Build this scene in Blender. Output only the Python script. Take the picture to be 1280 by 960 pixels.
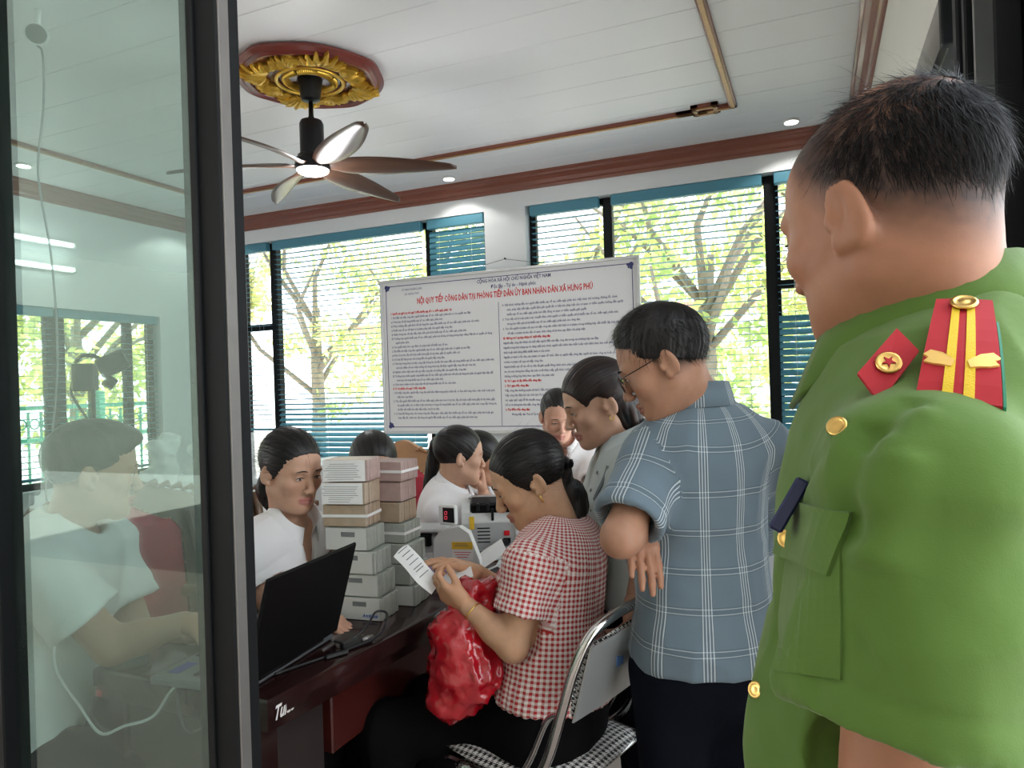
import bpy, bmesh, math, random
import numpy as np
from mathutils import Vector, Matrix

S = bpy.context.scene
COL = S.collection
for o in list(bpy.data.objects):
    bpy.data.objects.remove(o)
random.seed(7)
rng = np.random.default_rng(7)
PI = math.pi

# ------------------------------------------------------------------ camera
FPX, YAW, ROLL, CAMZ = 887.0, math.radians(23.2), 0.032, 1.40
CAM = np.array([0.0, 0.0, CAMZ])
FWD = np.array([-math.sin(YAW), math.cos(YAW), 0.0])
RGT = np.array([math.cos(YAW), math.sin(YAW), 0.0])
UPV = np.array([0.0, 0.0, 1.0])
RC = math.cos(ROLL) * RGT - math.sin(ROLL) * UPV
UC = math.sin(ROLL) * RGT + math.cos(ROLL) * UPV


def W(px, py, d):
    """world point seen at photograph pixel (px, py) at depth d metres"""
    return CAM + d * (FWD + (px - 640) / FPX * RC - (py - 480) / FPX * UC)


cam = bpy.data.cameras.new('camera')
cam.sensor_width = 36.0
cam.lens = FPX / 1280.0 * 36.0
cam.clip_start = 0.05
cam.clip_end = 200
camo = bpy.data.objects.new('camera', cam)
COL.objects.link(camo)
M3 = Matrix((RC, UC, -FWD)).transposed()
camo.matrix_world = Matrix.Translation(CAM) @ M3.to_4x4()
S.camera = camo

# ------------------------------------------------------------------ sky, sun, exposure
wd = bpy.data.worlds.new('sky')
S.world = wd
wd.use_nodes = True
wt = wd.node_tree
wt.nodes.clear()
wo = wt.nodes.new('ShaderNodeOutputWorld')
wb = wt.nodes.new('ShaderNodeBackground')
wtc = wt.nodes.new('ShaderNodeTexCoord')
wsep = wt.nodes.new('ShaderNodeSeparateXYZ')
wr = wt.nodes.new('ShaderNodeValToRGB')
wt.links.new(wtc.outputs['Generated'], wsep.inputs[0])
wt.links.new(wsep.outputs['Z'], wr.inputs[0])
wr.color_ramp.elements[0].position = 0.0
wr.color_ramp.elements[0].color = (0.96, 0.98, 1.0, 1)
wr.color_ramp.elements[1].position = 0.8
wr.color_ramp.elements[1].color = (0.80, 0.90, 1.0, 1)
wt.links.new(wr.outputs[0], wb.inputs[0])
wb.inputs[1].default_value = 4.6
wt.links.new(wb.outputs[0], wo.inputs[0])

sun = bpy.data.lights.new('sun', 'SUN')
sun.energy = 24.0
sun.angle = 0.02
sun.color = (1.0, 0.95, 0.85)
suno = bpy.data.objects.new('sun', sun)
COL.objects.link(suno)
suno.rotation_euler = Vector((0.42, -0.50, -1.15)).to_track_quat('-Z', 'Y').to_euler()

vs = S.view_settings
S.display_settings.display_device = 'sRGB'
vs.view_transform = 'Standard'
vs.look = 'None'
vs.gamma = 1.0
vs.use_curve_mapping = False
vs.exposure = 0.30
cy = S.cycles
cy.use_denoising = True
cy.max_bounces = 10
cy.diffuse_bounces = 5
cy.glossy_bounces = 4
cy.transmission_bounces = 8
cy.transparent_max_bounces = 24
cy.sample_clamp_indirect = 6.0
cy.caustics_reflective = False
cy.caustics_refractive = False


# ------------------------------------------------------------------ materials
def srgb(r, g=None, b=None):
    if g is None:
        h = r.lstrip('#')
        r, g, b = int(h[0:2], 16), int(h[2:4], 16), int(h[4:6], 16)
    f = lambda c: (c / 255) / 12.92 if c / 255 <= 0.04045 else ((c / 255 + 0.055) / 1.055) ** 2.4
    return (f(r), f(g), f(b), 1.0)


class N:
    """tiny node-tree helper"""

    def __init__(s, name):
        s.m = bpy.data.materials.new(name)
        s.m.use_nodes = True
        s.t = s.m.node_tree
        s.b = s.t.nodes['Principled BSDF']

    def n(s, typ, **kw):
        x = s.t.nodes.new('ShaderNode' + typ)
        for k, v in kw.items():
            setattr(x, k, v)
        return x

    def l(s, a, b):
        s.t.links.new(a, b)

    def math(s, op, a, b=None, c=None):
        x = s.n('Math', operation=op)
        for i, v in enumerate((a, b, c)):
            if v is None:
                continue
            if hasattr(v, 'is_linked'):
                s.l(v, x.inputs[i])
            else:
                x.inputs[i].default_value = v
        return x.outputs[0]

    def mix(s, fac, a, b):
        x = s.n('Mix', data_type='RGBA')
        for i, v in ((0, fac), (6, a), (7, b)):
            if hasattr(v, 'is_linked'):
                s.l(v, x.inputs[i])
            else:
                x.inputs[i].default_value = v
        return x.outputs[2]

    def coord(s, which='Object'):
        return s.n('TexCoord').outputs[which]

    def noise(s, scale, detail=3, vec=None, stretch=None, rough=0.5):
        v = vec if vec is not None else s.coord()
        if stretch:
            mp = s.n('Mapping')
            mp.inputs['Scale'].default_value = stretch
            s.l(v, mp.inputs[0])
            v = mp.outputs[0]
        x = s.n('TexNoise')
        x.inputs['Scale'].default_value = scale
        x.inputs['Detail'].default_value = detail
        x.inputs['Roughness'].default_value = rough
        s.l(v, x.inputs['Vector'])
        return x.outputs['Fac']

    def bump(s, h, strength=0.3, dist=0.01):
        x = s.n('Bump')
        x.inputs['Strength'].default_value = strength
        x.inputs['Distance'].default_value = dist
        s.l(h, x.inputs['Height'])
        s.l(x.outputs[0], s.b.inputs['Normal'])

    def set(s, **kw):
        for k, v in kw.items():
            s.b.inputs[k.replace('_', ' ')].default_value = v


def pmat(name, c, var=0.06, scale=20, rough=0.5, metal=0.0, bump=0.0, bscale=200, coat=0.0, stretch=None, spec=None, bdist=0.002):
    m = N(name)
    n = m.noise(scale, 3, stretch=stretch)
    a = tuple(max(0, x * (1 - var)) for x in c[:3]) + (1,)
    b = tuple(min(1, x * (1 + var)) for x in c[:3]) + (1,)
    m.l(m.mix(n, a, b), m.b.inputs['Base Color'])
    m.set(Roughness=rough, Metallic=metal)
    m.b.inputs['Coat Weight'].default_value = coat
    m.b.inputs['Coat Roughness'].default_value = 0.08
    if spec is not None:
        m.b.inputs['Specular IOR Level'].default_value = spec
    if bump:
        m.bump(m.noise(bscale, 2), bump, bdist)
    return m.m


def emat(name, c, strength):
    m = N(name)
    m.set(Base_Color=c, Emission_Color=c, Emission_Strength=strength)
    return m.m


def glassmat(name, tint, refl=1.0, haze=0.0, hazecol=(0.75, 0.82, 0.8, 1)):
    m = N(name)
    t = m.t
    tr = m.n('BsdfTransparent')
    tr.inputs[0].default_value = tint
    gl = m.n('BsdfGlossy')
    gl.inputs['Roughness'].default_value = 0.0
    fr = m.n('Fresnel')
    fr.inputs[0].default_value = 1.45
    mx = m.n('MixShader')
    m.l(m.math('MULTIPLY', fr.outputs[0], refl), mx.inputs[0])
    m.l(tr.outputs[0], mx.inputs[1])
    m.l(gl.outputs[0], mx.inputs[2])
    last = mx
    if haze:
        df = m.n('BsdfDiffuse')
        df.inputs[0].default_value = hazecol
        tl = m.n('BsdfTranslucent')
        tl.inputs[0].default_value = hazecol
        ad = m.n('MixShader')
        ad.inputs[0].default_value = 0.4
        m.l(df.outputs[0], ad.inputs[1])
        m.l(tl.outputs[0], ad.inputs[2])
        n1 = m.noise(3.2, 4)
        n2 = m.noise(38, 3, stretch=(1, 1, 0.35))
        p = m.math('POWER', m.math('MULTIPLY', n1, 1.35), 2.2)
        q = m.math('MULTIPLY', m.math('GREATER_THAN', n2, 0.66), 0.35)
        f = m.math('MULTIPLY', m.math('ADD', m.math('ADD', p, q), 0.30), haze)
        m2 = m.n('MixShader')
        m.l(f, m2.inputs[0])
        m.l(mx.outputs[0], m2.inputs[1])
        m.l(ad.outputs[0], m2.inputs[2])
        last = m2
    m.l(last.outputs[0], t.nodes['Material Output'].inputs[0])
    return m.m


# ------------------------------------------------------------------ mesh helpers
def link_mesh(name, v, f, m=None, parent=None, loc=None, smooth=False, col=None, uv=None, fm=None):
    """v: (n,3) points in world space (or local space of the parent when loc is None); f: list of faces or (m,4) array"""
    me = bpy.data.meshes.new(name)
    v = np.asarray(v, dtype=np.float32)
    if loc is not None:
        v = v - np.asarray(loc, dtype=np.float32)
    if isinstance(f, np.ndarray):
        nf, k = f.shape
        me.vertices.add(len(v))
        me.vertices.foreach_set('co', v.ravel())
        me.loops.add(nf * k)
        me.loops.foreach_set('vertex_index', f.astype(np.int32).ravel())
        me.polygons.add(nf)
        me.polygons.foreach_set('loop_start', np.arange(0, nf * k, k, dtype=np.int32))
        try:
            me.polygons.foreach_set('loop_total', np.full(nf, k, dtype=np.int32))
        except Exception:
            pass
        me.update(calc_edges=True)
        me.validate()
    else:
        me.from_pydata([tuple(map(float, p)) for p in v], [], [tuple(map(int, q)) for q in f])
        me.update()
    ms = m if isinstance(m, (list, tuple)) else [m]
    for x in ms:
        if x is not None:
            me.materials.append(x)
    if fm is not None and len(fm) == len(me.polygons):
        me.polygons.foreach_set('material_index', np.asarray(fm, dtype=np.int32))
    if smooth:
        me.polygons.foreach_set('use_smooth', np.ones(len(me.polygons), dtype=bool))
    if col is not None and len(col) == len(me.vertices):
        a = me.attributes.new('col', 'FLOAT_COLOR', 'POINT')
        a.data.foreach_set('color', np.asarray(col, dtype=np.float32).ravel())
    if uv is not None:
        li = np.empty(len(me.loops), dtype=np.int32)
        me.loops.foreach_get('vertex_index', li)
        lu = uv[li].astype(np.float32)
        if isinstance(f, np.ndarray) and f.shape[1] == 4 and len(li) == f.size:
            q = lu.reshape(-1, 4, 2)
            ref = q[:, :1, 0]
            per = uv_period
            q[:, :, 0] -= np.round((q[:, :, 0] - ref) / per) * per
            lu = q.reshape(-1, 2)
        l = me.uv_layers.new(name='UVMap')
        l.data.foreach_set('uv', lu.ravel())
    o = bpy.data.objects.new(name, me)
    COL.objects.link(o)
    if parent is not None:
        o.parent = parent
    return o


uv_period = 1.0


class MB:
    """collects shapes into one mesh"""

    def __init__(s):
        s.v, s.f, s.m = [], [], []

    def add(s, v, f, mi=0):
        o = len(s.v)
        s.v += [tuple(map(float, p)) for p in v]
        s.f += [tuple(i + o for i in q) for q in f]
        s.m += [mi] * len(f)
        return s

    def box(s, c, d, rz=0.0, bev=0.0, mi=0, R=None):
        """box of centre c, size d; bev chamfers all edges"""
        hx, hy, hz = d[0] / 2, d[1] / 2, d[2] / 2
        if bev <= 0:
            p = [(x, y, z) for x in (-hx, hx) for y in (-hy, hy) for z in (-hz, hz)]
            f = [(0, 1, 3, 2), (4, 6, 7, 5), (0, 4, 5, 1), (2, 3, 7, 6), (0, 2, 6, 4), (1, 5, 7, 3)]
        else:
            b = min(bev, hx * .9, hy * .9, hz * .9)
            p, ix = [], {}
            for sx in (-1, 1):
                for sy in (-1, 1):
                    for sz in (-1, 1):
                        for a in range(3):
                            q = [sx * (hx - b), sy * (hy - b), sz * (hz - b)]
                            q[a] = (sx * hx, sy * hy, sz * hz)[a]
                            ix[(sx, sy, sz, a)] = len(p)
                            p.append(tuple(q))
            f = []
            for sx in (-1, 1):
                f.append([ix[(sx, y, z, 0)] for y, z in ((-1, -1), (1, -1), (1, 1), (-1, 1))][::sx])
                f.append([ix[(x, sx, z, 1)] for x, z in ((-1, -1), (-1, 1), (1, 1), (1, -1))][::sx])
                f.append([ix[(x, y, sx, 2)] for x, y in ((-1, -1), (1, -1), (1, 1), (-1, 1))][::sx])
            for a in (-1, 1):
                for c2 in (-1, 1):
                    g = a * c2
                    f.append([ix[(-1, a, c2, 1)], ix[(1, a, c2, 1)], ix[(1, a, c2, 2)], ix[(-1, a, c2, 2)]][::g])
                    f.append([ix[(a, -1, c2, 2)], ix[(a, 1, c2, 2)], ix[(a, 1, c2, 0)], ix[(a, -1, c2, 0)]][::g])
                    f.append([ix[(a, c2, -1, 0)], ix[(a, c2, 1, 0)], ix[(a, c2, 1, 1)], ix[(a, c2, -1, 1)]][::g])
                    for e in (-1, 1):
                        t = [ix[(a, c2, e, 0)], ix[(a, c2, e, 1)], ix[(a, c2, e, 2)]]
                        f.append(t if a * c2 * e > 0 else t[::-1])
        if R is None:
            cr, sr = math.cos(rz), math.sin(rz)
            q = [(c[0] + x * cr - y * sr, c[1] + x * sr + y * cr, c[2] + z) for x, y, z in p]
        else:
            R = np.asarray(R)
            q = [np.asarray(c) + R @ np.array(t) for t in p]
        return s.add(q, f, mi)

    def tube(s, pts, r, seg=8, mi=0, closed=False, flat=1.0, cap=True):
        P = [np.array(p, float) for p in pts]
        n = len(P)
        rr = r if hasattr(r, '__len__') else [r] * n
        tang = []
        for i in range(n):
            a = P[(i - 1) % n] if closed or i > 0 else P[i]
            b = P[(i + 1) % n] if closed or i < n - 1 else P[i]
            t = b - a
            tang.append(t / (np.linalg.norm(t) + 1e-12))
        up = np.array([0, 0, 1.0]) if abs(tang[0][2]) < .9 else np.array([1.0, 0, 0])
        u = np.cross(tang[0], up)
        u /= np.linalg.norm(u)
        v = []
        for i in range(n):
            u = u - tang[i] * np.dot(u, tang[i])
            u /= np.linalg.norm(u) + 1e-12
            w = np.cross(tang[i], u)
            for k in range(seg):
                a = 2 * PI * k / seg
                v.append(P[i] + rr[i] * (math.cos(a) * u + flat * math.sin(a) * w))
        f = []
        for i in range(n if closed else n - 1):
            j = (i + 1) % n
            for k in range(seg):
                l = (k + 1) % seg
                f.append((i * seg + k, i * seg + l, j * seg + l, j * seg + k))
        if not closed and cap:
            f.append(tuple(range(seg))[::-1])
            f.append(tuple((n - 1) * seg + k for k in range(seg)))
        return s.add(v, f, mi)

    def lathe(s, prof, c=(0, 0, 0), seg=24, mi=0, R=None, lobes=0, amp=0.0):
        """prof: list of (radius, z) from bottom to top"""
        v, f = [], []
        for r, z in prof:
            for k in range(seg):
                a = 2 * PI * k / seg
                rr = r * (1 + amp * math.cos(lobes * a)) if lobes else r
                p = np.array((rr * math.cos(a), rr * math.sin(a), z))
                if R is not None:
                    p = np.asarray(R) @ p
                v.append(p + np.asarray(c))
        for i in range(len(prof) - 1):
            for k in range(seg):
                l = (k + 1) % seg
                f.append((i * seg + k, i * seg + l, (i + 1) * seg + l, (i + 1) * seg + k))
        f.append(tuple(range(seg))[::-1])
        f.append(tuple((len(prof) - 1) * seg + k for k in range(seg)))
        return s.add(v, f, mi)

    def prism(s, outline, a, b, mi=0):
        """outline: list of 2-tuples mapped by function a(p), b(p) to the two end faces"""
        n = len(outline)
        v = [a(p) for p in outline] + [b(p) for p in outline]
        f = [tuple(range(n))[::-1], tuple(range(n, 2 * n))]
        for i in range(n):
            j = (i + 1) % n
            f.append((i, j, n + j, n + i))
        return s.add(v, f, mi)

    def build(s, name, m=None, parent=None, loc=None, smooth=False, auto=None):
        o = link_mesh(name, np.array(s.v), s.f, m, parent, loc, smooth, fm=s.m)
        bm = bmesh.new()
        bm.from_mesh(o.data)
        bmesh.ops.recalc_face_normals(bm, faces=bm.faces)
        if auto:
            for e in bm.edges:
                if len(e.link_faces) == 2 and e.calc_face_angle(0) > auto:
                    e.smooth = False
            for q in bm.faces:
                q.smooth = True
        bm.to_mesh(o.data)
        bm.free()
        return o


def empty(name, loc, label=None, cat=None, group=None):
    o = bpy.data.objects.new(name, None)
    o.empty_display_size = 0.1
    COL.objects.link(o)
    o.location = tuple(map(float, loc))
    return tag(o, label, cat, group)


def tag(o, label=None, cat=None, group=None, kind=None):
    for k, x in (('label', label), ('category', cat), ('group', group), ('kind', kind)):
        if x:
            o[k] = x
    return o


def struct(o, label=None, cat=None):
    return tag(o, label, cat, kind='structure')


def copy_tree(o, parent=None):
    c = o.copy()
    COL.objects.link(c)
    if parent is not None:
        c.parent = parent
    for ch in list(o.children):
        copy_tree(ch, c)
    return c


def bez(pts, n=24):
    """Catmull-Rom through pts"""
    P = [np.array(p, float) for p in pts]
    P = [2 * P[0] - P[1]] + P + [2 * P[-1] - P[-2]]
    out = []
    m = len(P) - 3
    for i in range(m):
        for k in range(max(2, n // m)):
            t = k / max(2, n // m)
            a, b, c, d = P[i:i + 4]
            out.append(.5 * (2 * b + (c - a) * t + (2 * a - 5 * b + 4 * c - d) * t * t + (3 * b - a - 3 * c + d) * t ** 3))
    out.append(P[-2])
    return out


def text_mesh(body, size, m, name, R, loc, parent=None, align='LEFT', width=None, bold=0.0, shear=0.0, res=2):
    cu = bpy.data.curves.new('text', 'FONT')
    cu.body = body
    cu.size = size
    cu.align_x = align
    cu.resolution_u = res
    cu.offset = bold
    cu.shear = shear
    t = bpy.data.objects.new('text', cu)
    COL.objects.link(t)
    dg = bpy.context.evaluated_depsgraph_get()
    dg.update()
    me = bpy.data.meshes.new_from_object(t.evaluated_get(dg))
    bpy.data.objects.remove(t)
    v = np.empty(len(me.vertices) * 3, dtype=np.float32)
    me.vertices.foreach_get('co', v)
    v = v.reshape(-1, 3)
    if width and len(v):
        w = v[:, 0].max() - v[:, 0].min()
        v[:, 0] *= width / w
    fs = [tuple(p.vertices) for p in me.polygons]
    bpy.data.meshes.remove(me)
    v = v @ np.asarray(R, dtype=np.float32).T + np.asarray(loc, dtype=np.float32)
    return v, fs
# ------------------------------------------------------------------ signed-distance modelling for bodies, hair and cloth
def nrm(v):
    v = np.asarray(v, float)
    return v / (np.linalg.norm(v) + 1e-12)


def C(a, b, ra, rb=None, k=.03, side=None, flat=1.0, op='u', clip=None):
    """round cone from a to b; side = wide axis, flat = depth/width"""
    return dict(t='c', a=np.array(a, float), b=np.array(b, float), ra=ra, rb=ra if rb is None else rb, k=k, side=side, flat=flat, op=op, clip=clip)


def E(c, r, R=None, k=.03, op='u', clip=None):
    """ellipsoid"""
    r = (r, r, r) if not hasattr(r, '__len__') else r
    return dict(t='e', c=np.array(c, float), r=np.array(r, float), R=R, k=k, op=op, clip=clip)


def p_bounds(p):
    if p['t'] == 'c':
        r = max(p['ra'], p['rb'])
        return np.minimum(p['a'], p['b']) - r, np.maximum(p['a'], p['b']) + r
    r = p['r'].max() if p['R'] is not None else p['r']
    return p['c'] - r, p['c'] + r


def p_dist(p, X, Y, Z):
    if p['t'] == 'c':
        a, b = p['a'], p['b']
        ax = b - a
        L = np.linalg.norm(ax) + 1e-9
        t = ax / L
        px, py, pz = X - a[0], Y - a[1], Z - a[2]
        h = px * t[0] + py * t[1] + pz * t[2]
        hc = np.clip(h, 0, L)
        r = p['ra'] + (p['rb'] - p['ra']) * (hc / L)
        if p['side'] is None or p['flat'] == 1.0:
            qx, qy, qz = px - hc * t[0], py - hc * t[1], pz - hc * t[2]
            d = np.sqrt(qx * qx + qy * qy + qz * qz) - r
        else:
            s = np.asarray(p['side'], float)
            s = nrm(s - t * np.dot(s, t))
            q = np.cross(t, s)
            u = px * s[0] + py * s[1] + pz * s[2]
            w = (px * q[0] + py * q[1] + pz * q[2]) / p['flat']
            e = h - hc
            d = (np.sqrt(u * u + w * w + e * e) - r) * (0.5 + 0.5 * min(1.0, p['flat']))
    else:
        x, y, z = X - p['c'][0], Y - p['c'][1], Z - p['c'][2]
        if p['R'] is not None:
            R = p['R']
            x, y, z = (R[0, 0] * x + R[1, 0] * y + R[2, 0] * z, R[0, 1] * x + R[1, 1] * y + R[2, 1] * z, R[0, 2] * x + R[1, 2] * y + R[2, 2] * z)
        r = p['r']
        k0 = np.sqrt((x / r[0]) ** 2 + (y / r[1]) ** 2 + (z / r[2]) ** 2)
        k1 = np.sqrt((x / r[0] ** 2) ** 2 + (y / r[1] ** 2) ** 2 + (z / r[2] ** 2) ** 2) + 1e-9
        d = k0 * (k0 - 1) / k1
    if p['clip']:
        for c, n in p['clip']:
            n = nrm(n)
            d = np.maximum(d, (X - c[0]) * n[0] + (Y - c[1]) * n[1] + (Z - c[2]) * n[2])
    return d


def sdf_mesh(prims, h, bounds=None, smooth=1, clip=None, keep=False):
    """surface nets of the blended primitives at cell size h; returns verts, quads"""
    if bounds is None:
        lo = np.min([p_bounds(p)[0] for p in prims if p['op'] == 'u'], 0) - 3 * h
        hi = np.max([p_bounds(p)[1] for p in prims if p['op'] == 'u'], 0) + 3 * h
    else:
        lo, hi = np.array(bounds[0], float), np.array(bounds[1], float)
    n = np.ceil((hi - lo) / h).astype(int) + 1
    ax = [(lo[i] + h * np.arange(n[i])).astype(np.float32) for i in range(3)]
    F = np.full(tuple(n), 0.5, dtype=np.float32)
    for p in prims:
        a, b = p_bounds(p)
        pad = p['k'] + 2.5 * h
        i0 = np.clip(np.floor((a - pad - lo) / h).astype(int), 0, n)
        i1 = np.clip(np.ceil((b + pad - lo) / h).astype(int) + 1, 0, n)
        if (i1 <= i0).any():
            continue
        sl = tuple(slice(i0[i], i1[i]) for i in range(3))
        X = ax[0][sl[0]][:, None, None]
        Y = ax[1][sl[1]][None, :, None]
        Z = ax[2][sl[2]][None, None, :]
        d = p_dist(p, X, Y, Z).astype(np.float32)
        G = F[sl]
        k = max(p['k'], 1e-4)
        if p['op'] == 'u':
            hh = np.maximum(k - np.abs(G - d), 0) / k
            F[sl] = np.minimum(G, d) - hh * hh * k * .25
        elif p['op'] == 's':
            d = -d
            hh = np.maximum(k - np.abs(G - d), 0) / k
            F[sl] = np.maximum(G, d) + hh * hh * k * .25
    if clip:
        for c, nn in clip:
            nn = nrm(nn)
            F = np.maximum(F, ((ax[0][:, None, None] - c[0]) * nn[0] + (ax[1][None, :, None] - c[1]) * nn[1] + (ax[2][None, None, :] - c[2]) * nn[2]).astype(np.float32))
    F[0], F[-1] = .1, .1
    F[:, 0], F[:, -1] = .1, .1
    F[:, :, 0], F[:, :, -1] = .1, .1
    ins = F < 0
    c = np.zeros(tuple(n - 1), dtype=np.int8)
    for i in (0, 1):
        for j in (0, 1):
            for k in (0, 1):
                c += ins[i:n[0] - 1 + i, j:n[1] - 1 + j, k:n[2] - 1 + k]
    I, J, K = np.nonzero((c > 0) & (c < 8))
    nv = len(I)
    val = {}
    for i in (0, 1):
        for j in (0, 1):
            for k in (0, 1):
                val[(i, j, k)] = F[I + i, J + j, K + k].astype(np.float64)
    acc = np.zeros((nv, 3))
    cnt = np.zeros(nv)
    for axn in range(3):
        for u in (0, 1):
            for w in (0, 1):
                o = [0, 0, 0]
                oth = [q for q in range(3) if q != axn]
                o[oth[0]], o[oth[1]] = u, w
                a = val[tuple(o)]
                o2 = list(o)
                o2[axn] = 1
                b = val[tuple(o2)]
                m = (a < 0) != (b < 0)
                t = np.where(m, a / np.where(m, a - b, 1), 0)
                for q in range(3):
                    acc[:, q] += np.where(m, (t if q == axn else o[q]), 0)
                cnt += m
    V = np.stack([I, J, K], 1) + acc / cnt[:, None]
    V = lo + h * V
    vid = np.full(tuple(n - 1), -1, dtype=np.int32)
    vid[I, J, K] = np.arange(nv)
    Q = []
    # x edges
    A = ins[:-1, 1:-1, 1:-1]
    B = ins[1:, 1:-1, 1:-1]
    i, j, k = np.nonzero(A != B)
    j, k = j + 1, k + 1
    q = np.stack([vid[i, j - 1, k - 1], vid[i, j, k - 1], vid[i, j, k], vid[i, j - 1, k]], 1)
    s = ins[i, j, k]
    q[~s] = q[~s][:, ::-1]
    Q.append(q)
    A = ins[1:-1, :-1, 1:-1]
    B = ins[1:-1, 1:, 1:-1]
    i, j, k = np.nonzero(A != B)
    i, k = i + 1, k + 1
    q = np.stack([vid[i - 1, j, k - 1], vid[i - 1, j, k], vid[i, j, k], vid[i, j, k - 1]], 1)
    s = ins[i, j, k]
    q[~s] = q[~s][:, ::-1]
    Q.append(q)
    A = ins[1:-1, 1:-1, :-1]
    B = ins[1:-1, 1:-1, 1:]
    i, j, k = np.nonzero(A != B)
    i, j = i + 1, j + 1
    q = np.stack([vid[i - 1, j - 1, k], vid[i, j - 1, k], vid[i, j, k], vid[i - 1, j, k]], 1)
    s = ins[i, j, k]
    q[~s] = q[~s][:, ::-1]
    Q.append(q)
    Q = np.concatenate(Q)
    if keep:
        V, Q = largest(V, Q)
    for _ in range(smooth):
        V = lap(V, Q, .5)
    return V, Q


def largest(V, Q):
    """only the biggest connected piece"""
    lab = np.arange(len(V))
    while True:
        m = lab[Q].min(1)
        new = lab.copy()
        for k in range(4):
            np.minimum.at(new, Q[:, k], m)
        new = new[new]
        if (new == lab).all():
            break
        lab = new
    u, c = np.unique(lab, return_counts=True)
    ok = lab == u[c.argmax()]
    ren = np.cumsum(ok) - 1
    return V[ok], ren[Q[ok[Q].all(1)]]


def lap(V, Q, f):
    s = np.zeros_like(V)
    c = np.zeros(len(V))
    for a, b in ((0, 1), (1, 2), (2, 3), (3, 0)):
        for p, q in ((a, b), (b, a)):
            for x in range(3):
                s[:, x] += np.bincount(Q[:, p], V[Q[:, q], x], len(V))
            c += np.bincount(Q[:, p], minlength=len(V))
    return V + f * (s / np.maximum(c, 1)[:, None] - V)


def vnormals(V, Q):
    n = np.cross(V[Q[:, 2]] - V[Q[:, 0]], V[Q[:, 3]] - V[Q[:, 1]])
    o = np.zeros_like(V)
    for k in range(4):
        for x in range(3):
            o[:, x] += np.bincount(Q[:, k], n[:, x], len(V))
    return o / (np.linalg.norm(o, axis=1, keepdims=True) + 1e-12)


_lat = np.random.default_rng(3).random((32, 32, 32))


def vnoise(P):
    P = np.asarray(P, float)
    i = np.floor(P).astype(int)
    f = P - i
    f = f * f * (3 - 2 * f)
    out = np.zeros(len(P))
    for a in (0, 1):
        for b in (0, 1):
            for c in (0, 1):
                w = (f[:, 0] if a else 1 - f[:, 0]) * (f[:, 1] if b else 1 - f[:, 1]) * (f[:, 2] if c else 1 - f[:, 2])
                out += w * _lat[(i[:, 0] + a) % 32, (i[:, 1] + b) % 32, (i[:, 2] + c) % 32]
    return out


def folds(V, Nn, amp, fx=11.0, fz=5.0, seed=0.0):
    """soft ridged cloth folds, longer along the vertical than across"""
    P = V * np.array([fx, fx, fz]) + seed
    a = 1 - np.abs(2 * vnoise(P) - 1)
    b = 1 - np.abs(2 * vnoise(V * np.array([fx * .6, fx * .6, fx * .9]) + seed + 9.3) - 1)
    c = vnoise(V * 34 + seed)
    d = (a ** 2 - .45) * .65 + (b ** 2 - .45) * .5 + (c - .5) * .16
    return V + Nn * (amp * d)[:, None]


def crease(V, Nn, a, b, depth, width):
    """groove (depth<0) or ridge along segment a-b"""
    a, b = np.asarray(a, float), np.asarray(b, float)
    ab = b - a
    t = np.clip(((V - a) @ ab) / (ab @ ab), 0, 1)
    d = np.linalg.norm(V - a - t[:, None] * ab, axis=1)
    return V + Nn * (depth * np.exp(-(d / width) ** 2) * np.clip(np.sin(PI * np.clip(t, .02, .98)) * 3, 0, 1))[:, None]


def merge(parts):
    """join several (verts, quads, colours)"""
    o, V, Q, K = 0, [], [], []
    for v, q, c in parts:
        V.append(v)
        Q.append(q + o)
        K.append(c)
        o += len(v)
    return np.concatenate(V), np.concatenate(Q), np.concatenate(K)


def frame(f, up=(0, 0, 1)):
    """3x3 with columns right, forward, up"""
    f = nrm(f)
    r = nrm(np.cross(f, up))
    u = np.cross(r, f)
    return np.stack([r, f, u], 1)


def rotm(axis, ang):
    return np.array(Matrix.Rotation(ang, 3, Vector(tuple(axis))))
# ------------------------------------------------------------------ the room
M = {}
M['wall'] = pmat('white_wall_paint', (0.74, 0.77, 0.79, 1), .03, 3, .75, bump=.08, bscale=90)
M['ceil'] = pmat('white_ceiling_panel', (0.80, 0.81, 0.83, 1), .02, 2, .42, spec=.35)
M['trim'] = pmat('red_brown_trim', (0.20, 0.058, 0.034, 1), .30, 8, .38, stretch=(8, 8, 60), coat=.2)
M['trimgold'] = pmat('gilt_trim_face', (0.45, 0.25, 0.10, 1), .25, 60, .4, .25)
M['black'] = pmat('black_aluminium', (0.008, 0.009, 0.010, 1), .15, 30, .5, .0, spec=.18)
M['greyalu'] = pmat('grey_aluminium_edge', (0.22, 0.21, 0.20, 1), .1, 30, .4, .6)
bl_ = N('blue_blind_slat')
bl_.l(bl_.mix(bl_.noise(12), (.115, .345, .455, 1), (.135, .380, .495, 1)), bl_.b.inputs['Base Color'])
bl_.set(Roughness=.42)
t_ = bl_.n('BsdfTranslucent')
t_.inputs[0].default_value = (.12, .42, .55, 1)
x_ = bl_.n('MixShader')
x_.inputs[0].default_value = .30
bl_.l(bl_.b.outputs[0], x_.inputs[1])
bl_.l(t_.outputs[0], x_.inputs[2])
bl_.l(x_.outputs[0], bl_.t.nodes['Material Output'].inputs[0])
M['blue'] = bl_.m
M['cord'] = pmat('pale_cord', (0.60, 0.66, 0.68, 1), .05, 90, .8)
M['floor'] = pmat('beige_floor_tile', (0.42, 0.34, 0.30, 1), .1, 3, .28)
M['winglass'] = glassmat('window_glass', (.97, .985, .98, 1), .8)
M['doorglass'] = glassmat('dusty_door_glass', (.80, .915, .875, 1), .42, .03, (.50, .62, .57, 1))

X0, X1, YB, YF, ZC = -5.83, .34, 5.57, .90, 3.15

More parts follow.
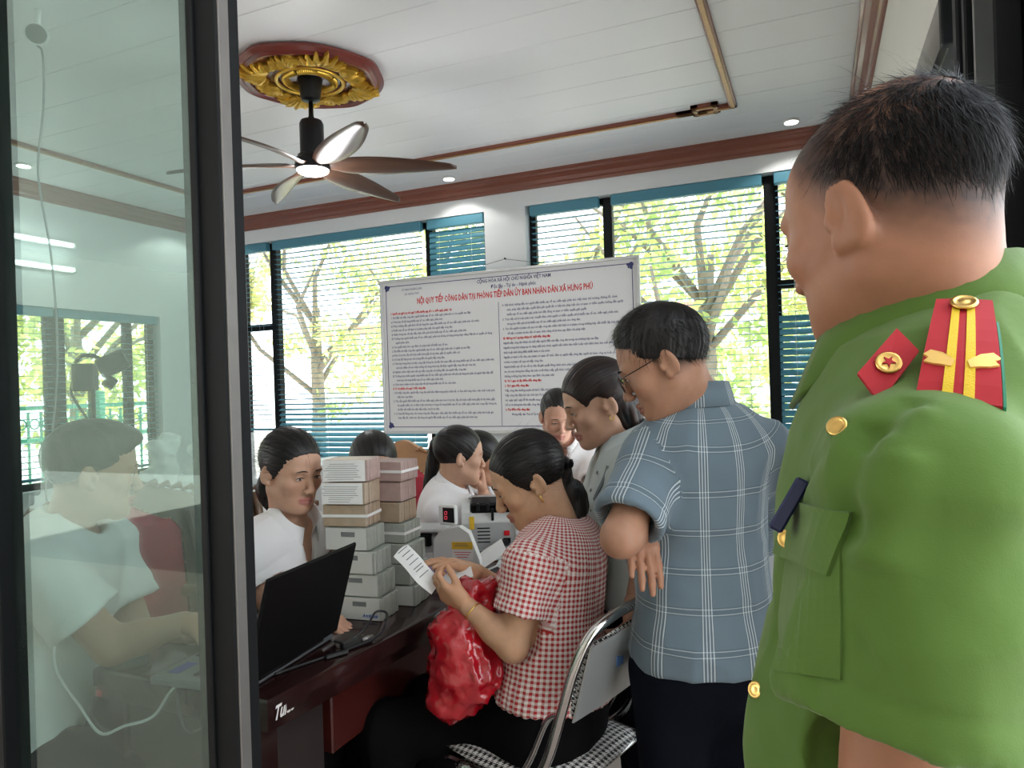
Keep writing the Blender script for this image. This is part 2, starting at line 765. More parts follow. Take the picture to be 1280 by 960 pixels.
MB().box(((X0 + X1) / 2 - .2, 2.0, -.06), (9.2, 8.6, .12)).build('floor', M['floor'])
struct(bpy.data.objects['floor'])
cl = MB().box(((X0 + X1) / 2, 3.05, ZC + .19), (X1 - X0 + .5, 5.5, .30)).build('ceiling', M['ceil'])
struct(cl)
pr_ = MB().box((-2.2, -3.05, ZC + .24), (14, 6.8, .16)).build('trim_9', M['ceil'])  # unseen porch roof, added to hold back light from the front
struct(pr_)
pw = .300
y = YB - .004
k = 0
first = None
while y > .55:
    if first is None:
        first = MB().box((0, 0, 0), (X1 - X0, pw - .0022, .030), bev=.003).build('plank', M['ceil'], cl)
        o = first
    else:
        o = first.copy()
        COL.objects.link(o)
        o.parent = cl
    o.location = ((X0 + X1) / 2, y - pw / 2, ZC + .024 + .0)
    y -= pw


def wall_boxes(name, boxes, m=None):
    mb = MB()
    for lo, hi in boxes:
        lo, hi = np.array(lo, float), np.array(hi, float)
        mb.box((lo + hi) / 2, hi - lo)
    return struct(mb.build(name, m or M['wall']))


ZS, ZT = .45, 2.90
wall_boxes('wall_back', [((X0 - .2, YB, 0), (X1 + .2, YB + .22, ZS)), ((X0 - .2, YB, ZT), (X1 + .2, YB + .22, ZC + .04)),
                         ((X0 - .2, YB, ZS), (-5.45, YB + .22, ZT)), ((-2.60, YB, ZS), (-2.22, YB + .22, ZT)), ((.26, YB, ZS), (X1 + .2, YB + .22, ZT))])
LW0, LW1, LZ0, LZ1 = 2.55, 4.99, .65, 2.16
wall_boxes('wall_left', [((X0 - .22, .60, 0), (X0, YB, LZ0)), ((X0 - .22, .60, LZ1), (X0, YB, ZC + .04)),
                         ((X0 - .22, .60, LZ0), (X0, LW0, LZ1)), ((X0 - .22, LW1, LZ0), (X0, YB, LZ1))])
RW0, RW1, RZ1 = 1.95, 5.10, 2.42
wall_boxes('wall_right', [((X1, 2.03, RZ1), (X1 + .20, YB, ZC + .04)), ((X1, 2.03, 0), (X1 + .20, YB, .40)), ((X1, RW1, .40), (X1 + .20, YB, RZ1))], pmat('cream_wall_paint', (0.74, 0.73, 0.68, 1), .03, 3, .75))


def cornice(name, p0, p1, inward):
    """moulded cornice between wall and ceiling"""
    prof = [(0, -.118), (.014, -.118), (.018, -.098), (.030, -.088), (.036, -.060), (.052, -.040), (.075, -.030), (.080, -.016), (.092, -.010), (.092, .012), (0, .012)]
    p0, p1, inward = (np.array(q, float) for q in (p0, p1, inward))
    mb = MB()
    mb.prism(prof, lambda q: p0 + inward * q[0] + np.array((0, 0, q[1])), lambda q: p1 + inward * q[0] + np.array((0, 0, q[1])))
    return struct(mb.build(name, M['trim']))


cornice('trim_1', (X0, YB, ZC), (X1, YB, ZC), (0, -1, 0))
cornice('trim_2', (X0, .6, ZC), (X0, YB, ZC), (1, 0, 0))
cornice('trim_3', (X1, 2.03, ZC), (X1, YB, ZC), (-1, 0, 0))


# thin decorative ceiling border with square corner knots
def flat_trim(name, segs):
    mb = MB()
    for (x0, y0, x1, y1) in segs:
        a = np.array((x0, y0, ZC)); b = np.array((x1, y1, ZC))
        d = nrm(b - a); s = np.cross(d, (0, 0, 1))
        for (w0, w1, z0, z1, mi) in ((-.024, .024, -.014, .012, 0), (-.013, .013, -.021, -.013, 1)):
            mb.box((a + b) / 2 + np.array((0, 0, (z0 + z1) / 2)), (abs(x1 - x0) + (w1 - w0), abs(y1 - y0) + (w1 - w0), z1 - z0), bev=.003, mi=mi)
    return struct(mb.build(name, [M['trim'], M['trimgold']]))


TX0, TX1, TY1 = -4.96, -.44, 4.82
q = .17
flat_trim('trim_4', [(TX0 + q, TY1 - .04, TX1 - q, TY1 - .04), (TX1 - q * 2.0, TY1 - .04, TX1, TY1 - .04)])
flat_trim('trim_5', [(TX1, .9, TX1, TY1 - .04)])
flat_trim('trim_6', [(TX0, .9, TX0, TY1 - .04), (TX0, TY1 - .04, TX0 + q, TY1 - .04)])
for i, (cx, sg) in enumerate(((TX1 - q, 1), (TX0 + q, -1))):
    a = .125
    flat_trim('trim_%d' % (7 + i), [(cx - a / 2, TY1 - .04 - a * .55, cx + a / 2, TY1 - .04 - a * .55), (cx - a / 2, TY1 - .04 + a * .3, cx + a / 2, TY1 - .04 + a * .3),
                                    (cx - a / 2, TY1 - .04 - a * .55, cx - a / 2, TY1 - .04 + a * .3), (cx + a / 2, TY1 - .04 - a * .55, cx + a / 2, TY1 - .04 + a * .3)])

# ------------------------------------------------------------------ windows, frames and blinds
SLAT = {}


def window_back(name, x0, x1, z0, z1, mullions, transom=None, yb=YB + .13):
    mb = MB()
    f = .055
    mb.box(((x0 + x1) / 2, yb, z1 - f / 2), (x1 - x0, .06, f), bev=.004)
    mb.box(((x0 + x1) / 2, yb, z0 + f / 2), (x1 - x0, .06, f), bev=.004)
    mb.box((x0 + f / 2, yb, (z0 + z1) / 2), (f, .058, z1 - z0), bev=.004)
    mb.box((x1 - f / 2, yb, (z0 + z1) / 2), (f, .058, z1 - z0), bev=.004)
    o = struct(mb.build(name, M['black']))
    for x in mullions:
        p = MB().box((x, yb - .01, (z0 + z1) / 2), (.075, .075, z1 - z0 - .02), bev=.005).build('mullion', M['black'], o)
    for (a, b, z) in transom or []:
        MB().box(((a + b) / 2, yb, z), (b - a, .055, .065), bev=.004).build('transom', M['black'], o)
        for (zz0, zz1) in ((z0 + .05, z - .03), (z + .03, z1 - .05)):
            for xx in (a + .045, b - .045):
                MB().box((xx, yb - .002, (zz0 + zz1) / 2), (.040, .05, zz1 - zz0), bev=.004).build('sash_stile', M['black'], o)
    xs = [x0] + sorted(mullions) + [x1]
    for a, b in zip(xs[:-1], xs[1:]):
        MB().box(((a + b) / 2, yb + .012, (z0 + z1) / 2), (b - a - .05, .005, z1 - z0 - .08)).build('pane', M['winglass'], o)
    return o


window_back('window_1', -5.45, -2.60, ZS, ZT, [-5.00, -3.20], [(-5.45, -5.0, 2.06)])
window_back('window_2', -2.22, .26, ZS, ZT, [-1.53, -.285], [(-.285, .26, 2.08)])


def slat_mesh(w, m, dep=.050):
    """one slightly cupped slat, length w along x"""
    key = (round(w, 3), m.name, dep)
    if key in SLAT:
        return SLAT[key]
    v, f = [], []
    n = 4
    for s in (-1, 1):
        for lay in (0, 1):
            for i in range(n + 1):
                t = i / n - .5
                v.append((s * w / 2, t * dep, -.010 * (t * 2) ** 2 * .35 - lay * .0011))
    L_ = n + 1
    for lay in (0, 1):
        for i in range(n):
            a, b = lay * L_ + i, lay * L_ + i + 1
            q = (a, b, 2 * L_ + b, 2 * L_ + a)
            f.append(q if lay else q[::-1])
    f += [(0, L_, 3 * L_, 2 * L_), (n, 2 * L_ + n, 3 * L_ + n, L_ + n)]
    me = bpy.data.meshes.new('slat')
    me.from_pydata(v, [], f)
    me.materials.append(m)
    me.polygons.foreach_set('use_smooth', [True] * len(f))
    SLAT[key] = me
    return me


def blind(label, axis, c, w, ztop, zbot, tilt, val_h=.085, group=None):
    """venetian blind; axis 'x' along the back wall (c = x centre, y) or 'y' along the left wall; tilt(t) in degrees for t 0 top .. 1 bottom"""
    rz = 0 if axis == 'x' else PI / 2
    root = empty('venetian_blind', (c[0], c[1], ztop), label, 'blind', group)
    root.rotation_euler = (0, 0, rz)
    MB().box((0, -.004, -val_h / 2), (w, .062, val_h), bev=.004).build('valance', M['blue'], root)
    z = -val_h - .012
    pitch = .050
    n = int((ztop + z - zbot - .04) / pitch)
    me = slat_mesh(w - .012, M['blue'])
    for i in range(n):
        o = bpy.data.objects.new('slat', me)
        COL.objects.link(o)
        o.parent = root
        o.location = (random.uniform(-.001, .001), .004, z - .03 - i * pitch)
        o.rotation_euler = (math.radians(tilt(i / max(1, n - 1)) + random.uniform(-.8, .8)), random.uniform(-.0006, .0006), 0)
    zb = z - .03 - n * pitch
    MB().box((0, .004, zb), (w - .012, .052, .022), bev=.004).build('bottom_rail', M['blue'], root)
    nc = 2 if w < .9 else 3 if w < 1.4 else 4
    for i in range(nc):
        x = -w / 2 + .12 + (w - .24) * i / (nc - 1)
        mb = MB()
        mb.tube([(x, -.024, -val_h), (x, -.024, zb)], .0014, 4)
        mb.tube([(x, .032, -val_h), (x, .032, zb)], .0014, 4)
        mb.build('ladder_cord', M['cord'], root)
    return root


YBL = YB + .045
opn = lambda t: -4 + 3 * t + 62 * min(1, max(0, (t - .52) / .34)) ** 1.5
blind('narrow venetian blind at the left end of the back wall, slats almost flat', 'x', (-5.225, YBL), .40, ZT - .002, 1.0, lambda t: 8)
blind('wide blue venetian blind behind the left half of the notice board', 'x', (-4.10, YBL), 1.70, ZT - .002, .50, opn)
blind('closed blue venetian blind beside the white pillar, above the notice board corner', 'x', (-2.90, YBL), .56, ZT - .002, .50, lambda t: 78)
blind('narrow venetian blind right of the white pillar', 'x', (-1.885, YBL), .60, ZT - .002, .50, opn)
blind('wide venetian blind behind the man in plaid', 'x', (-.905, YBL), 1.15, ZT - .002, .50, lambda t: -4 + 4 * t + 30 * max(0, (t - .8) / .2))
blind('blue venetian blind beside the officer, its lower half closed', 'x', (-.01, YBL), .47, ZT - .002, .50, lambda t: 2 if t < .42 else 64 if t < .80 else 46)

# left wall window
mb = MB()
xb = X0 - .13
f = .055
for (a, b, c_, d) in ((LW0, LW1, LZ1 - f, LZ1), (LW0, LW1, LZ0, LZ0 + f), (LW0, LW0 + f, LZ0, LZ1), (LW1 - f, LW1, LZ0, LZ1)):
    mb.box((xb, (a + b) / 2, (c_ + d) / 2), (.06, b - a, d - c_), bev=.004)
wl = struct(mb.build('window_3', M['black']))
for yy in (4.02, 4.72):
    MB().box((xb, yy, (LZ0 + LZ1) / 2), (.07, .16 if yy < 4.3 else .07, LZ1 - LZ0 - .03), bev=.005).build('mullion', M['black'], wl)
for a, b in ((LW0, 4.02), (4.02, LW1)):
    MB().box((xb - .012, (a + b) / 2, (LZ0 + LZ1) / 2), (.005, b - a - .1, LZ1 - LZ0 - .08)).build('pane', M['winglass'], wl)
blind('venetian blind of the left wall window, nearer half, seen through the glass door', 'y', (X0 - .045, 3.26), 1.38, LZ1 - .002, .70, lambda t: 2, .075)
blind('venetian blind of the left wall window, half next to the room corner', 'y', (X0 - .045, 4.48), .98, LZ1 - .002, .70, lambda t: 2, .075)

# right wall: dark window frame and glass
mb = MB()
xr = X1 + .10
mb.box((xr, (RW0 + RW1) / 2, RZ1 - .03), (.10, RW1 - RW0, .06), bev=.004)
mb.box((xr, (RW0 + RW1) / 2, .43), (.10, RW1 - RW0, .06), bev=.004)
for yy in (RW1 - .03,):
    mb.box((xr, yy, (RZ1 + .4) / 2), (.10, .06, RZ1 - .4), bev=.004)
w4 = struct(mb.build('window_4', M['black']))
for yy in (2.30, 3.25, 4.2):
    MB().box((xr, yy, (RZ1 + .4) / 2), (.085, .06, RZ1 - .45), bev=.004).build('mullion', M['black'], w4)
for a, b in ((2.03, 2.27), (2.33, 3.22), (3.28, 4.17), (4.23, RW1 - .06)):
    MB().box((xr + .012, (a + b) / 2, (RZ1 + .4) / 2), (.005, b - a, RZ1 - .5)).build('pane', M['winglass'], w4)

# door jamb with rails on the right, next to the officer
mb = MB()
mb.box((X1 + .09, 1.62, 1.56), (.14, .50, 3.20), bev=.004)
d1 = struct(mb.build('door_1', M['black']))
MB().box((X1 - .004, 1.885, 1.54), (.05, .045, 3.14), bev=.005).build('jamb_rib', M['black'], d1)
MB().box((X1 - .006, 1.79, 1.54), (.045, .030, 3.14), bev=.004).build('jamb_rib', M['black'], d1)
MB().box((X1 - .002, 1.725, 1.54), (.040, .012, 3.14), bev=.003).build('weather_strip', M['greyalu'], d1)
MB().box((X1 - .006, 1.60, 1.54), (.045, .16, 3.14), bev=.004).build('jamb_face', M['black'], d1)
MB().box((X1 + .02, 2.16, 2.33), (.07, .035, .17), bev=.004).build('closer_arm', M['black'], d1)

# ------------------------------------------------------------------ glass door panels on the left
gd = struct(empty('door_2', (-1.17, YF, 0)))


def gpart(name, c, d, m, bev=.003):
    o = MB().box((c[0] + 1.17, c[1] - YF, c[2]), d, bev=bev).build(name, m, gd)
    return o


gpart('stile', (-.905, .900, 1.55), (.058, .052, 3.1), M['black'])
gpart('stile_edge', (-.8745, .888, 1.55), (.004, .022, 3.1), M['greyalu'], .001)
gpart('stile_rib', (-.930, .872, 1.55), (.014, .008, 3.1), M['black'], .002)
gpart('stile', (-1.522, .900, 1.55), (.090, .052, 3.1), M['black'])
gpart('rail', (-1.19, .900, .07), (.60, .05, .14), M['black'])
gpart('rail', (-1.19, .900, 3.05), (.60, .05, .10), M['black'])
gpart('pane', (-1.206, .903, 1.57), (.545, .006, 2.90), M['doorglass'], 0)
gpart('lock_plate', (-1.490, .868, 1.22), (.022, .014, .075), M['black'], .004)
gpart('lock_lever', (-1.482, .856, 1.222), (.010, .014, .040), M['greyalu'], .004)
g2 = struct(empty('door_3', (-1.60, YF + .085, 0)))
for nm, c, d, m in (('stile', (-1.030, .985, 1.55), (.046, .05, 3.1), M['black']), ('rail', (-1.55, .985, .07), (1.0, .05, .14), M['black'])):
    MB().box((c[0] + 1.60, c[1] - YF - .085, c[2]), d, bev=.003).build(nm, m, g2)
# ------------------------------------------------------------------ lamps
EM_L = emat('lamp_diffuser', (1.0, .97, .92, 1), 9)
EM_D = emat('downlight_diffuser', (1.0, .97, .93, 1), 7)
WPL = pmat('white_plastic', (0.78, 0.79, 0.78, 1), .03, 30, .35)


def downlight(x, y, label):
    r = empty('downlight', (x, y, ZC), label, 'light', 'downlights in the ceiling')
    MB().lathe([(.030, -.001), (.052, -.008), (.058, -.004), (.058, .006)], seg=24).build('ring', WPL, r, smooth=True)
    MB().lathe([(.045, -.0085), (.046, -.0045)], seg=24).build('diffuser', EM_D, r)
    l = bpy.data.lights.new('downlight_lamp', 'SPOT')
    l.energy = 9
    l.spot_size = 2.2
    l.shadow_soft_size = .05
    l.color = (1, .96, .9)
    lo = bpy.data.objects.new('downlight_lamp', l)
    COL.objects.link(lo)
    lo.parent = r
    lo.location = (0, 0, -.03)


downlight(-2.80, 5.32, 'round recessed downlight in front of the white pillar')
downlight(-.106, 5.29, 'round recessed downlight above the right window, beside the officer')
downlight(-5.40, 3.46, 'round recessed downlight near the left wall, midway along the glass door view')
downlight(-5.50, 5.15, 'round recessed downlight in the far left corner of the ceiling')
downlight(-5.50, 2.30, 'round recessed downlight near the left wall, closest to the glass door')


def tube_light(z, label):
    r = empty('tube_light', (X0, 3.62, z), label, 'light', 'tube lights on the left wall')
    MB().box((.022, 0, 0), (.04, 1.0, .055), bev=.006).build('fitting', WPL, r)
    MB().tube([(.062, -.47, -.005), (.062, .47, -.005)], .016, 12).build('tube', emat('tube_glow', (.95, 1, 1, 1), 5), r, smooth=True)
    for s in (-1, 1):
        MB().box((.055, s * .48, -.003), (.05, .03, .045), bev=.006).build('end_cap', WPL, r)


tube_light(2.70, 'upper fluorescent tube on the left wall above its window')
tube_light(2.49, 'lower fluorescent tube on the left wall above its window')

# ------------------------------------------------------------------ ceiling fan and rosette
FX, FY = -2.54, 3.21
GILT = pmat('gilt_plaster', (0.72, 0.44, 0.06, 1), .35, 25, .32, .75, bump=.5, bscale=120)
ROS = pmat('red_brown_plaster', (0.16, 0.030, 0.022, 1), .15, 14, .30, coat=.3)
SILV = pmat('pale_lilac_plaster', (0.55, 0.50, 0.55, 1), .1, 14, .35)
BLK = pmat('black_enamel', (0.007, 0.007, 0.008, 1), .2, 20, .32, spec=.25)
ros = empty('ceiling_rosette', (FX, FY, ZC), 'round red-brown and gilt plaster rosette around the fan', 'rosette')
seg = 96
prof = [(.36, .004), (.405, -.004), (.410, -.022), (.385, -.034), (.372, -.028), (.355, -.042), (.335, -.036), (.330, -.026), (.20, -.022), (.185, -.036), (.172, -.030), (.165, -.018), (.09, -.020), (.02, -.020)]
v, f_ = [], []
for r_, z_ in prof:
    for i in range(seg):
        a = 2 * PI * i / seg
        lob = 1 + (.045 * max(0, math.cos(4 * a)) ** 3 - .01) * (1 if r_ > .30 else 0)
        v.append((r_ * lob * math.cos(a), r_ * lob * math.sin(a), z_))
for i in range(len(prof) - 1):
    for j in range(seg):
        f_.append((i * seg + j, i * seg + (j + 1) % seg, (i + 1) * seg + (j + 1) % seg, (i + 1) * seg + j))
f_.append(tuple(range(seg)))
f_.append(tuple((len(prof) - 1) * seg + j for j in range(seg)))
o = MB().add(v, f_).build('disc', ROS, ros, smooth=False, auto=.5)
MB().tube([(.180 * math.cos(a), .180 * math.sin(a), -.034) for a in np.linspace(0, 2 * PI, 64, endpoint=False)], .011, 8, closed=True).build('gilt_ring', GILT, ros, smooth=True)
for i in range(4):           # pale panels inside the ring, gilt scroll between them
    a0 = i * PI / 2 + PI / 4
    mb = MB()
    pts = [(r_ * math.cos(a0 + t), r_ * math.sin(a0 + t)) for r_, t in [(.078, -.45), (.155, -.55), (.162, -.28), (.165, 0), (.162, .28), (.155, .55), (.078, .45)]]
    mb.prism(pts, lambda p: (p[0], p[1], -.0235), lambda p: (p[0], p[1], -.018))
    mb.build('pale_panel', SILV, ros)


def leaf(mb, c, ang, ln, wd, z, curl=.02, n=7):
    """gilt acanthus leaflet lying under the disc"""
    ca, sa = math.cos(ang), math.sin(ang)
    up_, dn_ = [], []
    for i in range(n):
        t = i / (n - 1)
        w_ = wd * math.sin(PI * min(1, .12 + t * .88)) ** .8 * (1 + .25 * math.sin(i * 2.6))
        z_ = z - curl * math.sin(PI * t) - .006
        for s in (-1, 0, 1):
            x, y_ = t * ln, s * w_
            up_.append((c[0] + x * ca - y_ * sa, c[1] + x * sa + y_ * ca, z_ - (.007 if s == 0 else 0)))
            dn_.append((c[0] + x * ca - y_ * sa, c[1] + x * sa + y_ * ca, z + .004))
    m_ = len(up_)
    f = []
    for i in range(n - 1):
        for s in (0, 1):
            a, b = i * 3 + s, i * 3 + s + 1
            f.append((a, b, b + 3, a + 3))
        f.append((i * 3, i * 3 + 3, m_ + i * 3 + 3, m_ + i * 3))
        f.append((i * 3 + 2, m_ + i * 3 + 2, m_ + i * 3 + 5, i * 3 + 5))
    f.append((0, m_, m_ + 1, m_ + 2, 2, 1))
    f.append(((n - 1) * 3, (n - 1) * 3 + 1, (n - 1) * 3 + 2, m_ + n * 3 - 1, m_ + n * 3 - 2, m_ + n * 3 - 3))
    mb.add(up_ + dn_, f)


for i in range(4):           # shells on the axes
    a0 = i * PI / 2 + .12
    mb = MB()
    c = (.205 * math.cos(a0), .205 * math.sin(a0))
    for j in range(9):
        b = a0 + (j - 4) * .30
        leaf(mb, c, b, .125 - .006 * abs(j - 4), .014, -.030, .012, 5)
    mb.build('gilt_shell', GILT, ros)
for i in range(4):           # acanthus sprays on the diagonals
    a0 = i * PI / 2 + PI / 4 + .12
    mb = MB()
    c = (.235 * math.cos(a0), .235 * math.sin(a0))
    for j in range(7):
        leaf(mb, (c[0] + .01 * (j - 3) * -math.sin(a0), c[1] + .01 * (j - 3) * math.cos(a0)), a0 + (j - 3) * .34, .165 - .018 * abs(j - 3), .020, -.034, .020)
    for s in (-1, 1):
        for j in range(12):
            t = j / 11
            a = a0 + s * (.10 + .48 * t)
            leaf(mb, ((.232 + .012 * math.sin(t * 9)) * math.cos(a), (.232 + .012 * math.sin(t * 9)) * math.sin(a)), a + s * .5, .085, .010, -.030, .010, 5)
    mb.build('gilt_acanthus', GILT, ros)
    mb = MB()
    for s in (-1, 1):
        for j in range(9):
            a = a0 + s * (.12 + .07 * j)
            leaf(mb, (.150 * math.cos(a), .150 * math.sin(a)), a + PI + s * (.9 - .12 * j), .045, .010, -.024, .012, 5)
    mb.build('gilt_spray', GILT, ros)

fan = empty('ceiling_fan', (FX, FY, ZC - .02), 'black ceiling fan with six dark wooden blades and a lit lamp', 'fan')
WOOD = pmat('dark_blade_wood', (0.050, 0.023, 0.013, 1), .55, 5, .38, stretch=(1.2, 14, 14), coat=.10)
MB().lathe([(.020, -.125), (.050, -.115), (.055, -.090), (.062, -.045), (.066, -.020), (.068, 0)], seg=28).build('canopy', BLK, fan, smooth=False, auto=.5)
MB().lathe([(.024, -.225), (.014, -.205), (.0125, -.12)], seg=16).build('downrod', BLK, fan, smooth=True)
MB().lathe([(.078, -.440), (.080, -.425), (.066, -.418), (.066, -.250), (.058, -.232), (.026, -.222)], seg=32).build('motor_housing', BLK, fan, auto=.5)
MB().lathe([(.090, -.505), (.096, -.495), (.096, -.452), (.088, -.440)], seg=36).build('lamp_ring', BLK, fan, auto=.5)
MB().lathe([(.02, -.531), (.060, -.527), (.082, -.516), (.090, -.503)], seg=36).build('lamp_bowl', EM_L, fan, smooth=True)
pl_ = bpy.data.lights.new('fan_lamp', 'POINT')
pl_.energy = 12
pl_.shadow_soft_size = .08
plo = bpy.data.objects.new('fan_lamp', pl_)
COL.objects.link(plo)
plo.parent = fan
plo.location = (0, 0, -.62)


def blade_mesh():
    n, mws = 22, 6
    v, f = [], []
    R0_, R1_ = .055, .80
    for lay in (0, 1):
        for i in range(n + 1):
            t = i / n
            r = R0_ + (R1_ - R0_) * t
            wid = .026 + .052 * math.sin(PI * min(1, max(0, (t - .02)) / .98) ** .78) ** .9
            wid *= 1 - max(0, (t - .93) / .07) ** 2 * .75
            sweep = .030 * math.sin(PI * t) - .02 * t
            tw = -math.radians(26 - 14 * t) * (1 if t > .12 else t / .12)
            for j in range(mws + 1):
                s = (j / mws - .5) * 2
                y = s * wid
                th = .0065 * (1 - s * s * .85) * (1 - .5 * t)
                zc = -.012 * (1 - s * s) + .03 * math.sin(PI * t) * .3
                yy = y * math.cos(tw) + sweep
                zz = y * math.sin(tw) + zc + (th if lay else -th)
                v.append((r, yy, zz))
    A = (n + 1) * (mws + 1)
    ix = lambda l, i, j: l * A + i * (mws + 1) + j
    for i in range(n):
        for j in range(mws):
            f.append((ix(1, i, j), ix(1, i + 1, j), ix(1, i + 1, j + 1), ix(1, i, j + 1)))
            f.append((ix(0, i, j), ix(0, i, j + 1), ix(0, i + 1, j + 1), ix(0, i + 1, j)))
        f.append((ix(0, i, 0), ix(0, i + 1, 0), ix(1, i + 1, 0), ix(1, i, 0)))
        f.append((ix(0, i, mws), ix(1, i, mws), ix(1, i + 1, mws), ix(0, i + 1, mws)))
    for j in range(mws):
        f.append((ix(0, 0, j), ix(1, 0, j), ix(1, 0, j + 1), ix(0, 0, j + 1)))
        f.append((ix(0, n, j), ix(0, n, j + 1), ix(1, n, j + 1), ix(1, n, j)))
    return v, f


bv_, bf_ = blade_mesh()
b0 = MB().add(bv_, bf_).build('blade', WOOD, fan, smooth=True)
for i in range(6):
    o = b0 if i == 0 else b0.copy()
    if i:
        COL.objects.link(o)
        o.parent = fan
    o.location = (0, 0, -.475)
    o.rotation_euler = (0, .03, math.radians(27 + 60 * i))

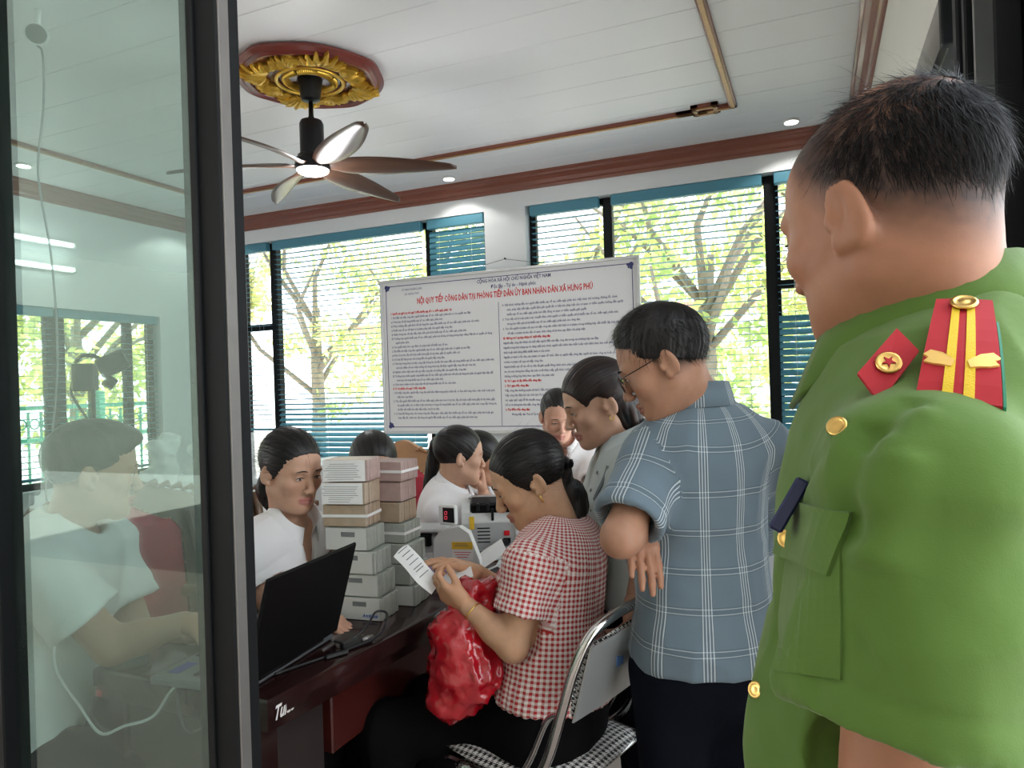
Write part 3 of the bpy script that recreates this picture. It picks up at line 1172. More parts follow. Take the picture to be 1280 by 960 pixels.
# ------------------------------------------------------------------ notice board
def notice_board():
    x0, x1, z0, z1, yf = -3.62, -1.235, .985, 2.372, 5.455
    r = empty('notice_board', ((x0 + x1) / 2, yf + .02, z0), 'large white printed notice board with red heading hanging over the pillar', 'board')
    B = np.array(r.location)
    cx = (x0 + x1) / 2
    MB().box((cx - B[0], .006, (z1 - z0) / 2), (x1 - x0 - .02, .014, z1 - z0 - .02)).build('panel', pmat('white_print_film', (0.74, 0.74, 0.76, 1), .02, 2, .38), r)
    AL = pmat('pale_aluminium', (0.58, 0.59, 0.60, 1), .06, 40, .35, .5)
    for nm, c, d in (('frame_rail', (cx, z1 - .012), (x1 - x0, .024)), ('frame_rail', (cx, z0 + .012), (x1 - x0, .024)),
                     ('frame_rail', (x0 + .012, (z0 + z1) / 2), (.024, z1 - z0 - .048)), ('frame_rail', (x1 - .012, (z0 + z1) / 2), (.024, z1 - z0 - .048))):
        MB().box((c[0] - B[0], 0, c[1] - B[2]), (d[0], .034, d[1]), bev=.003).build(nm, AL, r)
    NB = pmat('navy_print', (0.035, 0.040, 0.16, 1), .05, 30, .5)
    RD = pmat('red_print', (0.60, 0.02, 0.02, 1), .05, 30, .5)
    yp = yf + .0185
    R = np.array([[1, 0, 0], [0, 0, -1], [0, 1, 0]]).astype(float)
    # printed border and centre rule
    mb = MB()
    for c, d in (((cx, z1 - .060), (x1 - x0 - .12, .006)), ((cx, z0 + .060), (x1 - x0 - .12, .006)), ((x0 + .060, (z0 + z1) / 2), (.006, z1 - z0 - .12)), ((x1 - .060, (z0 + z1) / 2), (.006, z1 - z0 - .12)),
                 ((cx - .020, z0 + .06 + (z1 - z0 - .33) / 2), (.004, z1 - z0 - .34))):
        mb.box((c[0], yp, c[1]), (d[0], .0012, d[1]))
    for sx in (-1, 1):
        for sz in (-1, 1):
            for (ox, oz, rr) in ((0, 0, .020), (.026, 0, .013), (0, .026, .013), (.020, .020, .010)):
                a = np.linspace(0, 2 * PI, 8, endpoint=False)
                c = ((x1 if sx > 0 else x0) - sx * (.066 + ox), (z1 if sz > 0 else z0) - sz * (.066 + oz))
                mb.prism([(c[0] + rr * math.cos(t), c[1] + rr * math.sin(t)) for t in a], lambda p: (p[0], yp - .0009, p[1]), lambda p: (p[0], yp, p[1]))
    mb.build('printed_border', NB, r, B)
    red, navy = MB(), MB()

    def line(txt, x, z, size, col, align='LEFT', maxw=None, bold=.0, shear=0):
        v, f = text_mesh(txt, size, None, 't', R, (0, 0, 0), align=align, bold=bold, shear=shear, res=1)
        if len(v) == 0:
            return
        w = v[:, 0].max() - v[:, 0].min()
        k = .80
        if maxw and w * k > maxw:
            k = maxw / w
        v[:, 0] *= k
        v = v + np.array((x, yp, z), dtype=np.float32)
        col.add(v, f)
    line('CỘNG HÒA XÃ HỘI CHỦ NGHĨA VIỆT NAM', cx + .12, z1 - .103, .042, navy, 'CENTER', bold=.0010)
    line('Độc lập - Tự do - Hạnh phúc', cx + .12, z1 - .155, .042, navy, 'CENTER', bold=.0010)
    line('ỦY BAN NHÂN DÂN', x0 + .33, z1 - .108, .028, navy, 'CENTER')
    line('XÃ HƯNG PHÚ', x0 + .33, z1 - .148, .028, navy, 'CENTER')
    line('NỘI QUY TIẾP CÔNG DÂN TẠI PHÒNG TIẾP DÂN ỦY BAN NHÂN DÂN XÃ HƯNG PHÚ', cx, z1 - .232, .070, red, 'CENTER', 1.62, .0022)
    LC = [('r', 'I. Quyền và nghĩa vụ của người đến khiếu nại, tố cáo, kiến nghị, phản ánh'),
          ('n', '1. Khi đến nơi tiếp công dân, người khiếu nại, tố cáo, kiến nghị, phản ánh có các quyền sau đây:'),
          ('n', 'a) Trình bày về nội dung khiếu nại, tố cáo, kiến nghị, phản ánh;'),
          ('n', 'b) Được hướng dẫn, giải thích về nội dung liên quan đến khiếu nại, tố cáo, kiến nghị, phản ánh của mình;'),
          ('n', 'c) Khiếu nại, tố cáo về hành vi vi phạm pháp luật của người tiếp công dân;'),
          ('n', 'd) Nhận thông báo về việc tiếp nhận, kết quả xử lý khiếu nại, tố cáo, kiến nghị, phản ánh;'),
          ('n', 'đ) Trường hợp người khiếu nại, tố cáo, kiến nghị, phản ánh không sử dụng thông thạo tiếng Việt thì có quyền sử dụng'),
          ('n', '    người phiên dịch;'), ('n', 'e) Các quyền khác theo quy định của pháp luật về khiếu nại, tố cáo.'),
          ('n', '2. Khi đến nơi tiếp công dân, người khiếu nại, tố cáo, kiến nghị, phản ánh có nghĩa vụ sau đây:'),
          ('n', 'a) Nêu rõ họ tên, địa chỉ hoặc xuất trình giấy tờ tùy thân, giấy ủy quyền (nếu có);'),
          ('n', 'b) Có thái độ đúng mực, tôn trọng đối với người tiếp công dân;'),
          ('n', 'c) Trình bày trung thực sự việc, cung cấp thông tin, tài liệu liên quan đến nội dung khiếu nại, tố cáo, kiến nghị, phản ánh;'),
          ('n', '    ký hoặc điểm chỉ xác nhận những nội dung trình bày đã được người tiếp công dân ghi chép lại;'),
          ('n', 'd) Nghiêm chỉnh chấp hành nội quy tiếp công dân và hướng dẫn của người tiếp công dân;'),
          ('n', 'đ) Trường hợp nhiều người cùng khiếu nại, tố cáo, kiến nghị, phản ánh về một nội dung thì phải cử người đại diện để'),
          ('n', '    trình bày nội dung khiếu nại, tố cáo, kiến nghị, phản ánh;'), ('n', 'e) Chịu trách nhiệm trước pháp luật về nội dung khiếu nại, tố cáo của mình.'),
          ('r', 'II. Trách nhiệm của người tiếp công dân'),
          ('n', '1. Khi tiếp công dân, người tiếp công dân phải bảo đảm trang phục chỉnh tề, có đeo thẻ công chức, viên chức hoặc phù'),
          ('n', '    hiệu theo quy định;'), ('n', '2. Yêu cầu người đến khiếu nại, tố cáo, kiến nghị, phản ánh nêu rõ họ tên, địa chỉ hoặc xuất trình giấy tờ tùy thân, giấy'),
          ('n', '    ủy quyền (nếu có); có đơn hoặc trình bày rõ ràng nội dung khiếu nại, tố cáo, kiến nghị, phản ánh; cung cấp thông tin,'),
          ('n', '    tài liệu cần thiết cho việc tiếp nhận, thụ lý vụ việc;'),
          ('n', '3. Có thái độ đúng mực, tôn trọng công dân, lắng nghe, tiếp nhận đơn khiếu nại, tố cáo, kiến nghị, phản ánh hoặc ghi'),
          ('n', '    chép đầy đủ, chính xác nội dung mà người đến khiếu nại, tố cáo, kiến nghị, phản ánh trình bày.')]
    RCc = [('n', '4. Giải thích, hướng dẫn cho người đến khiếu nại, tố cáo, kiến nghị, phản ánh chấp hành chủ trương, đường lối, chính'),
           ('n', '    sách, pháp luật, kết luận, quyết định giải quyết đã có hiệu lực pháp luật của cơ quan có thẩm quyền; hướng dẫn người'),
           ('n', '    khiếu nại, tố cáo, kiến nghị, phản ánh đến đúng cơ quan có thẩm quyền giải quyết;'),
           ('n', '5. Trực tiếp xử lý hoặc phân loại, chuyển đơn, trình người có thẩm quyền xử lý khiếu nại, tố cáo, kiến nghị, phản ánh;'),
           ('n', '    thông báo kết quả xử lý khiếu nại, tố cáo, kiến nghị, phản ánh cho công dân;'),
           ('n', '6. Yêu cầu người vi phạm nội quy nơi tiếp công dân chấm dứt hành vi vi phạm; trong trường hợp cần thiết, lập biên bản'),
           ('n', '    về việc vi phạm và yêu cầu cơ quan chức năng xử lý theo quy định của pháp luật.'),
           ('r', 'III. Những trường hợp được từ chối tiếp công dân'),
           ('n', 'Người tiếp công dân được từ chối tiếp người đến nơi tiếp công dân trong các trường hợp sau đây:'),
           ('n', 'Người trong tình trạng say do dùng chất kích thích, người mắc bệnh tâm thần hoặc một bệnh khác làm mất khả năng nhận'),
           ('n', 'thức hoặc khả năng điều khiển hành vi của mình;'),
           ('n', 'Người có hành vi đe dọa, xúc phạm cơ quan, tổ chức, đơn vị, người tiếp công dân, người thi hành công vụ hoặc có hành'),
           ('n', 'vi khác vi phạm nội quy nơi tiếp công dân;'),
           ('n', 'Người khiếu nại, tố cáo về vụ việc đã giải quyết đúng chính sách, pháp luật, được cơ quan nhà nước có thẩm quyền kiểm'),
           ('n', 'tra, rà soát, thông báo bằng văn bản và đã được tiếp, giải thích, hướng dẫn nhưng vẫn cố tình khiếu nại, tố cáo kéo dài;'),
           ('n', 'Những trường hợp khác theo quy định của pháp luật.'), ('r', 'IV. Thời gian và địa điểm tiếp công dân:'), ('r', '1. Thời gian tiếp công dân:'),
           ('n', 'Tiếp công dân thường xuyên từ thứ 2 đến thứ 6 hàng tuần, trong giờ hành chính (trừ ngày nghỉ, ngày lễ).'),
           ('n', 'Tiếp công dân định kỳ của Chủ tịch Ủy ban nhân dân xã vào các ngày theo lịch; nếu trùng'),
           ('n', 'vào ngày nghỉ, ngày lễ thì chuyển sang ngày làm việc tiếp theo. Văn phòng có trách nhiệm'), ('n', 'bố trí và thông báo lịch tiếp công dân.'),
           ('r', '2. Địa điểm tiếp công dân:'), ('n', '       Phòng tiếp dân Trụ sở Ủy ban nhân dân xã Hưng Phú.')]
    zt = z1 - .315
    for L_, xl, st, w_ in ((LC, x0 + .105, .0375, 1.03), (RCc, cx + .015, .0400, 1.08)):
        for i, (c, t) in enumerate(L_):
            line(t, xl + (.018 if t[0] == ' ' else 0), zt - i * st, .0255, red if c == 'r' else navy, maxw=w_, bold=.0014 if c == 'r' else .0005)
    a = navy.build('navy_lettering', NB, r, B)
    b = red.build('red_lettering', RD, r, B)
    # hanging wire and nail on the pillar
    mb = MB()
    mb.tube([(x0 + .75, yf + .03, z1 - .005), (-2.41, YB - .008, 2.470), (x1 - .72, yf + .03, z1 - .005)], .0018, 5)
    mb.build('hanging_wire', M['black'], r, B)
    n_ = MB().tube([(-2.41, YB + .005, 2.470), (-2.41, YB - .022, 2.474)], .006, 8).build('wall_nail', M['black'])
    tag(n_, 'dark nail in the pillar that holds the notice board wire', 'nail')


notice_board()
# ------------------------------------------------------------------ people: materials
def skin_mat():
    m = N('skin')
    at = m.n('Attribute', attribute_name='col')
    n = m.noise(60, 3)
    c = m.mix(n, (0.86, 0.84, 0.84, 1), (1.08, 1.06, 1.06, 1))
    x = m.n('Mix', data_type='RGBA', blend_type='MULTIPLY')
    x.inputs[0].default_value = 1.0
    m.l(at.outputs['Color'], x.inputs[6])
    m.l(c, x.inputs[7])
    m.l(x.outputs[2], m.b.inputs['Base Color'])
    m.set(Roughness=0.48)
    m.b.inputs['Specular IOR Level'].default_value = 0.35
    m.b.inputs['Subsurface Weight'].default_value = 0.12
    m.b.inputs['Subsurface Radius'].default_value = (0.012, 0.004, 0.002)
    m.bump(m.noise(420, 2), 0.12, 0.0008)
    return m.m


SKIN = skin_mat()


def hair_mat():
    m = N('black_hair')
    at = m.n('Attribute', attribute_name='col')
    m.l(at.outputs['Color'], m.b.inputs['Base Color'])
    m.set(Roughness=0.42)
    m.b.inputs['Specular IOR Level'].default_value = 0.32
    m.bump(m.noise(260, 2, stretch=(1, 1, .3)), 0.25, 0.001)
    return m.m


HAIR = hair_mat()
STRAND = pmat('hair_strand', (0.007, 0.006, 0.0055, 1), .5, 90, .55, spec=.18)
SCLERA = pmat('eye_white', (0.62, 0.58, 0.55, 1), .03, 50, .2)
IRIS = pmat('dark_iris', (0.012, 0.008, 0.006, 1), .1, 50, .12)
GOLD = pmat('gold_metal', (0.80, 0.52, 0.16, 1), .15, 120, .28, 1.0)


def cloth(name, c, var=.05, rough=.85, weave=900, sheen=.15, cscale=9):
    m = N(name)
    n = m.noise(cscale, 4)
    a = tuple(x * (1 - var) for x in c[:3]) + (1,)
    b = tuple(min(1, x * (1 + var)) for x in c[:3]) + (1,)
    m.l(m.mix(n, a, b), m.b.inputs['Base Color'])
    m.set(Roughness=rough)
    m.b.inputs['Specular IOR Level'].default_value = 0.2
    m.b.inputs['Sheen Weight'].default_value = sheen
    h = m.math('ADD', m.math('MULTIPLY', m.noise(weave, 2), .3), m.noise(45, 4))
    m.bump(h, 0.22, 0.003)
    return m


WHITE_SHIRT = cloth('white_cotton', (0.80, 0.79, 0.80, 1)).m
TEE = cloth('white_jersey', (0.84, 0.85, 0.82, 1)).m
GRAYGREEN = cloth('pale_grey_green_jersey', (0.50, 0.56, 0.555, 1)).m
GREEN = cloth('green_uniform_twill', (0.088, 0.168, 0.028, 1), .06, .8).m
GREEN_DARK = cloth('green_uniform_seam', (0.045, 0.105, 0.018, 1)).m
NAVY = cloth('navy_trouser_wool', (0.0055, 0.007, 0.012, 1), .1, .9, 900, .0).m
BLACKP = cloth('black_trouser_cloth', (0.005, 0.0046, 0.005, 1), .1, .9, 900, .0).m
for q_ in (NAVY, BLACKP):
    q_.node_tree.nodes['Principled BSDF'].inputs['Specular IOR Level'].default_value = .06


def stripes(m, u, period, offs, width):
    r = None
    w = m.math('FLOORED_MODULO', u, period)
    for o in offs:
        c = m.math('COMPARE', w, o, width)
        r = c if r is None else m.math('MAXIMUM', r, c)
    return r


def plaid_mat():
    m = cloth('blue_grey_plaid_cotton', (0.1, 0.16, 0.2, 1))
    uv = m.n('UVMap')
    sp = m.n('SeparateXYZ')
    m.l(uv.outputs[0], sp.inputs[0])
    u, v = sp.outputs[0], sp.outputs[1]
    base = m.mix(m.noise(9, 4), (0.128, 0.178, 0.215, 1), (0.158, 0.212, 0.250, 1))
    band = m.math('MAXIMUM', stripes(m, u, .092, (.030,), .0125), stripes(m, v, .085, (.055,), .010))
    c1 = m.mix(m.math('MULTIPLY', band, .35), base, (0.075, 0.105, 0.125, 1))
    lu = stripes(m, u, .092, (.0205, .0268, .0332, .0395), .00105)
    lv = stripes(m, v, .085, (.049, .0605), .0009)
    both = m.math('MULTIPLY', lu, lv)
    k = m.math('MAXIMUM', m.math('MULTIPLY', lu, .72), m.math('MULTIPLY', lv, .5))
    k = m.math('MAXIMUM', k, both)
    m.l(m.mix(k, c1, (0.62, 0.70, 0.72, 1)), m.b.inputs['Base Color'])
    return m.m


def gingham_mat():
    m = cloth('red_gingham_cotton', (0.5, 0.1, 0.1, 1))
    uv = m.n('UVMap')
    sp = m.n('SeparateXYZ')
    m.l(uv.outputs[0], sp.inputs[0])
    p = .0128
    a = m.math('LESS_THAN', m.math('FLOORED_MODULO', sp.outputs[0], p), p / 2)
    b = m.math('LESS_THAN', m.math('FLOORED_MODULO', sp.outputs[1], p), p / 2)
    s = m.math('MULTIPLY', m.math('ADD', a, b), .5)
    c = m.mix(s, (0.80, 0.74, 0.70, 1), (0.42, 0.026, 0.026, 1))
    m.l(c, m.b.inputs['Base Color'])
    return m.m


PLAID = plaid_mat()
GINGHAM = gingham_mat()


# ------------------------------------------------------------------ people: hands
def hand_prims(w, d, n, thumb, size=1.0, curl=(.3, .35, .25), tcurl=.3, spread=.10, per=None, tdir=(.62, .72, .35)):
    """w wrist, d direction wrist to knuckles, n palm normal (palm faces n), thumb +1/-1 side along cross(d, n)"""
    d = nrm(d)
    n = nrm(np.asarray(n) - d * np.dot(n, d))
    s = np.cross(d, n) * thumb          # towards the thumb
    L = size
    out = []
    pw = [(.029, .082), (.010, .088), (-.010, .084), (-.028, .075)]
    fl = [(.040, .024, .019), (.044, .028, .020), (.041, .026, .019), (.032, .019, .017)]
    fr = [.0092, .0095, .0090, .0080]
    for i in range(4):
        x, y = pw[i]
        a = w + L * (s * x * .55 + d * .012)
        b = w + L * (s * x + d * y)
        out.append(C(a, b, .0145 * L, .0118 * L, k=.016 * L))
    out.append(C(w + L * (s * .012 + d * .022 + n * .006), w + L * (s * .022 + d * .05 + n * .008), .017 * L, .012 * L, k=.018 * L))
    out.append(C(w + L * (-s * .018 + d * .02 + n * .005), w + L * (-s * .024 + d * .055 + n * .006), .014 * L, .011 * L, k=.018 * L))
    for i in range(4):
        x, y = pw[i]
        b = w + L * (s * x + d * y)
        cu = per[i] if per else curl
        sp = spread * (1.5 - i) / 1.5
        dd = nrm(d + s * sp * .6)
        ang = 0
        for j in range(3):
            ang += cu[j]
            e = math.cos(ang) * dd + math.sin(ang) * n
            q = b + L * fl[i][j] * e
            r0 = fr[i] * (1 - .10 * j) * L
            out.append(C(b, q, r0, r0 * .90, k=.0055 * L))
            b = q
    a = w + L * (s * .024 + d * .022 + n * .006)
    t1 = nrm(d * tdir[0] + s * tdir[1] + n * tdir[2])
    b = a + L * .044 * t1
    out.append(C(a, b, .0135 * L, .0108 * L, k=.014 * L))
    t2 = nrm(t1 * math.cos(tcurl) + (d * .8 - s * .5 + n * .3) * math.sin(tcurl))
    c = b + L * .032 * t2
    out.append(C(b, c, .0106 * L, .0096 * L, k=.006 * L))
    t3 = nrm(t2 * math.cos(tcurl) + (d * .7 - s * .6 + n * .3) * math.sin(tcurl))
    out.append(C(c, c + L * .024 * t3, .0096 * L, .0078 * L, k=.006 * L))
    return out


# ------------------------------------------------------------------ people: head
def head_prims(L, s, R, neck, o):
    jw = o.get('jaw', 1.0)
    ck = o.get('cheek', 1.0)
    nz = o.get('nose', 1.0)
    e = lambda c, r, k=.02, op='u': E(L(c), np.array(r) * s, R, k * s, op)
    c = lambda a, b, ra, rb=None, k=.02, op='u': C(L(a), L(b), ra * s, (ra if rb is None else rb) * s, k * s, op=op)
    P = [e((0, -.014, .032), (.0735, .093, .083)),
         e((0, .030, .030), (.062, .056, .058), .03),
         e((0, .034, -.030), (.0595 * ck, .050, .070), .03),
         e((0, .028, -.070), (.052 * jw, .052, .040), .03),
         c((-.046 * jw, -.004, -.058), (-.020 * jw, .062, -.096), .019, .017, .03),
         c((.046 * jw, -.004, -.058), (.020 * jw, .062, -.096), .019, .017, .03),
         e((0, .074, -.099), (.019, .016, .016), .022)]
    for q in (-1, 1):
        P += [e((q * .040 * ck, .058, -.026), (.024, .022, .020), .02),
              c((q * .040, .078, .019), (q * .008, .086, .016), .008, .008, .014)]
    for q in (-1, 1):
        P += [e((q * .031, .098, .000), (.017, .016, .0125), .012, 's'),
              e((q * .031, .0725, .001), (.0155, .0150, .0125), .006)]
    P += [c((0, .087, .004), (0, .103 * nz + .001, -.030), .0068, .0098 * nz, .012),
          e((0, .1055, -.0355), (.0105 * nz, .0095, .0085), .008)]
    for q in (-1, 1):
        P += [e((q * .0125 * nz, .0985, -.039), (.0078, .0095, .0068), .006),
              e((q * .0065, .1035, -.0455), (.0032, .005, .0030), .003, 's')]
    P += [c((-.021, .082, -.0665), (0, .0935, -.0625), .0048, .0056, .006), c((.021, .082, -.0665), (0, .0935, -.0625), .0048, .0056, .006),
          c((-.017, .083, -.0745), (0, .0905, -.0765), .0052, .0066, .006), c((.017, .083, -.0745), (0, .0905, -.0765), .0052, .0066, .006),
          c((-.022, .089, -.0700), (.022, .089, -.0700), .0014, .0014, .003, 's')]
    es = o.get('ear', 1.0)
    for q in (-1, 1):
        ro = R @ rotm((0, 0, 1), q * o.get('flare', .32)) @ rotm((1, 0, 0), -.18)
        P += [E(L((q * .0775, -.014, -.010)), np.array((.0075, .0185, .0315)) * s * es, ro, .006 * s),
              E(L((q * .0850, -.008, -.005)), np.array((.0062, .0100, .0190)) * s * es, ro, .005 * s, 's'),
              E(L((q * .0765, -.003, -.034)), np.array((.0062, .0075, .0085)) * s * es, ro, .006 * s),
              E(L((q * .0755, .004, -.014)), np.array((.0060, .0050, .0080)) * s * es, ro, .006 * s)]
    nr = o.get('neck_r', .052)
    P += [C(L((0, -.022, -.050)), neck + (L((0, -.012, 0)) - L((0, 0, 0))) * 0, nr * s, nr * 1.10 * s, .035 * s)]
    return P


def surf_y(pl, x, z, w=.0045):
    m = (np.abs(pl[:, 0] - x) < w) & (np.abs(pl[:, 2] - z) < w) & (pl[:, 1] > .02)
    return pl[m, 1].max() if m.any() else .085


def seg_d(P, a, b):
    a, b = np.asarray(a, float), np.asarray(b, float)
    t = np.clip(((P - a) @ (b - a)) / ((b - a) @ (b - a)), 0, 1)
    return np.linalg.norm(P - a - t[:, None] * (b - a), axis=1)


def skin_colors(pl, tone, o):
    col = np.ones((len(pl), 4))
    col[:, :3] = tone
    lip = np.minimum(np.minimum(seg_d(pl, (-.021, .086, -.0665), (0, .097, -.0630)), seg_d(pl, (.021, .086, -.0665), (0, .097, -.0630))),
                     np.minimum(seg_d(pl, (-.018, .087, -.0745), (0, .095, -.0765)), seg_d(pl, (.018, .087, -.0745), (0, .095, -.0765))))
    f = np.clip((.0070 - lip) / .0025, 0, 1)[:, None] * (pl[:, 1:2] > .07) * .75
    lc = np.array(o.get('lips', (.42, .12, .11)))
    col[:, :3] = col[:, :3] * (1 - f) + lc * f
    for q in (-1, 1):
        d = np.linalg.norm(pl - np.array((q * .042, .072, -.03)), axis=1)
        f = np.clip(1 - d / .032, 0, 1)[:, None] * .35
        col[:, :3] = col[:, :3] * (1 - f) + np.array((tone[0] * 1.02, tone[1] * .78, tone[2] * .76)) * f
    return col


LIPS_W = (.42, .15, .14)
_hid = [0]


def hair_region_prims(L, s, R, o):
    """tied-back hair cap"""
    e = lambda c, r, k=.012, op='u': E(L(c), np.array(r) * s, R, k * s, op)
    th = o.get('th', .009)
    P = [e((0, -.016, .034), (.0735 + th, .094 + th, .084 + th))]
    for q in o.get('vol', []):
        P.append(e(q[0], q[1], .03))
    fh = o.get('front', (0, .120, -.022))
    P.append(e(fh, o.get('front_r', (.115, .094, .100)), .010, 's'))
    return P


class Person:
    pass


def mk_person(name, label, base, head_c, hf, hp, neck, pelvis, bf, arms, tone, hs=1.0, legs='stand', sex='f', group=None, vox=.007, head_vox=.003,
              ho=None, hair=None, top=None, bottom=NAVY, w=1.0, dep=1.0, belly=0, hroll=0.0, knees=None, hems=-.12, infl=.013, neckr=None, shoes=True, collar=True, vneck=.10, sleeve=.62, cuff=.016, sleeve_k=.035, foldamp=.010, spine=0.0, sleeve_mat=None):
    """hf: horizontal face direction, hp: downward pitch of the head; neck: base of the neck; bf: chest direction; arms: {'L':(shoulder, elbow, wrist, hand kwargs|None)}"""
    ho = ho or {}
    pr = Person()
    B = np.array((base[0], base[1], 0.0))
    root = empty(name, B, label, 'person', group)
    pr.root = root
    neck, pelvis, head_c = (np.array(x, float) for x in (neck, pelvis, head_c))
    up = nrm(neck - pelvis)
    bf = np.asarray(bf, float)
    rt = nrm(np.cross(bf, up))
    fw = np.cross(up, rt)
    RB = np.stack([rt, fw, up], 1)
    Lt = np.linalg.norm(neck - pelvis)
    T = lambda t, x=0, y=0: pelvis + up * Lt * t + rt * x + fw * (y - spine * math.sin(PI * min(max(t, 0), 1)))
    pr.T, pr.up, pr.rt, pr.fw = T, up, rt, fw
    R = frame(hf)
    R = rotm(R[:, 0], -hp) @ R
    R = rotm(R[:, 1], hroll) @ R
    pr.R = R
    L = lambda p: head_c + hs * (R @ np.asarray(p, float))
    pr.L = L

    def torso(i, cl=None, low=True):
        ww, dd = w, dep
        P = []
        if low:
            P.append(E(T(.02, 0, -.01), (.160 * ww + i, .112 * dd + i, .115 + i), RB, .05, clip=cl))
        P += [C(T(.06), T(.45, 0, .006), .140 * ww + i, .128 * ww + i, .05, rt, .74 * dd, clip=cl),
              C(T(.45, 0, .006), T(.80, 0, -.005), .130 * ww + i, .142 * ww + i, .06, rt, .72 * dd, clip=cl),
              E(T(.70, 0, .012), (.140 * ww + i, .106 * dd + i, .15 + i), RB, .05, clip=cl)]
        if belly:
            P.append(E(T(.26, 0, .05), (.125 + i, .085 + belly + i, .15 + i), RB, .07, clip=cl))
        if sex == 'f':
            for q in (-1, 1):
                P.append(E(T(.66, q * .070, .078), (.060 + i * .8, .056 + i * .8, .060 + i * .8), RB, .05, clip=cl))
        for k_, a in arms.items():
            sh = np.array(a[0], float)
            P.append(C(T(.86, 0, -.01) * .55 + sh * .45, sh, .066 + i, .056 * w + i, .05, clip=cl))
            P.append(C(neck - up * .042 - fw * .012, neck * .45 + sh * .55 - up * .004, .042 + i * .6, .040 + i * .6, .05, clip=cl))
        return P

    # ---------------- skin body
    P = torso(-.006)
    for k_, a in arms.items():
        sh, el, wri = (np.array(x, float) for x in a[:3])
        am = .93 if sex == 'f' else 1.06
        P += [C(sh, el, .047 * am, .038 * am, .03), C(el, el * .62 + wri * .38, .0375 * am, .036 * am, .025),
              C(el * .62 + wri * .38, wri, .036 * am, .0255 * am, .02)]
    hipz = pelvis - up * .05
    hips = [hipz + rt * q * .085 for q in (-1, 1)]
    bh = nrm((bf[0], bf[1], 0))
    LP = []
    ank = []
    for i, h in enumerate(hips):
        q = (-1, 1)[i]
        if legs == 'stand':
            z0 = h[2]
            kn = np.array((h[0], h[1], .09 + (z0 - .09) * .50)) + bh * .015
            an = np.array((h[0], h[1], .09)) - bh * .03
        else:
            kn = np.array(knees[i], float) if knees is not None else h + bh * .40 + np.array((0, 0, -.03))
            an = np.array((kn[0], kn[1], .09)) - bh * .04
        ank.append(an)
        LP.append((h, kn, an))
        P += [C(h, kn, .078, .052, .04), C(kn, kn * .6 + an * .4, .050, .050, .03), C(kn * .6 + an * .4, an, .050, .034, .03),
              C(an - np.array((0, 0, .035)), an + bh * .13 - np.array((0, 0, .05)), .036, .026, .03)]
    bv, bq = sdf_mesh(P, max(vox * 1.3, .0095))
    parts = [(bv, bq, np.tile(np.append(tone, 1.0), (len(bv), 1)))]
    # ---------------- head
    hpm = head_prims(L, hs, R, neck, ho)
    hv, hq = sdf_mesh(hpm, head_vox)
    pl = (hv - head_c) @ R / hs
    pr.pl, pr.hv = pl, hv
    hc = skin_colors(pl, np.array(tone), ho)
    if 'paint' in ho:
        hc = ho['paint'](pl, hc)
    parts.append((hv, hq, hc))
    # ---------------- hands
    for k_, a in arms.items():
        if len(a) > 3 and a[3] is not None:
            kw = dict(a[3])
            hvx = kw.pop('vox', .003)
            sc = kw.pop('size', .93 if sex == 'f' else 1.03)
            wri, el = np.array(a[2], float), np.array(a[1], float)
            d = np.array(kw.pop('d', wri - el), float)
            n = np.array(kw.pop('n'), float)
            thumb = kw.pop('thumb')
            hp_ = [C(wri + nrm(el - wri) * .035, wri + nrm(d) * .015, .0262 * sc, .0215 * sc, .02, side=np.cross(d, n), flat=.8)] + hand_prims(wri, d, n, thumb, sc, **kw)
            v_, q_ = sdf_mesh(hp_, hvx)
            parts.append((v_, q_, np.tile(np.append(np.array(tone) * (1.02, .97, .95), 1.0), (len(v_), 1))))
    V, Q, K = merge(parts)
    pr.body = link_mesh('body', V, Q, SKIN, root, B, True, K)
    # ---------------- eyes, lashes, brows
    for q in (-1, 1):
        yz = surf_y(pl, q * .031, -.001)
        op = ho.get('open', .55)
        mb = MB()
        sph = []
        for (cx, cy_, cz, rx, ry, rz, mi) in ((q * .031, yz - .0044, -.002, .0125, .0052, .0058 * op, 0), (q * .031, yz - .0042, -.0024, .0062, .0062, .0058 * op, 1)):
            prof = [(math.sin(t) + 1e-4, -math.cos(t)) for t in np.linspace(0, PI, 7)]
            m2 = MB().lathe(prof, seg=10)
            mb.add([L((cx + x * rx, cy_ + y * ry, cz + z * rz)) for x, y, z in m2.v], m2.f, mi)
        mb.build('eye', [SCLERA, IRIS], root, B, True)
        mb = MB()
        ar = []
        for t in np.linspace(-1, 1, 7):
            x = q * .031 + t * .0145
            z = -.002 + .0062 * op * (1 - t * t) + .0012
            ar.append(L((x, surf_y(pl, x, z) + .0010, z)))
        mb.tube(ar, [.0004, .0011, .0015, .0017, .0015, .0011, .0004], 5)
        mb.build('eyelash', STRAND, root, B, True)
        mb = MB()
        ar = []
        for t in np.linspace(-1, 1, 8):
            x = q * (.031 + t * .0185)
            z = .0205 + .0035 * (1 - t * t) - .0012 * t
            ar.append(L((x, surf_y(pl, x, z) + .0006, z)))
        bw = ho.get('brow', 1.0) * 1.25
        mb.tube(ar, [.0008 * bw, .0020 * bw, .0024 * bw, .0024 * bw, .0022 * bw, .0018 * bw, .0014 * bw, .0004], 5, flat=.6)
        mb.build('eyebrow', STRAND, root, B, True)
    # ---------------- hair
    if hair is not None:
        hair(pr, root, B, L, hs, R)
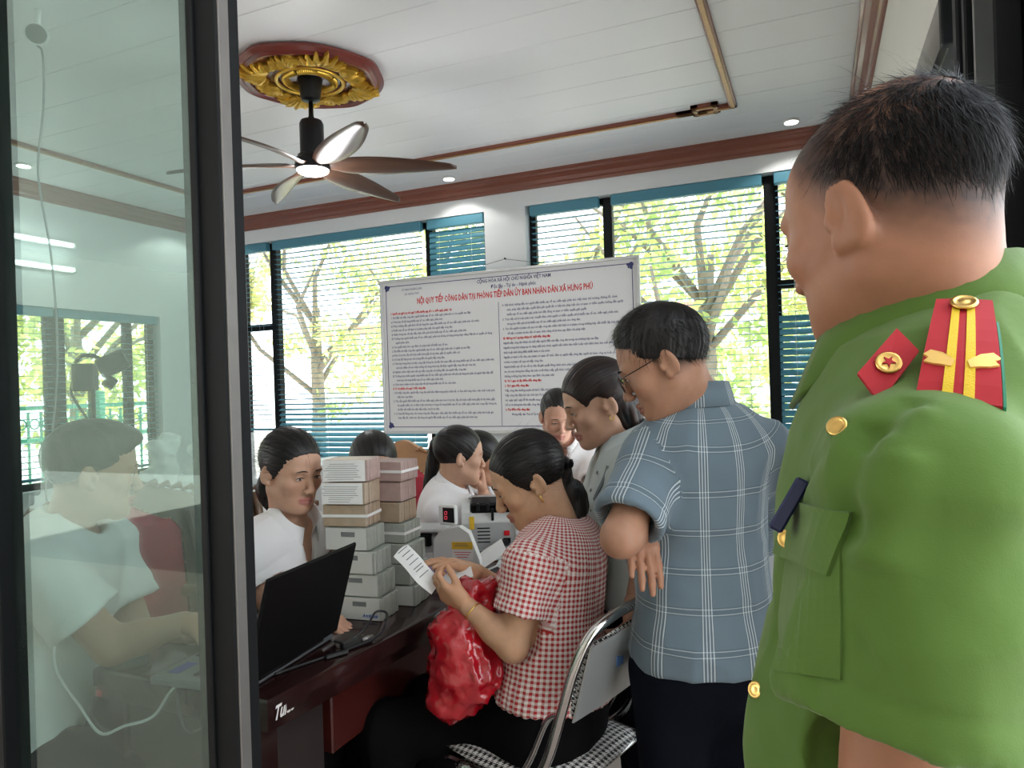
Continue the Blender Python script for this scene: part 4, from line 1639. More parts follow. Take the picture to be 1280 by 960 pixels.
    # ---------------- top garment
    if top is not None:
        hem = T(hems)
        cl = [(hem, -up)]
        nc = neck + up * .016
        P = torso(infl, cl)
        P.append(C(T(hems - .05), T(.25), .168 * w + infl, .146 * w + infl, .06, rt, .80 * dep, clip=cl))
        if belly:
            P.append(C(T(hems - .05, 0, .03), T(.25, 0, .05), .150 + infl, .12 + infl, .06, rt, .9, clip=cl))
        AP = []
        for k_, a in arms.items():
            sh, el = np.array(a[0], float), np.array(a[1], float)
            ce = sh + (el - sh) * sleeve
            dv = nrm(el - sh)
            am = .93 if sex == 'f' else 1.06
            AP.append(C(sh, ce + dv * .06, .050 * am + infl, .049 * am + infl + cuff, sleeve_k, clip=[(ce, dv)]))
        P += AP
        pr.cuffs = []
        for k_, a in arms.items():
            sh, el = np.array(a[0], float), np.array(a[1], float)
            ce = sh + (el - sh) * sleeve
            dv = nrm(el - sh)
            am = .93 if sex == 'f' else 1.06
            P.append(C(ce - dv * .05, ce + dv * .06, .040 * am + infl * .8, .049 * am + infl + cuff - .005, .004, op='s'))
        # neckline
        nrb = ho.get('neck_r', .052) * 1.08 * hs
        P.append(C(neck + up * .08 + fw * .012, neck - up * .01 + fw * .016, nrb + .004, (nrb + .002) if neckr is None else neckr, .008, op='s'))
        rN = nrb + .034
        P.append(C(neck + up * (.022 + rN) + fw * .004, neck + up * (.10 + rN) + fw * .004, rN, rN, .006, op='s'))
        P.append(C(neck + up * (.000 + rN) + fw * .050, neck + up * (.10 + rN) + fw * .050, rN, rN, .006, op='s'))
        if vneck:
            P.append(C(neck + fw * .075 + up * .01, neck + fw * .125 - up * vneck, .030, .006, .010, op='s'))
        sv, sq = sdf_mesh(P, vox, keep=True)
        nn = vnormals(sv, sq)
        sv = folds(sv, nn, foldamp, seed=float(base[0] * 7 + base[1] * 3 + 40))
        if top.get('post'):
            sv = top['post'](pr, sv, vnormals(sv, sq))
        uv = None
        if top.get('uv'):
            tp = torso(infl)
            f32 = [sv[:, i].astype(np.float64) for i in range(3)]
            dt = np.min([p_dist(p, *f32) for p in tp[:4]], 0)
            q0 = sv - pelvis
            x, y, z = q0 @ rt, q0 @ fw, q0 @ up
            Rm = .150 * w
            th = np.arctan2(x, -y)
            uv = np.zeros((len(sv), 4))
            rr_ = np.sqrt(x * x + (y * 1.25) ** 2)
            tw_ = np.clip((z / Lt - .72) / .2, 0, 1)
            tw_ = tw_ * tw_ * (3 - 2 * tw_)
            uv[:, 0], uv[:, 1], uv[:, 2] = th * Rm, z + tw_ * (.135 - rr_), 2 * PI * Rm
            bd = dt + .012
            for i, (k_, a) in enumerate(arms.items()):
                sh, el = np.array(a[0], float), np.array(a[1], float)
                da = p_dist(C(sh, el, .05 + infl, .05 + infl), *f32)
                ax_ = nrm(el - sh)
                e0 = sv - sh
                mk = (da < bd) & (np.linalg.norm(e0 - (e0 @ ax_)[:, None] * ax_, axis=1) < .050 * (.93 if sex == 'f' else 1.06) + infl + cuff + .016) & (e0 @ ax_ > -.03) & (e0 @ ax_ < np.linalg.norm(el - sh) * sleeve + .03)
                o1 = np.array((-.1, -1.0, .15))
                s1 = nrm(o1 - ax_ * np.dot(ax_, o1))
                s2 = np.cross(ax_, s1)
                e = sv - sh
                ang = np.arctan2(e @ s2, e @ s1)
                uv[mk, 0] = ang[mk] * .062 + .3
                uv[mk, 1] = (e @ ax_)[mk]
                uv[mk, 2] = 2 * PI * .062
                uv[mk, 3] = i + 1
                bd = np.where(mk, da, bd)
        for k_, a in arms.items():
            sh, el = np.array(a[0], float), np.array(a[1], float)
            dv = nrm(el - sh)
            s_ = (sv - sh) @ dv - np.linalg.norm(el - sh) * sleeve + .030
            rad = np.linalg.norm((sv - sh) - ((sv - sh) @ dv)[:, None] * dv, axis=1)
            sv = sv - vnormals(sv, sq) * (.0022 * np.exp(-(s_ / .0045) ** 2) * (rad < .11))[:, None]
        pr.sv = sv
        pr.sn = vnormals(sv, sq)
        pr.shirt = link_cloth(top.get('name', 'shirt'), sv, sq, top['m'], root, B, uv)
        if collar:
            mb = MB()
            nrb = ho.get('neck_r', .052) * 1.10 * hs
            cc = neck + up * top.get('collar_z', .044) + fw * .012
            secs = []
            nT = 25
            for i in range(nT):
                th = math.radians(-158 + 316 * i / (nT - 1))
                fr = (1 - math.cos(th)) / 2
                dirv = -fw * math.cos(th) + rt * math.sin(th)
                drop = -.052 * fr ** 1.3
                tip = max(0, (abs(math.degrees(th)) - 105) / 53)
                r1, r2, r3 = nrb + .005, nrb + .009, nrb + .031 + .020 * tip + top.get('collar_w', 0)
                z1, z2 = -.010 + drop, .040 + drop * .9
                z3 = -.012 + drop - .036 * tip ** 1.5
                e = top.get('collar_t', .0022)
                secs.append([cc + dirv * r1 + up * z1, cc + dirv * r2 + up * z2, cc + dirv * (r2 + .006) + up * (z2 + .003), cc + dirv * r3 + up * z3,
                             cc + dirv * (r3 - e) + up * (z3 - e), cc + dirv * (r2 + .004) + up * (z2 - .006), cc + dirv * (r1 + e) + up * z1])
            v = [p for s_ in secs for p in s_]
            f = []
            k = len(secs[0])
            for i in range(nT - 1):
                for j in range(k):
                    j2 = (j + 1) % k
                    f.append((i * k + j, i * k + j2, (i + 1) * k + j2, (i + 1) * k + j))
            f.append(tuple(range(k)))
            f.append(tuple((nT - 1) * k + j for j in range(k))[::-1])
            mb.add(v, f)
            co = mb.build('collar', top.get('collar_m', top['m']), pr.shirt, None, True) if False else mb.build('collar', top.get('collar_m', top['m']), root, B, True)
            co.parent = pr.shirt
            if top.get('uv'):
                l = co.data.uv_layers.new(name='UVMap')
                li = [0] * len(co.data.loops)
                co.data.loops.foreach_get('vertex_index', li)
                u = []
                for q in li:
                    u += [(q // k) * .021, (q % k) * .012]
                l.data.foreach_set('uv', u)
    # ---------------- trousers
    if bottom is not None:
        P = []
        wc = T(.10)
        P.append(E(T(.0, 0, -.01), (.168 * w, .120 * dep, .125), RB, .05, clip=[(wc, up)]))
        P.append(C(T(-.05), T(.12), .160 * w, .142 * w, .04, rt, .76 * dep, clip=[(wc, up)]))
        for h, kn, an in LP:
            P += [C(h, kn, .096, .070, .05), C(kn, an + np.array((0, 0, .02)), .068, .058, .04, clip=[(an + np.array((0, 0, -.03)), (0, 0, -1))])]
        tv, tq = sdf_mesh(P, max(.009, vox))
        tv = folds(tv, vnormals(tv, tq), .010, 9, 5, 3.3)
        link_cloth('trousers', tv, tq, bottom, root, B)
    if shoes:
        for an in ank:
            P = [C(an + np.array((0, 0, -.045)) - bh * .03, an + bh * .10 - np.array((0, 0, .048)), .042, .036, .03, clip=[((0, 0, .002), (0, 0, -1))]),
                 C(an + bh * .10 - np.array((0, 0, .050)), an + bh * .15 - np.array((0, 0, .058)), .036, .028, .03, clip=[((0, 0, .002), (0, 0, -1))])]
            v_, q_ = sdf_mesh(P, .01)
            link_mesh('shoe', v_, q_, BLACKP, root, B, True)
    return pr


def link_cloth(name, v, q, m, root, B, uv=None):
    global uv_period
    if uv is None:
        return link_mesh(name, v, q, m, root, B, True)
    o = link_mesh(name, v, q, m, root, B, True)
    me = o.data
    li = np.empty(len(me.loops), dtype=np.int32)
    me.loops.foreach_get('vertex_index', li)
    ls = uv[li].reshape(-1, 4, 4)
    ref = ls[:, :1]
    U = ls[:, :, :2].copy()
    U[:, :, 0] -= np.round((U[:, :, 0] - ref[:, :, 0]) / ref[:, :, 2]) * ref[:, :, 2]
    bad = ls[:, :, 3] != ref[:, :, 3]
    U[bad] = np.broadcast_to(ref[:, :, :2], U.shape)[bad]
    l = me.uv_layers.new(name='UVMap')
    l.data.foreach_set('uv', U.astype(np.float32).ravel())
    return o


# ------------------------------------------------------------------ people: hair styles
def groove(V, Nn, pl, pole, freq, amp):
    """fine combed grooves converging at the pole (head space direction)"""
    pole = nrm(pole)
    a = nrm(np.cross(pole, (.3, .2, .9)))
    b = np.cross(pole, a)
    q = pl / (np.linalg.norm(pl, axis=1, keepdims=True) + 1e-9)
    x, y = q @ a, q @ b
    ang = np.arctan2(y, x)
    rr = np.sqrt(x * x + y * y)
    n = vnoise(np.stack([np.cos(ang) * freq, np.sin(ang) * freq, rr * 2], 1)) * .65 + vnoise(np.stack([np.cos(ang) * freq * 2.6, np.sin(ang) * freq * 2.6, rr * 3], 1)) * .35
    f = np.clip(rr * 2, 0, 1)
    return V + Nn * (amp * (n - .5) * 2 * f)[:, None], n


def hair_cols(n, c0=(.004, .0035, .0035), c1=(.020, .016, .015)):
    k = np.ones((len(n), 4))
    t = np.clip((n - .3) / .5, 0, 1)[:, None]
    k[:, :3] = np.array(c0) * (1 - t) + np.array(c1) * t
    return k


def tied_hair(tie, tail, tail_r, vox=.0035, clip_pt=(0, .0, -.026), clip_n=(0, .54, -.84), band=None, o=None, bun=None, c1=(.020, .016, .015)):
    """tie: head-space tie point; tail: list of world points from the tie on; tail_r radii"""
    o = o or {}

    def f(pr, root, B, L, s, R):
        P = hair_region_prims(L, s, R, o)
        V, Q = sdf_mesh(P, vox, clip=[(L(clip_pt), R @ np.array(clip_n))], keep=True)
        pl = (V - L((0, 0, 0))) @ R / s
        V, n = groove(lap(V, Q, .6), vnormals(V, Q), pl, tie, 26, .0016 * s)
        parts = [(V, Q, hair_cols(n, c1=c1))]
        if tail is not None:
            pts = [L(tie)] + [np.asarray(p, float) for p in tail]
            sm = bez(pts, 8 * (len(pts) - 1))
            rs = np.interp(np.linspace(0, 1, len(sm)), np.linspace(0, 1, len(tail_r)), tail_r)
            sd = R[:, 0]
            P = [C(sm[i], sm[i + 1], rs[i], rs[i + 1], .008) for i in range(len(sm) - 1)]
            V, Q = sdf_mesh(P, vox)
            nn = vnormals(V, Q)
            n = vnoise(V * np.array((150, 150, 18)) + 5) * .6 + vnoise(V * np.array((330, 330, 30))) * .4
            V = V + nn * ((n - .5) * .006)[:, None]
            parts.append((V, Q, hair_cols(n, c1=c1)))
        V, Q, K = merge(parts)
        h = link_mesh('hair', V, Q, HAIR, root, B, True, K)
        pr.hair = h
        if vox < .0037:
            V0, Q0 = parts[0][0], parts[0][1]
            N0 = vnormals(V0, Q0)
            p0 = (V0 - L((0, 0, 0))) @ R / s
            ok = np.nonzero((p0[:, 0] ** 2 / (.0735 + .006) ** 2 + (p0[:, 1] + .016) ** 2 / .099 ** 2 + (p0[:, 2] - .034) ** 2 / .089 ** 2) > .92)[0]
            tp_ = L(tie)
            strands('hair_strand', root, B, V0[ok] - N0[ok] * .0006, N0[ok], lambda P_, k: tp_ - P_, 1500, .045, .00045, .07, 6)
        if tail is not None:
            mb = MB()
            d = nrm(np.asarray(tail[0]) - L(tie))
            u = nrm(np.cross(d, (.1, .2, 1)))
            w_ = np.cross(d, u)
            rad = tail_r[0] * 1.05
            ring = [L(tie) + d * .006 + rad * (math.cos(a) * u + math.sin(a) * w_) for a in np.linspace(0, 2 * PI, 18, endpoint=False)]
            if band == 'scrunchie':
                mb.tube(ring, [.010 + .003 * math.sin(i * 2.4) for i in range(18)], 7, closed=True)
                mb.build('scrunchie', BLACKP, root, B, True)
            else:
                mb.tube(ring, .0045, 6, closed=True)
                mb.build('hair_tie', band or BLACKP, root, B, True)
    return f


def strands(name, root, B, V, Nn, flow, n, length, wid, lift=.25, seed=1, keep=None, mat=STRAND, rows=4, lscale=None, fscale=None):
    """thin ribbons rooted on the surface and combed along flow(V)"""
    r = np.random.default_rng(seed)
    idx = r.integers(0, len(V), n)
    if keep is not None:
        idx = idx[r.random(n) < keep(V[idx])]
    P, No = V[idx], Nn[idx]
    D = flow(P, idx)
    D = D - No * (D * No).sum(1, keepdims=True)
    D /= np.linalg.norm(D, axis=1, keepdims=True) + 1e-9
    D = D + r.normal(0, .22, D.shape)
    Ln = length * r.uniform(.6, 1.2, len(P)) * (1 if lscale is None else lscale(idx))
    Lf = lift * r.uniform(.3, 1.5, len(P)) * (1 if fscale is None else fscale(idx))
    Sd = np.cross(No, D)
    Sd /= np.linalg.norm(Sd, axis=1, keepdims=True) + 1e-9
    vs_, k = [], 0
    for i in range(rows):
        t = i / (rows - 1)
        c = P + D * (Ln * t)[:, None] + No * (Ln * Lf * (t - .55 * t * t) + .0004)[:, None]
        wv = wid * (1 - .8 * t)
        vs_ += [c - Sd * wv, c + Sd * wv]
    A = np.stack(vs_, 1)                       # strands, 2*rows, 3
    m = len(P)
    base_ = (np.arange(m) * 2 * rows)[:, None]
    q = []
    for i in range(rows - 1):
        q.append(base_ + np.array([[2 * i, 2 * i + 1, 2 * i + 3, 2 * i + 2]]))
    return link_mesh(name, A.reshape(-1, 3), np.concatenate(q), mat, root, B, True)
# ------------------------------------------------------------------ people
def look(px, deg, side='l'):
    """horizontal direction: across the line of sight through pixel column px, turned deg away from (+) or towards (-) the viewer"""
    ph = math.atan((px - 640) / FPX)
    f = FWD * math.cos(ph) + RGT * math.sin(ph)
    r = RGT * math.cos(ph) - FWD * math.sin(ph)
    t = math.radians(deg)
    return (-r if side == 'l' else r) * math.cos(t) + f * math.sin(t)


def dn(z):
    return np.array((0, 0, -z))


def leftof(bf):
    return np.cross((0, 0, 1), nrm((bf[0], bf[1], 0)))


TONE_OFF = np.array((.40, .190, .110))
TONE_M = np.array((.40, .215, .135))
TONE_W = np.array((.54, .325, .225))
TONE_W2 = np.array((.50, .29, .19))


def proj(P):
    v = np.atleast_2d(P) - CAM
    d = v @ FWD
    return np.stack([640 + FPX * (v @ RC) / d, 480 - FPX * (v @ UC) / d, d], 1)


def surf_at(V, Nn, px, py, rad=6):
    """point and normal of the surface seen at a photograph pixel"""
    q = proj(V)
    face = ((CAM - V) * Nn).sum(1) > 0
    m = (np.hypot(q[:, 0] - px, q[:, 1] - py) < rad) & face
    if not m.any():
        i = np.argmin(np.hypot(q[:, 0] - px, q[:, 1] - py) + 1000 * (~face))
        return V[i], Nn[i]
    i = np.nonzero(m)[0]
    j = i[q[i, 2] < q[i, 2].min() + .05]
    return V[j].mean(0), nrm(Nn[j].mean(0))


def button(root_o, B, p, n, r, m, name='button'):
    f = nrm(n)
    a = nrm(np.cross(f, (.2, .1, 1)))
    R = np.stack([a, np.cross(f, a), f], 1)
    mb = MB().lathe([(r * .6, -.001), (r, 0), (r, .0012), (r * .82, .0022), (r * .70, .0014), (r * .35, .0016), (.0001, .0022)], seg=16)
    v = np.array(mb.v) @ R.T + np.asarray(p)
    o = link_mesh(name, v, mb.f, m, None, B, True)
    o.parent = root_o
    return o


def patch(V, Nn, pix, lift, thick, nu=8, nv=8):
    """quad panel laid on a surface: pix = 4 photograph pixels (a, b, c, d) in order round the panel"""
    pix = np.array(pix, float)
    top, bot = [], []
    for i in range(nu + 1):
        for j in range(nv + 1):
            u, v = i / nu, j / nv
            p = (1 - u) * (1 - v) * pix[0] + u * (1 - v) * pix[1] + u * v * pix[2] + (1 - u) * v * pix[3]
            q, n = surf_at(V, Nn, p[0], p[1], 9)
            top.append(q + n * (lift + thick))
            bot.append(q + n * (lift - .004))
    top, bot = np.array(top), np.array(bot)
    # smooth the sheet
    g = top.reshape(nu + 1, nv + 1, 3)
    gb = bot.reshape(nu + 1, nv + 1, 3)
    for _ in range(2):
        for a in (g, gb):
            a[1:-1] = .5 * a[1:-1] + .25 * (a[:-2] + a[2:])
            a[:, 1:-1] = .5 * a[:, 1:-1] + .25 * (a[:, :-2] + a[:, 2:])
    n = (nu + 1) * (nv + 1)
    v = np.concatenate([g.reshape(-1, 3), gb.reshape(-1, 3)])
    f = []
    ix = lambda i, j: i * (nv + 1) + j
    for i in range(nu):
        for j in range(nv):
            q = (ix(i, j), ix(i + 1, j), ix(i + 1, j + 1), ix(i, j + 1))
            f.append(q)
            f.append(tuple(n + x for x in q[::-1]))
    for i in range(nu):
        f.append((ix(i, 0), ix(i + 1, 0), n + ix(i + 1, 0), n + ix(i, 0)))
        f.append((ix(i, nv), ix(i + 1, nv), n + ix(i + 1, nv), n + ix(i, nv)))
    for j in range(nv):
        f.append((ix(0, j), ix(0, j + 1), n + ix(0, j + 1), n + ix(0, j)))
        f.append((ix(nu, j), ix(nu, j + 1), n + ix(nu, j + 1), n + ix(nu, j)))
    return v, f, g


def fix_normals(o):
    bm = bmesh.new()
    bm.from_mesh(o.data)
    bmesh.ops.recalc_face_normals(bm, faces=bm.faces)
    bm.to_mesh(o.data)
    bm.free()


# ---- officer in the doorway
def officer():
    RED = pmat('red_felt', (0.46, 0.012, 0.022, 1), .05, 60, .7)
    YEL = pmat('yellow_braid', (0.86, 0.58, 0.02, 1), .06, 90, .55, bump=.4, bscale=900)
    bf = look(1150, 4)
    lf = leftof(bf)
    Nk = W(1172, 436, .70)
    pel = Nk + dn(.54) - bf * .00
    shL = Nk + lf * .188 + dn(.105)
    shR = Nk - lf * .19 + dn(.085)
    elL = shL + dn(.285) + bf * .03 + lf * .03
    wrL = elL + dn(.20) + bf * .13

    def paint(pl, col):
        x, y, z = pl[:, 0], pl[:, 1], pl[:, 2]
        # cropped fade on the back and sides, thin on the crown
        edge = -.046 + np.clip(y + .02, 0, 1) * 1.1 + np.clip(-y - .03, 0, .1) * -.62
        t = np.clip((z - edge) / .055, 0, 1)
        front = np.clip((.078 - y) / .02, 0, 1) * np.clip((.064 - y + .35 * np.clip(z - .07, -1, 1) + .0) / .02, 0, 1)
        n = vnoise(pl * 160)
        f = np.clip(t * front * (.88 + .24 * n), 0, 1)
        crown = np.exp(-(((y + .038) / .044) ** 2 + ((x + .012) / .048) ** 2)) * (z > .05)
        f = np.clip(f * .9 - crown * .85, 0, 1)
        ear = (np.abs(x) > .0735) & (z < .016) & (z > -.05) & (y > -.035) & (y < .010)
        f[ear] = 0
        col[:, :3] = col[:, :3] * (1 - f[:, None]) + np.array((.020, .017, .018)) * f[:, None]
        mole = np.linalg.norm(pl - np.array((-.060, .022, -.085)), axis=1)
        g = np.clip((.0055 - mole) / .0015, 0, 1)[:, None] * .8
        col[:, :3] = col[:, :3] * (1 - g) + np.array((.10, .04, .03)) * g
        return col

    def post(pr, V, Nn):
        # folds of the sleeve head and the pocket side
        s2 = lambda x, y: surf_at(V, Nn, x, y, 8)[0]
        for (a, b, dpt, wd) in (((1098, 520), (1066, 690), -.009, .013), ((1150, 498), (1078, 575), -.007, .012), ((1122, 540), (1078, 720), .009, .013), ((1165, 505), (1090, 640), .006, .012),
                                ((1060, 560), (1006, 650), .008, .012), ((1040, 560), (1000, 610), -.006, .010), ((1140, 560), (1112, 720), .006, .016), ((975, 830), (1080, 950), .009, .014),
                                ((960, 800), (1010, 700), -.007, .014), ((1000, 860), (1090, 800), -.007, .016), ((1020, 930), (1060, 820), .007, .014)):
            V = crease(V, Nn, s2(*a), s2(*b), dpt, wd)
        return V

    def hair(pr, root, B, L, s, R):
        P = hair_region_prims(L, s, R, dict(th=.0035, front=(0, .118, .010), front_r=(.115, .080, .078)))
        V, Q = sdf_mesh(P, .0028, clip=[(L((0, .0, .006)), R @ np.array((0, .55, -.83)))])
        pl = (V - L((0, 0, 0))) @ R / s
        Nn = vnormals(V, Q)
        out = (pl[:, 0] ** 2 / .077 ** 2 + (pl[:, 1] + .016) ** 2 / .0975 ** 2 + (pl[:, 2] - .034) ** 2 / .0875 ** 2) > .93

        def flow(P_, idx):
            p = pl[idx]
            # whorl at the crown: combed forwards on top, down on the sides and back
            c = np.array((.0, -.045, .11))
            d = p - c
            top = np.clip((p[:, 2] - .06) / .05, 0, 1)[:, None]
            fwdv = np.tile(np.array((.15, 1.0, .05)), (len(p), 1))
            side = np.stack([d[:, 0] * .3, np.where(p[:, 1] > -.05, .35, -.15), -np.ones(len(p))], 1)
            return (fwdv * top + side * (1 - top)) @ R.T

        def keep_i(idx):
            p = pl[idx]
            crown = np.exp(-(((p[:, 1] + .038) / .046) ** 2 + ((p[:, 0] + .012) / .050) ** 2)) * (p[:, 2] > .05)
            e = np.clip((p[:, 2] - (.000 + np.clip(p[:, 1], 0, 1) * .55 - np.clip(-p[:, 1] - .015, 0, 1) * .85) + .012) / .045, 0, 1)
            thin = 1 - .45 * np.clip((p[:, 2] - .075) / .03, 0, 1)
            return (1 - .93 * crown) * e * thin * out[idx]

        r = np.random.default_rng(5)
        idx = np.nonzero(r.random(len(V)) < keep_i(np.arange(len(V))))[0]
        h = strands('hair', root, B, V[idx] - Nn[idx] * .006 * s, Nn[idx], lambda P_, ii: flow(P_, idx[ii]), 20000, .021, .00042, .30, 2, None, STRAND, 4, lambda k: np.clip((pl[idx[k], 2] - (-.005 + np.clip(pl[idx[k], 1], 0, 1) * .55 - np.clip(-pl[idx[k], 1] - .015, 0, 1) * .85)) / .055, .16, 1), lambda k: 1 - .65 * np.clip((pl[idx[k], 2] - .05) / .05, 0, 1))
        # stray hairs standing up on top
        m = (pl[:, 2] > .095) & out
        ii = np.nonzero(m)[0]
        strands('stray_hair', root, B, V[ii] - Nn[ii] * .004, Nn[ii], lambda P_, k: flow(P_, ii[k]), 90, .040, .00022, .9, 9)

    pr = mk_person('person', 'man in green uniform shirt with red shoulder boards, seen from behind in the doorway', (Nk[0], Nk[1]), W(1110, 268, .70), look(1110, 36), .20, Nk, pel, bf,
                   {'L': (shL, elL, wrL, dict(n=bf * .2 - lf, thumb=1, d=dn(1) + bf * .3, curl=(.4, .5, .3), vox=.004)),
                    'R': (shR, shR + dn(.29), shR + dn(.52) + bf * .1, dict(n=lf, thumb=-1, d=dn(1) + bf * .3, curl=(.4, .5, .3), vox=.005))},
                   TONE_OFF, 1.05, 'stand', 'm', None, .0055, .0022,
                   dict(jaw=1.12, cheek=1.04, neck_r=.062, nose=1.0, ear=1.02, flare=.02, paint=paint, lips=(.30, .11, .09), brow=1.2), hair,
                   dict(m=GREEN, name='shirt', post=post, collar_t=.004, collar_w=.006), GREEN, w=1.10, dep=1.10, belly=.03, hems=-.10, infl=.016, cuff=.034, sleeve=.61, sleeve_k=.004, foldamp=.013, vneck=.10)
    sh, B = pr.shirt, np.array(pr.root.location)
    V, Nn = pr.sv, pr.sn
    # collar patch: red lozenge with a round badge, lies on the collar leaf
    col = sh.children[0]
    cv = np.array([v.co for v in col.data.vertices]) + B
    cn = np.array([v.normal for v in col.data.vertices])
    allv, alln = np.concatenate([V, cv]), np.concatenate([Nn, cn])

    def quad_plate(name, pix, depth, m, thick, parent, bev=.0015):
        """rigid small plate through four pixel/depth points"""
        p = [W(x, y, depth + dd) for (x, y, dd) in pix]
        n = nrm(np.cross(p[1] - p[0], p[3] - p[0]))
        if np.dot(n, CAM - p[0]) < 0:
            n = -n
        v = [q + n * 0 for q in p] + [q - n * thick for q in p]
        o = link_mesh(name, np.array(v), [(0, 1, 2, 3), (7, 6, 5, 4), (0, 4, 5, 1), (1, 5, 6, 2), (2, 6, 7, 3), (3, 7, 4, 0)], m, None, B)
        fix_normals(o)
        o.parent = parent
        return p, n
    d0 = np.min(proj(allv[np.hypot(*(proj(allv)[:, :2] - np.array((1112, 458))).T) < 14])[:, 2]) - .006
    pp, nn_ = quad_plate('collar_patch', [(1121, 410, .010), (1149, 438, -.004), (1100, 503, -.012), (1072, 466, .002)], d0, RED, .004, sh)
    ctr = sum(pp) / 4
    cp = [c for c in sh.children if c.name.startswith('collar_patch')][0]
    button(cp, B, ctr + nn_ * .0005, nn_, .0098, GOLD, 'badge')
    star = []
    a1 = nrm(np.cross(nn_, (0, 0, 1)))
    a2 = np.cross(nn_, a1)
    for i in range(10):
        r = .0052 if i % 2 == 0 else .0022
        a = PI / 2 + i * PI / 5
        star.append(ctr + nn_ * .0034 + r * (math.cos(a) * a1 + math.sin(a) * a2))
    so = link_mesh('star', np.array(star + [s_ - nn_ * .002 for s_ in star]), [tuple(range(10)), tuple(range(19, 9, -1))] + [(i, (i + 1) % 10, 10 + (i + 1) % 10, 10 + i) for i in range(10)], RED, None, B)
    so.parent = cp
    # shoulder board
    qd = proj(V)
    m_ = np.hypot(qd[:, 0] - 1196, qd[:, 1] - 470) < 30
    db = qd[m_, 2].min()
    far = np.hypot(qd[:, 0] - 1205, qd[:, 1] - 408) < 14
    a0, n0 = surf_at(V, Nn, 1202, 412, 16)
    a1_, n1 = surf_at(V, Nn, 1198, 488, 16)
    e_len = a1_ - a0
    ax = nrm(e_len)
    nn2 = nrm((n0 + n1) / 2 + np.array((0, 0, .6)))
    wd = nrm(np.cross(ax, nn2))
    if np.dot(wd, RGT) < 0:
        wd = -wd
    nn2 = np.cross(wd, ax)
    if nn2[2] < 0:
        nn2 = -nn2
    Lb = .112
    st = a1_ + nn2 * .010 + ax * .012 - ax * Lb
    brd = empty_child('shoulder_board', sh)

    def bp(u, v, h):      # u across, v along from neck to sleeve, droops over the shoulder
        return st + wd * u + ax * v + nn2 * (h - .018 * (v / Lb) ** 3 + .004 - 3.0 * u * u)

    def strip(name, u0, u1, v0, v1, h, t, m, tap=0.0, n=8):
        vv, ff = [], []
        for i in range(n + 1):
            v_ = v0 + (v1 - v0) * i / n
            k = 1 - tap * (1 - v_ / Lb)
            for (u, hh) in ((u0 * k, h), (u0 * k * .5 + u1 * k * .5, h), (u1 * k, h), (u1 * k, h - t), (u0 * k, h - t)):
                vv.append(bp(u, v_, hh))
        for i in range(n):
            for j in range(5):
                ff.append((i * 5 + j, i * 5 + (j + 1) % 5, (i + 1) * 5 + (j + 1) % 5, (i + 1) * 5 + j))
        ff += [(0, 1, 2, 3, 4), tuple(n * 5 + j for j in range(5))[::-1]]
        o = link_mesh(name, np.array(vv), ff, m, None, B, False)
        fix_normals(o)
        o.parent = brd
    strip('board', -.027, .027, 0, Lb, .004, .004, RED, .28)
    strip('green_edge', .0275, .0295, .03, Lb, .0035, .005, pmat('edge_green', (0.02, .22, .12, 1), .05), .28)
    strip('yellow_stripe', -.0105, -.0035, .006, Lb, .0048, .001, YEL, .28)
    strip('yellow_stripe', .0030, .0100, .006, Lb, .0048, .001, YEL, .28)
    bt = bp(0, .010, .006)
    button(brd, B, bt, nn2, .0100, GOLD)
    # crossed emblem: two short wings
    mb = MB()
    for q in (-1, 1):
        o_ = [(q * .004, .074), (q * .012, .067), (q * .020, .064), (q * .0245, .068), (q * .021, .0715), (q * .024, .075), (q * .018, .0775), (q * .012, .0785), (q * .006, .080)]
        mb.prism(o_, lambda p: bp(p[0], p[1] + .006, .0058), lambda p: bp(p[0], p[1] + .006, .0040))
    eo = mb.build('emblem', pmat('emblem_gold', (0.85, .55, .16, 1), .1, 90, .35, .6), None, B)
    eo.parent = brd
    # placket buttons, pocket with flap
    for x, y in ((1046, 534), (944, 862)):
        p, n = surf_at(V, Nn, x + 3, y, 9)
        button(sh, B, p + n * .001, n * .6 + nrm(CAM - p) * .5, .0082, GOLD)
    v, f, g = patch(V, Nn, [(988, 668), (1052, 640), (1052, 850), (966, 838)], .0006, .0016, 8, 12)
    po = link_mesh('pocket', v, f, GREEN, None, B, False)
    fix_normals(po)
    po.parent = sh
    v, f, g = patch(V, Nn, [(990, 625), (1068, 640), (1040, 722), (974, 692)], .0030, .0022, 8, 8)
    fo = link_mesh('pocket_flap', v, f, GREEN, None, B, False)
    fix_normals(fo)
    fo.parent = sh
    p, n = surf_at(V, Nn, 990, 675, 9)
    button(fo, B, p + n * .006, n * .4 + nrm(CAM - p) * .6, .0085, GOLD)
    # dark blue notebook edge showing above the pocket, on the far breast
    p, n = surf_at(V, Nn, 1000, 615, 10)
    ed = nrm(W(975, 655, .66) - W(1003, 606, .66))
    c0 = W(986, 632, proj(p)[0, 2] + .012)
    mb = MB()
    sd = nrm(np.cross(ed, nrm(CAM - c0)))
    R_ = np.stack([ed, sd, np.cross(ed, sd)], 1)
    mb.box(c0, (.050, .012, .035), R=R_, bev=.002)
    no = mb.build('notebook', pmat('navy_cover', (0.012, .016, .07, 1), .1, 60, .35), None, B)
    no.parent = sh
    return pr


def empty_child(name, parent):
    o = bpy.data.objects.new(name, None)
    o.empty_display_size = .05
    COL.objects.link(o)
    o.parent = parent
    return o


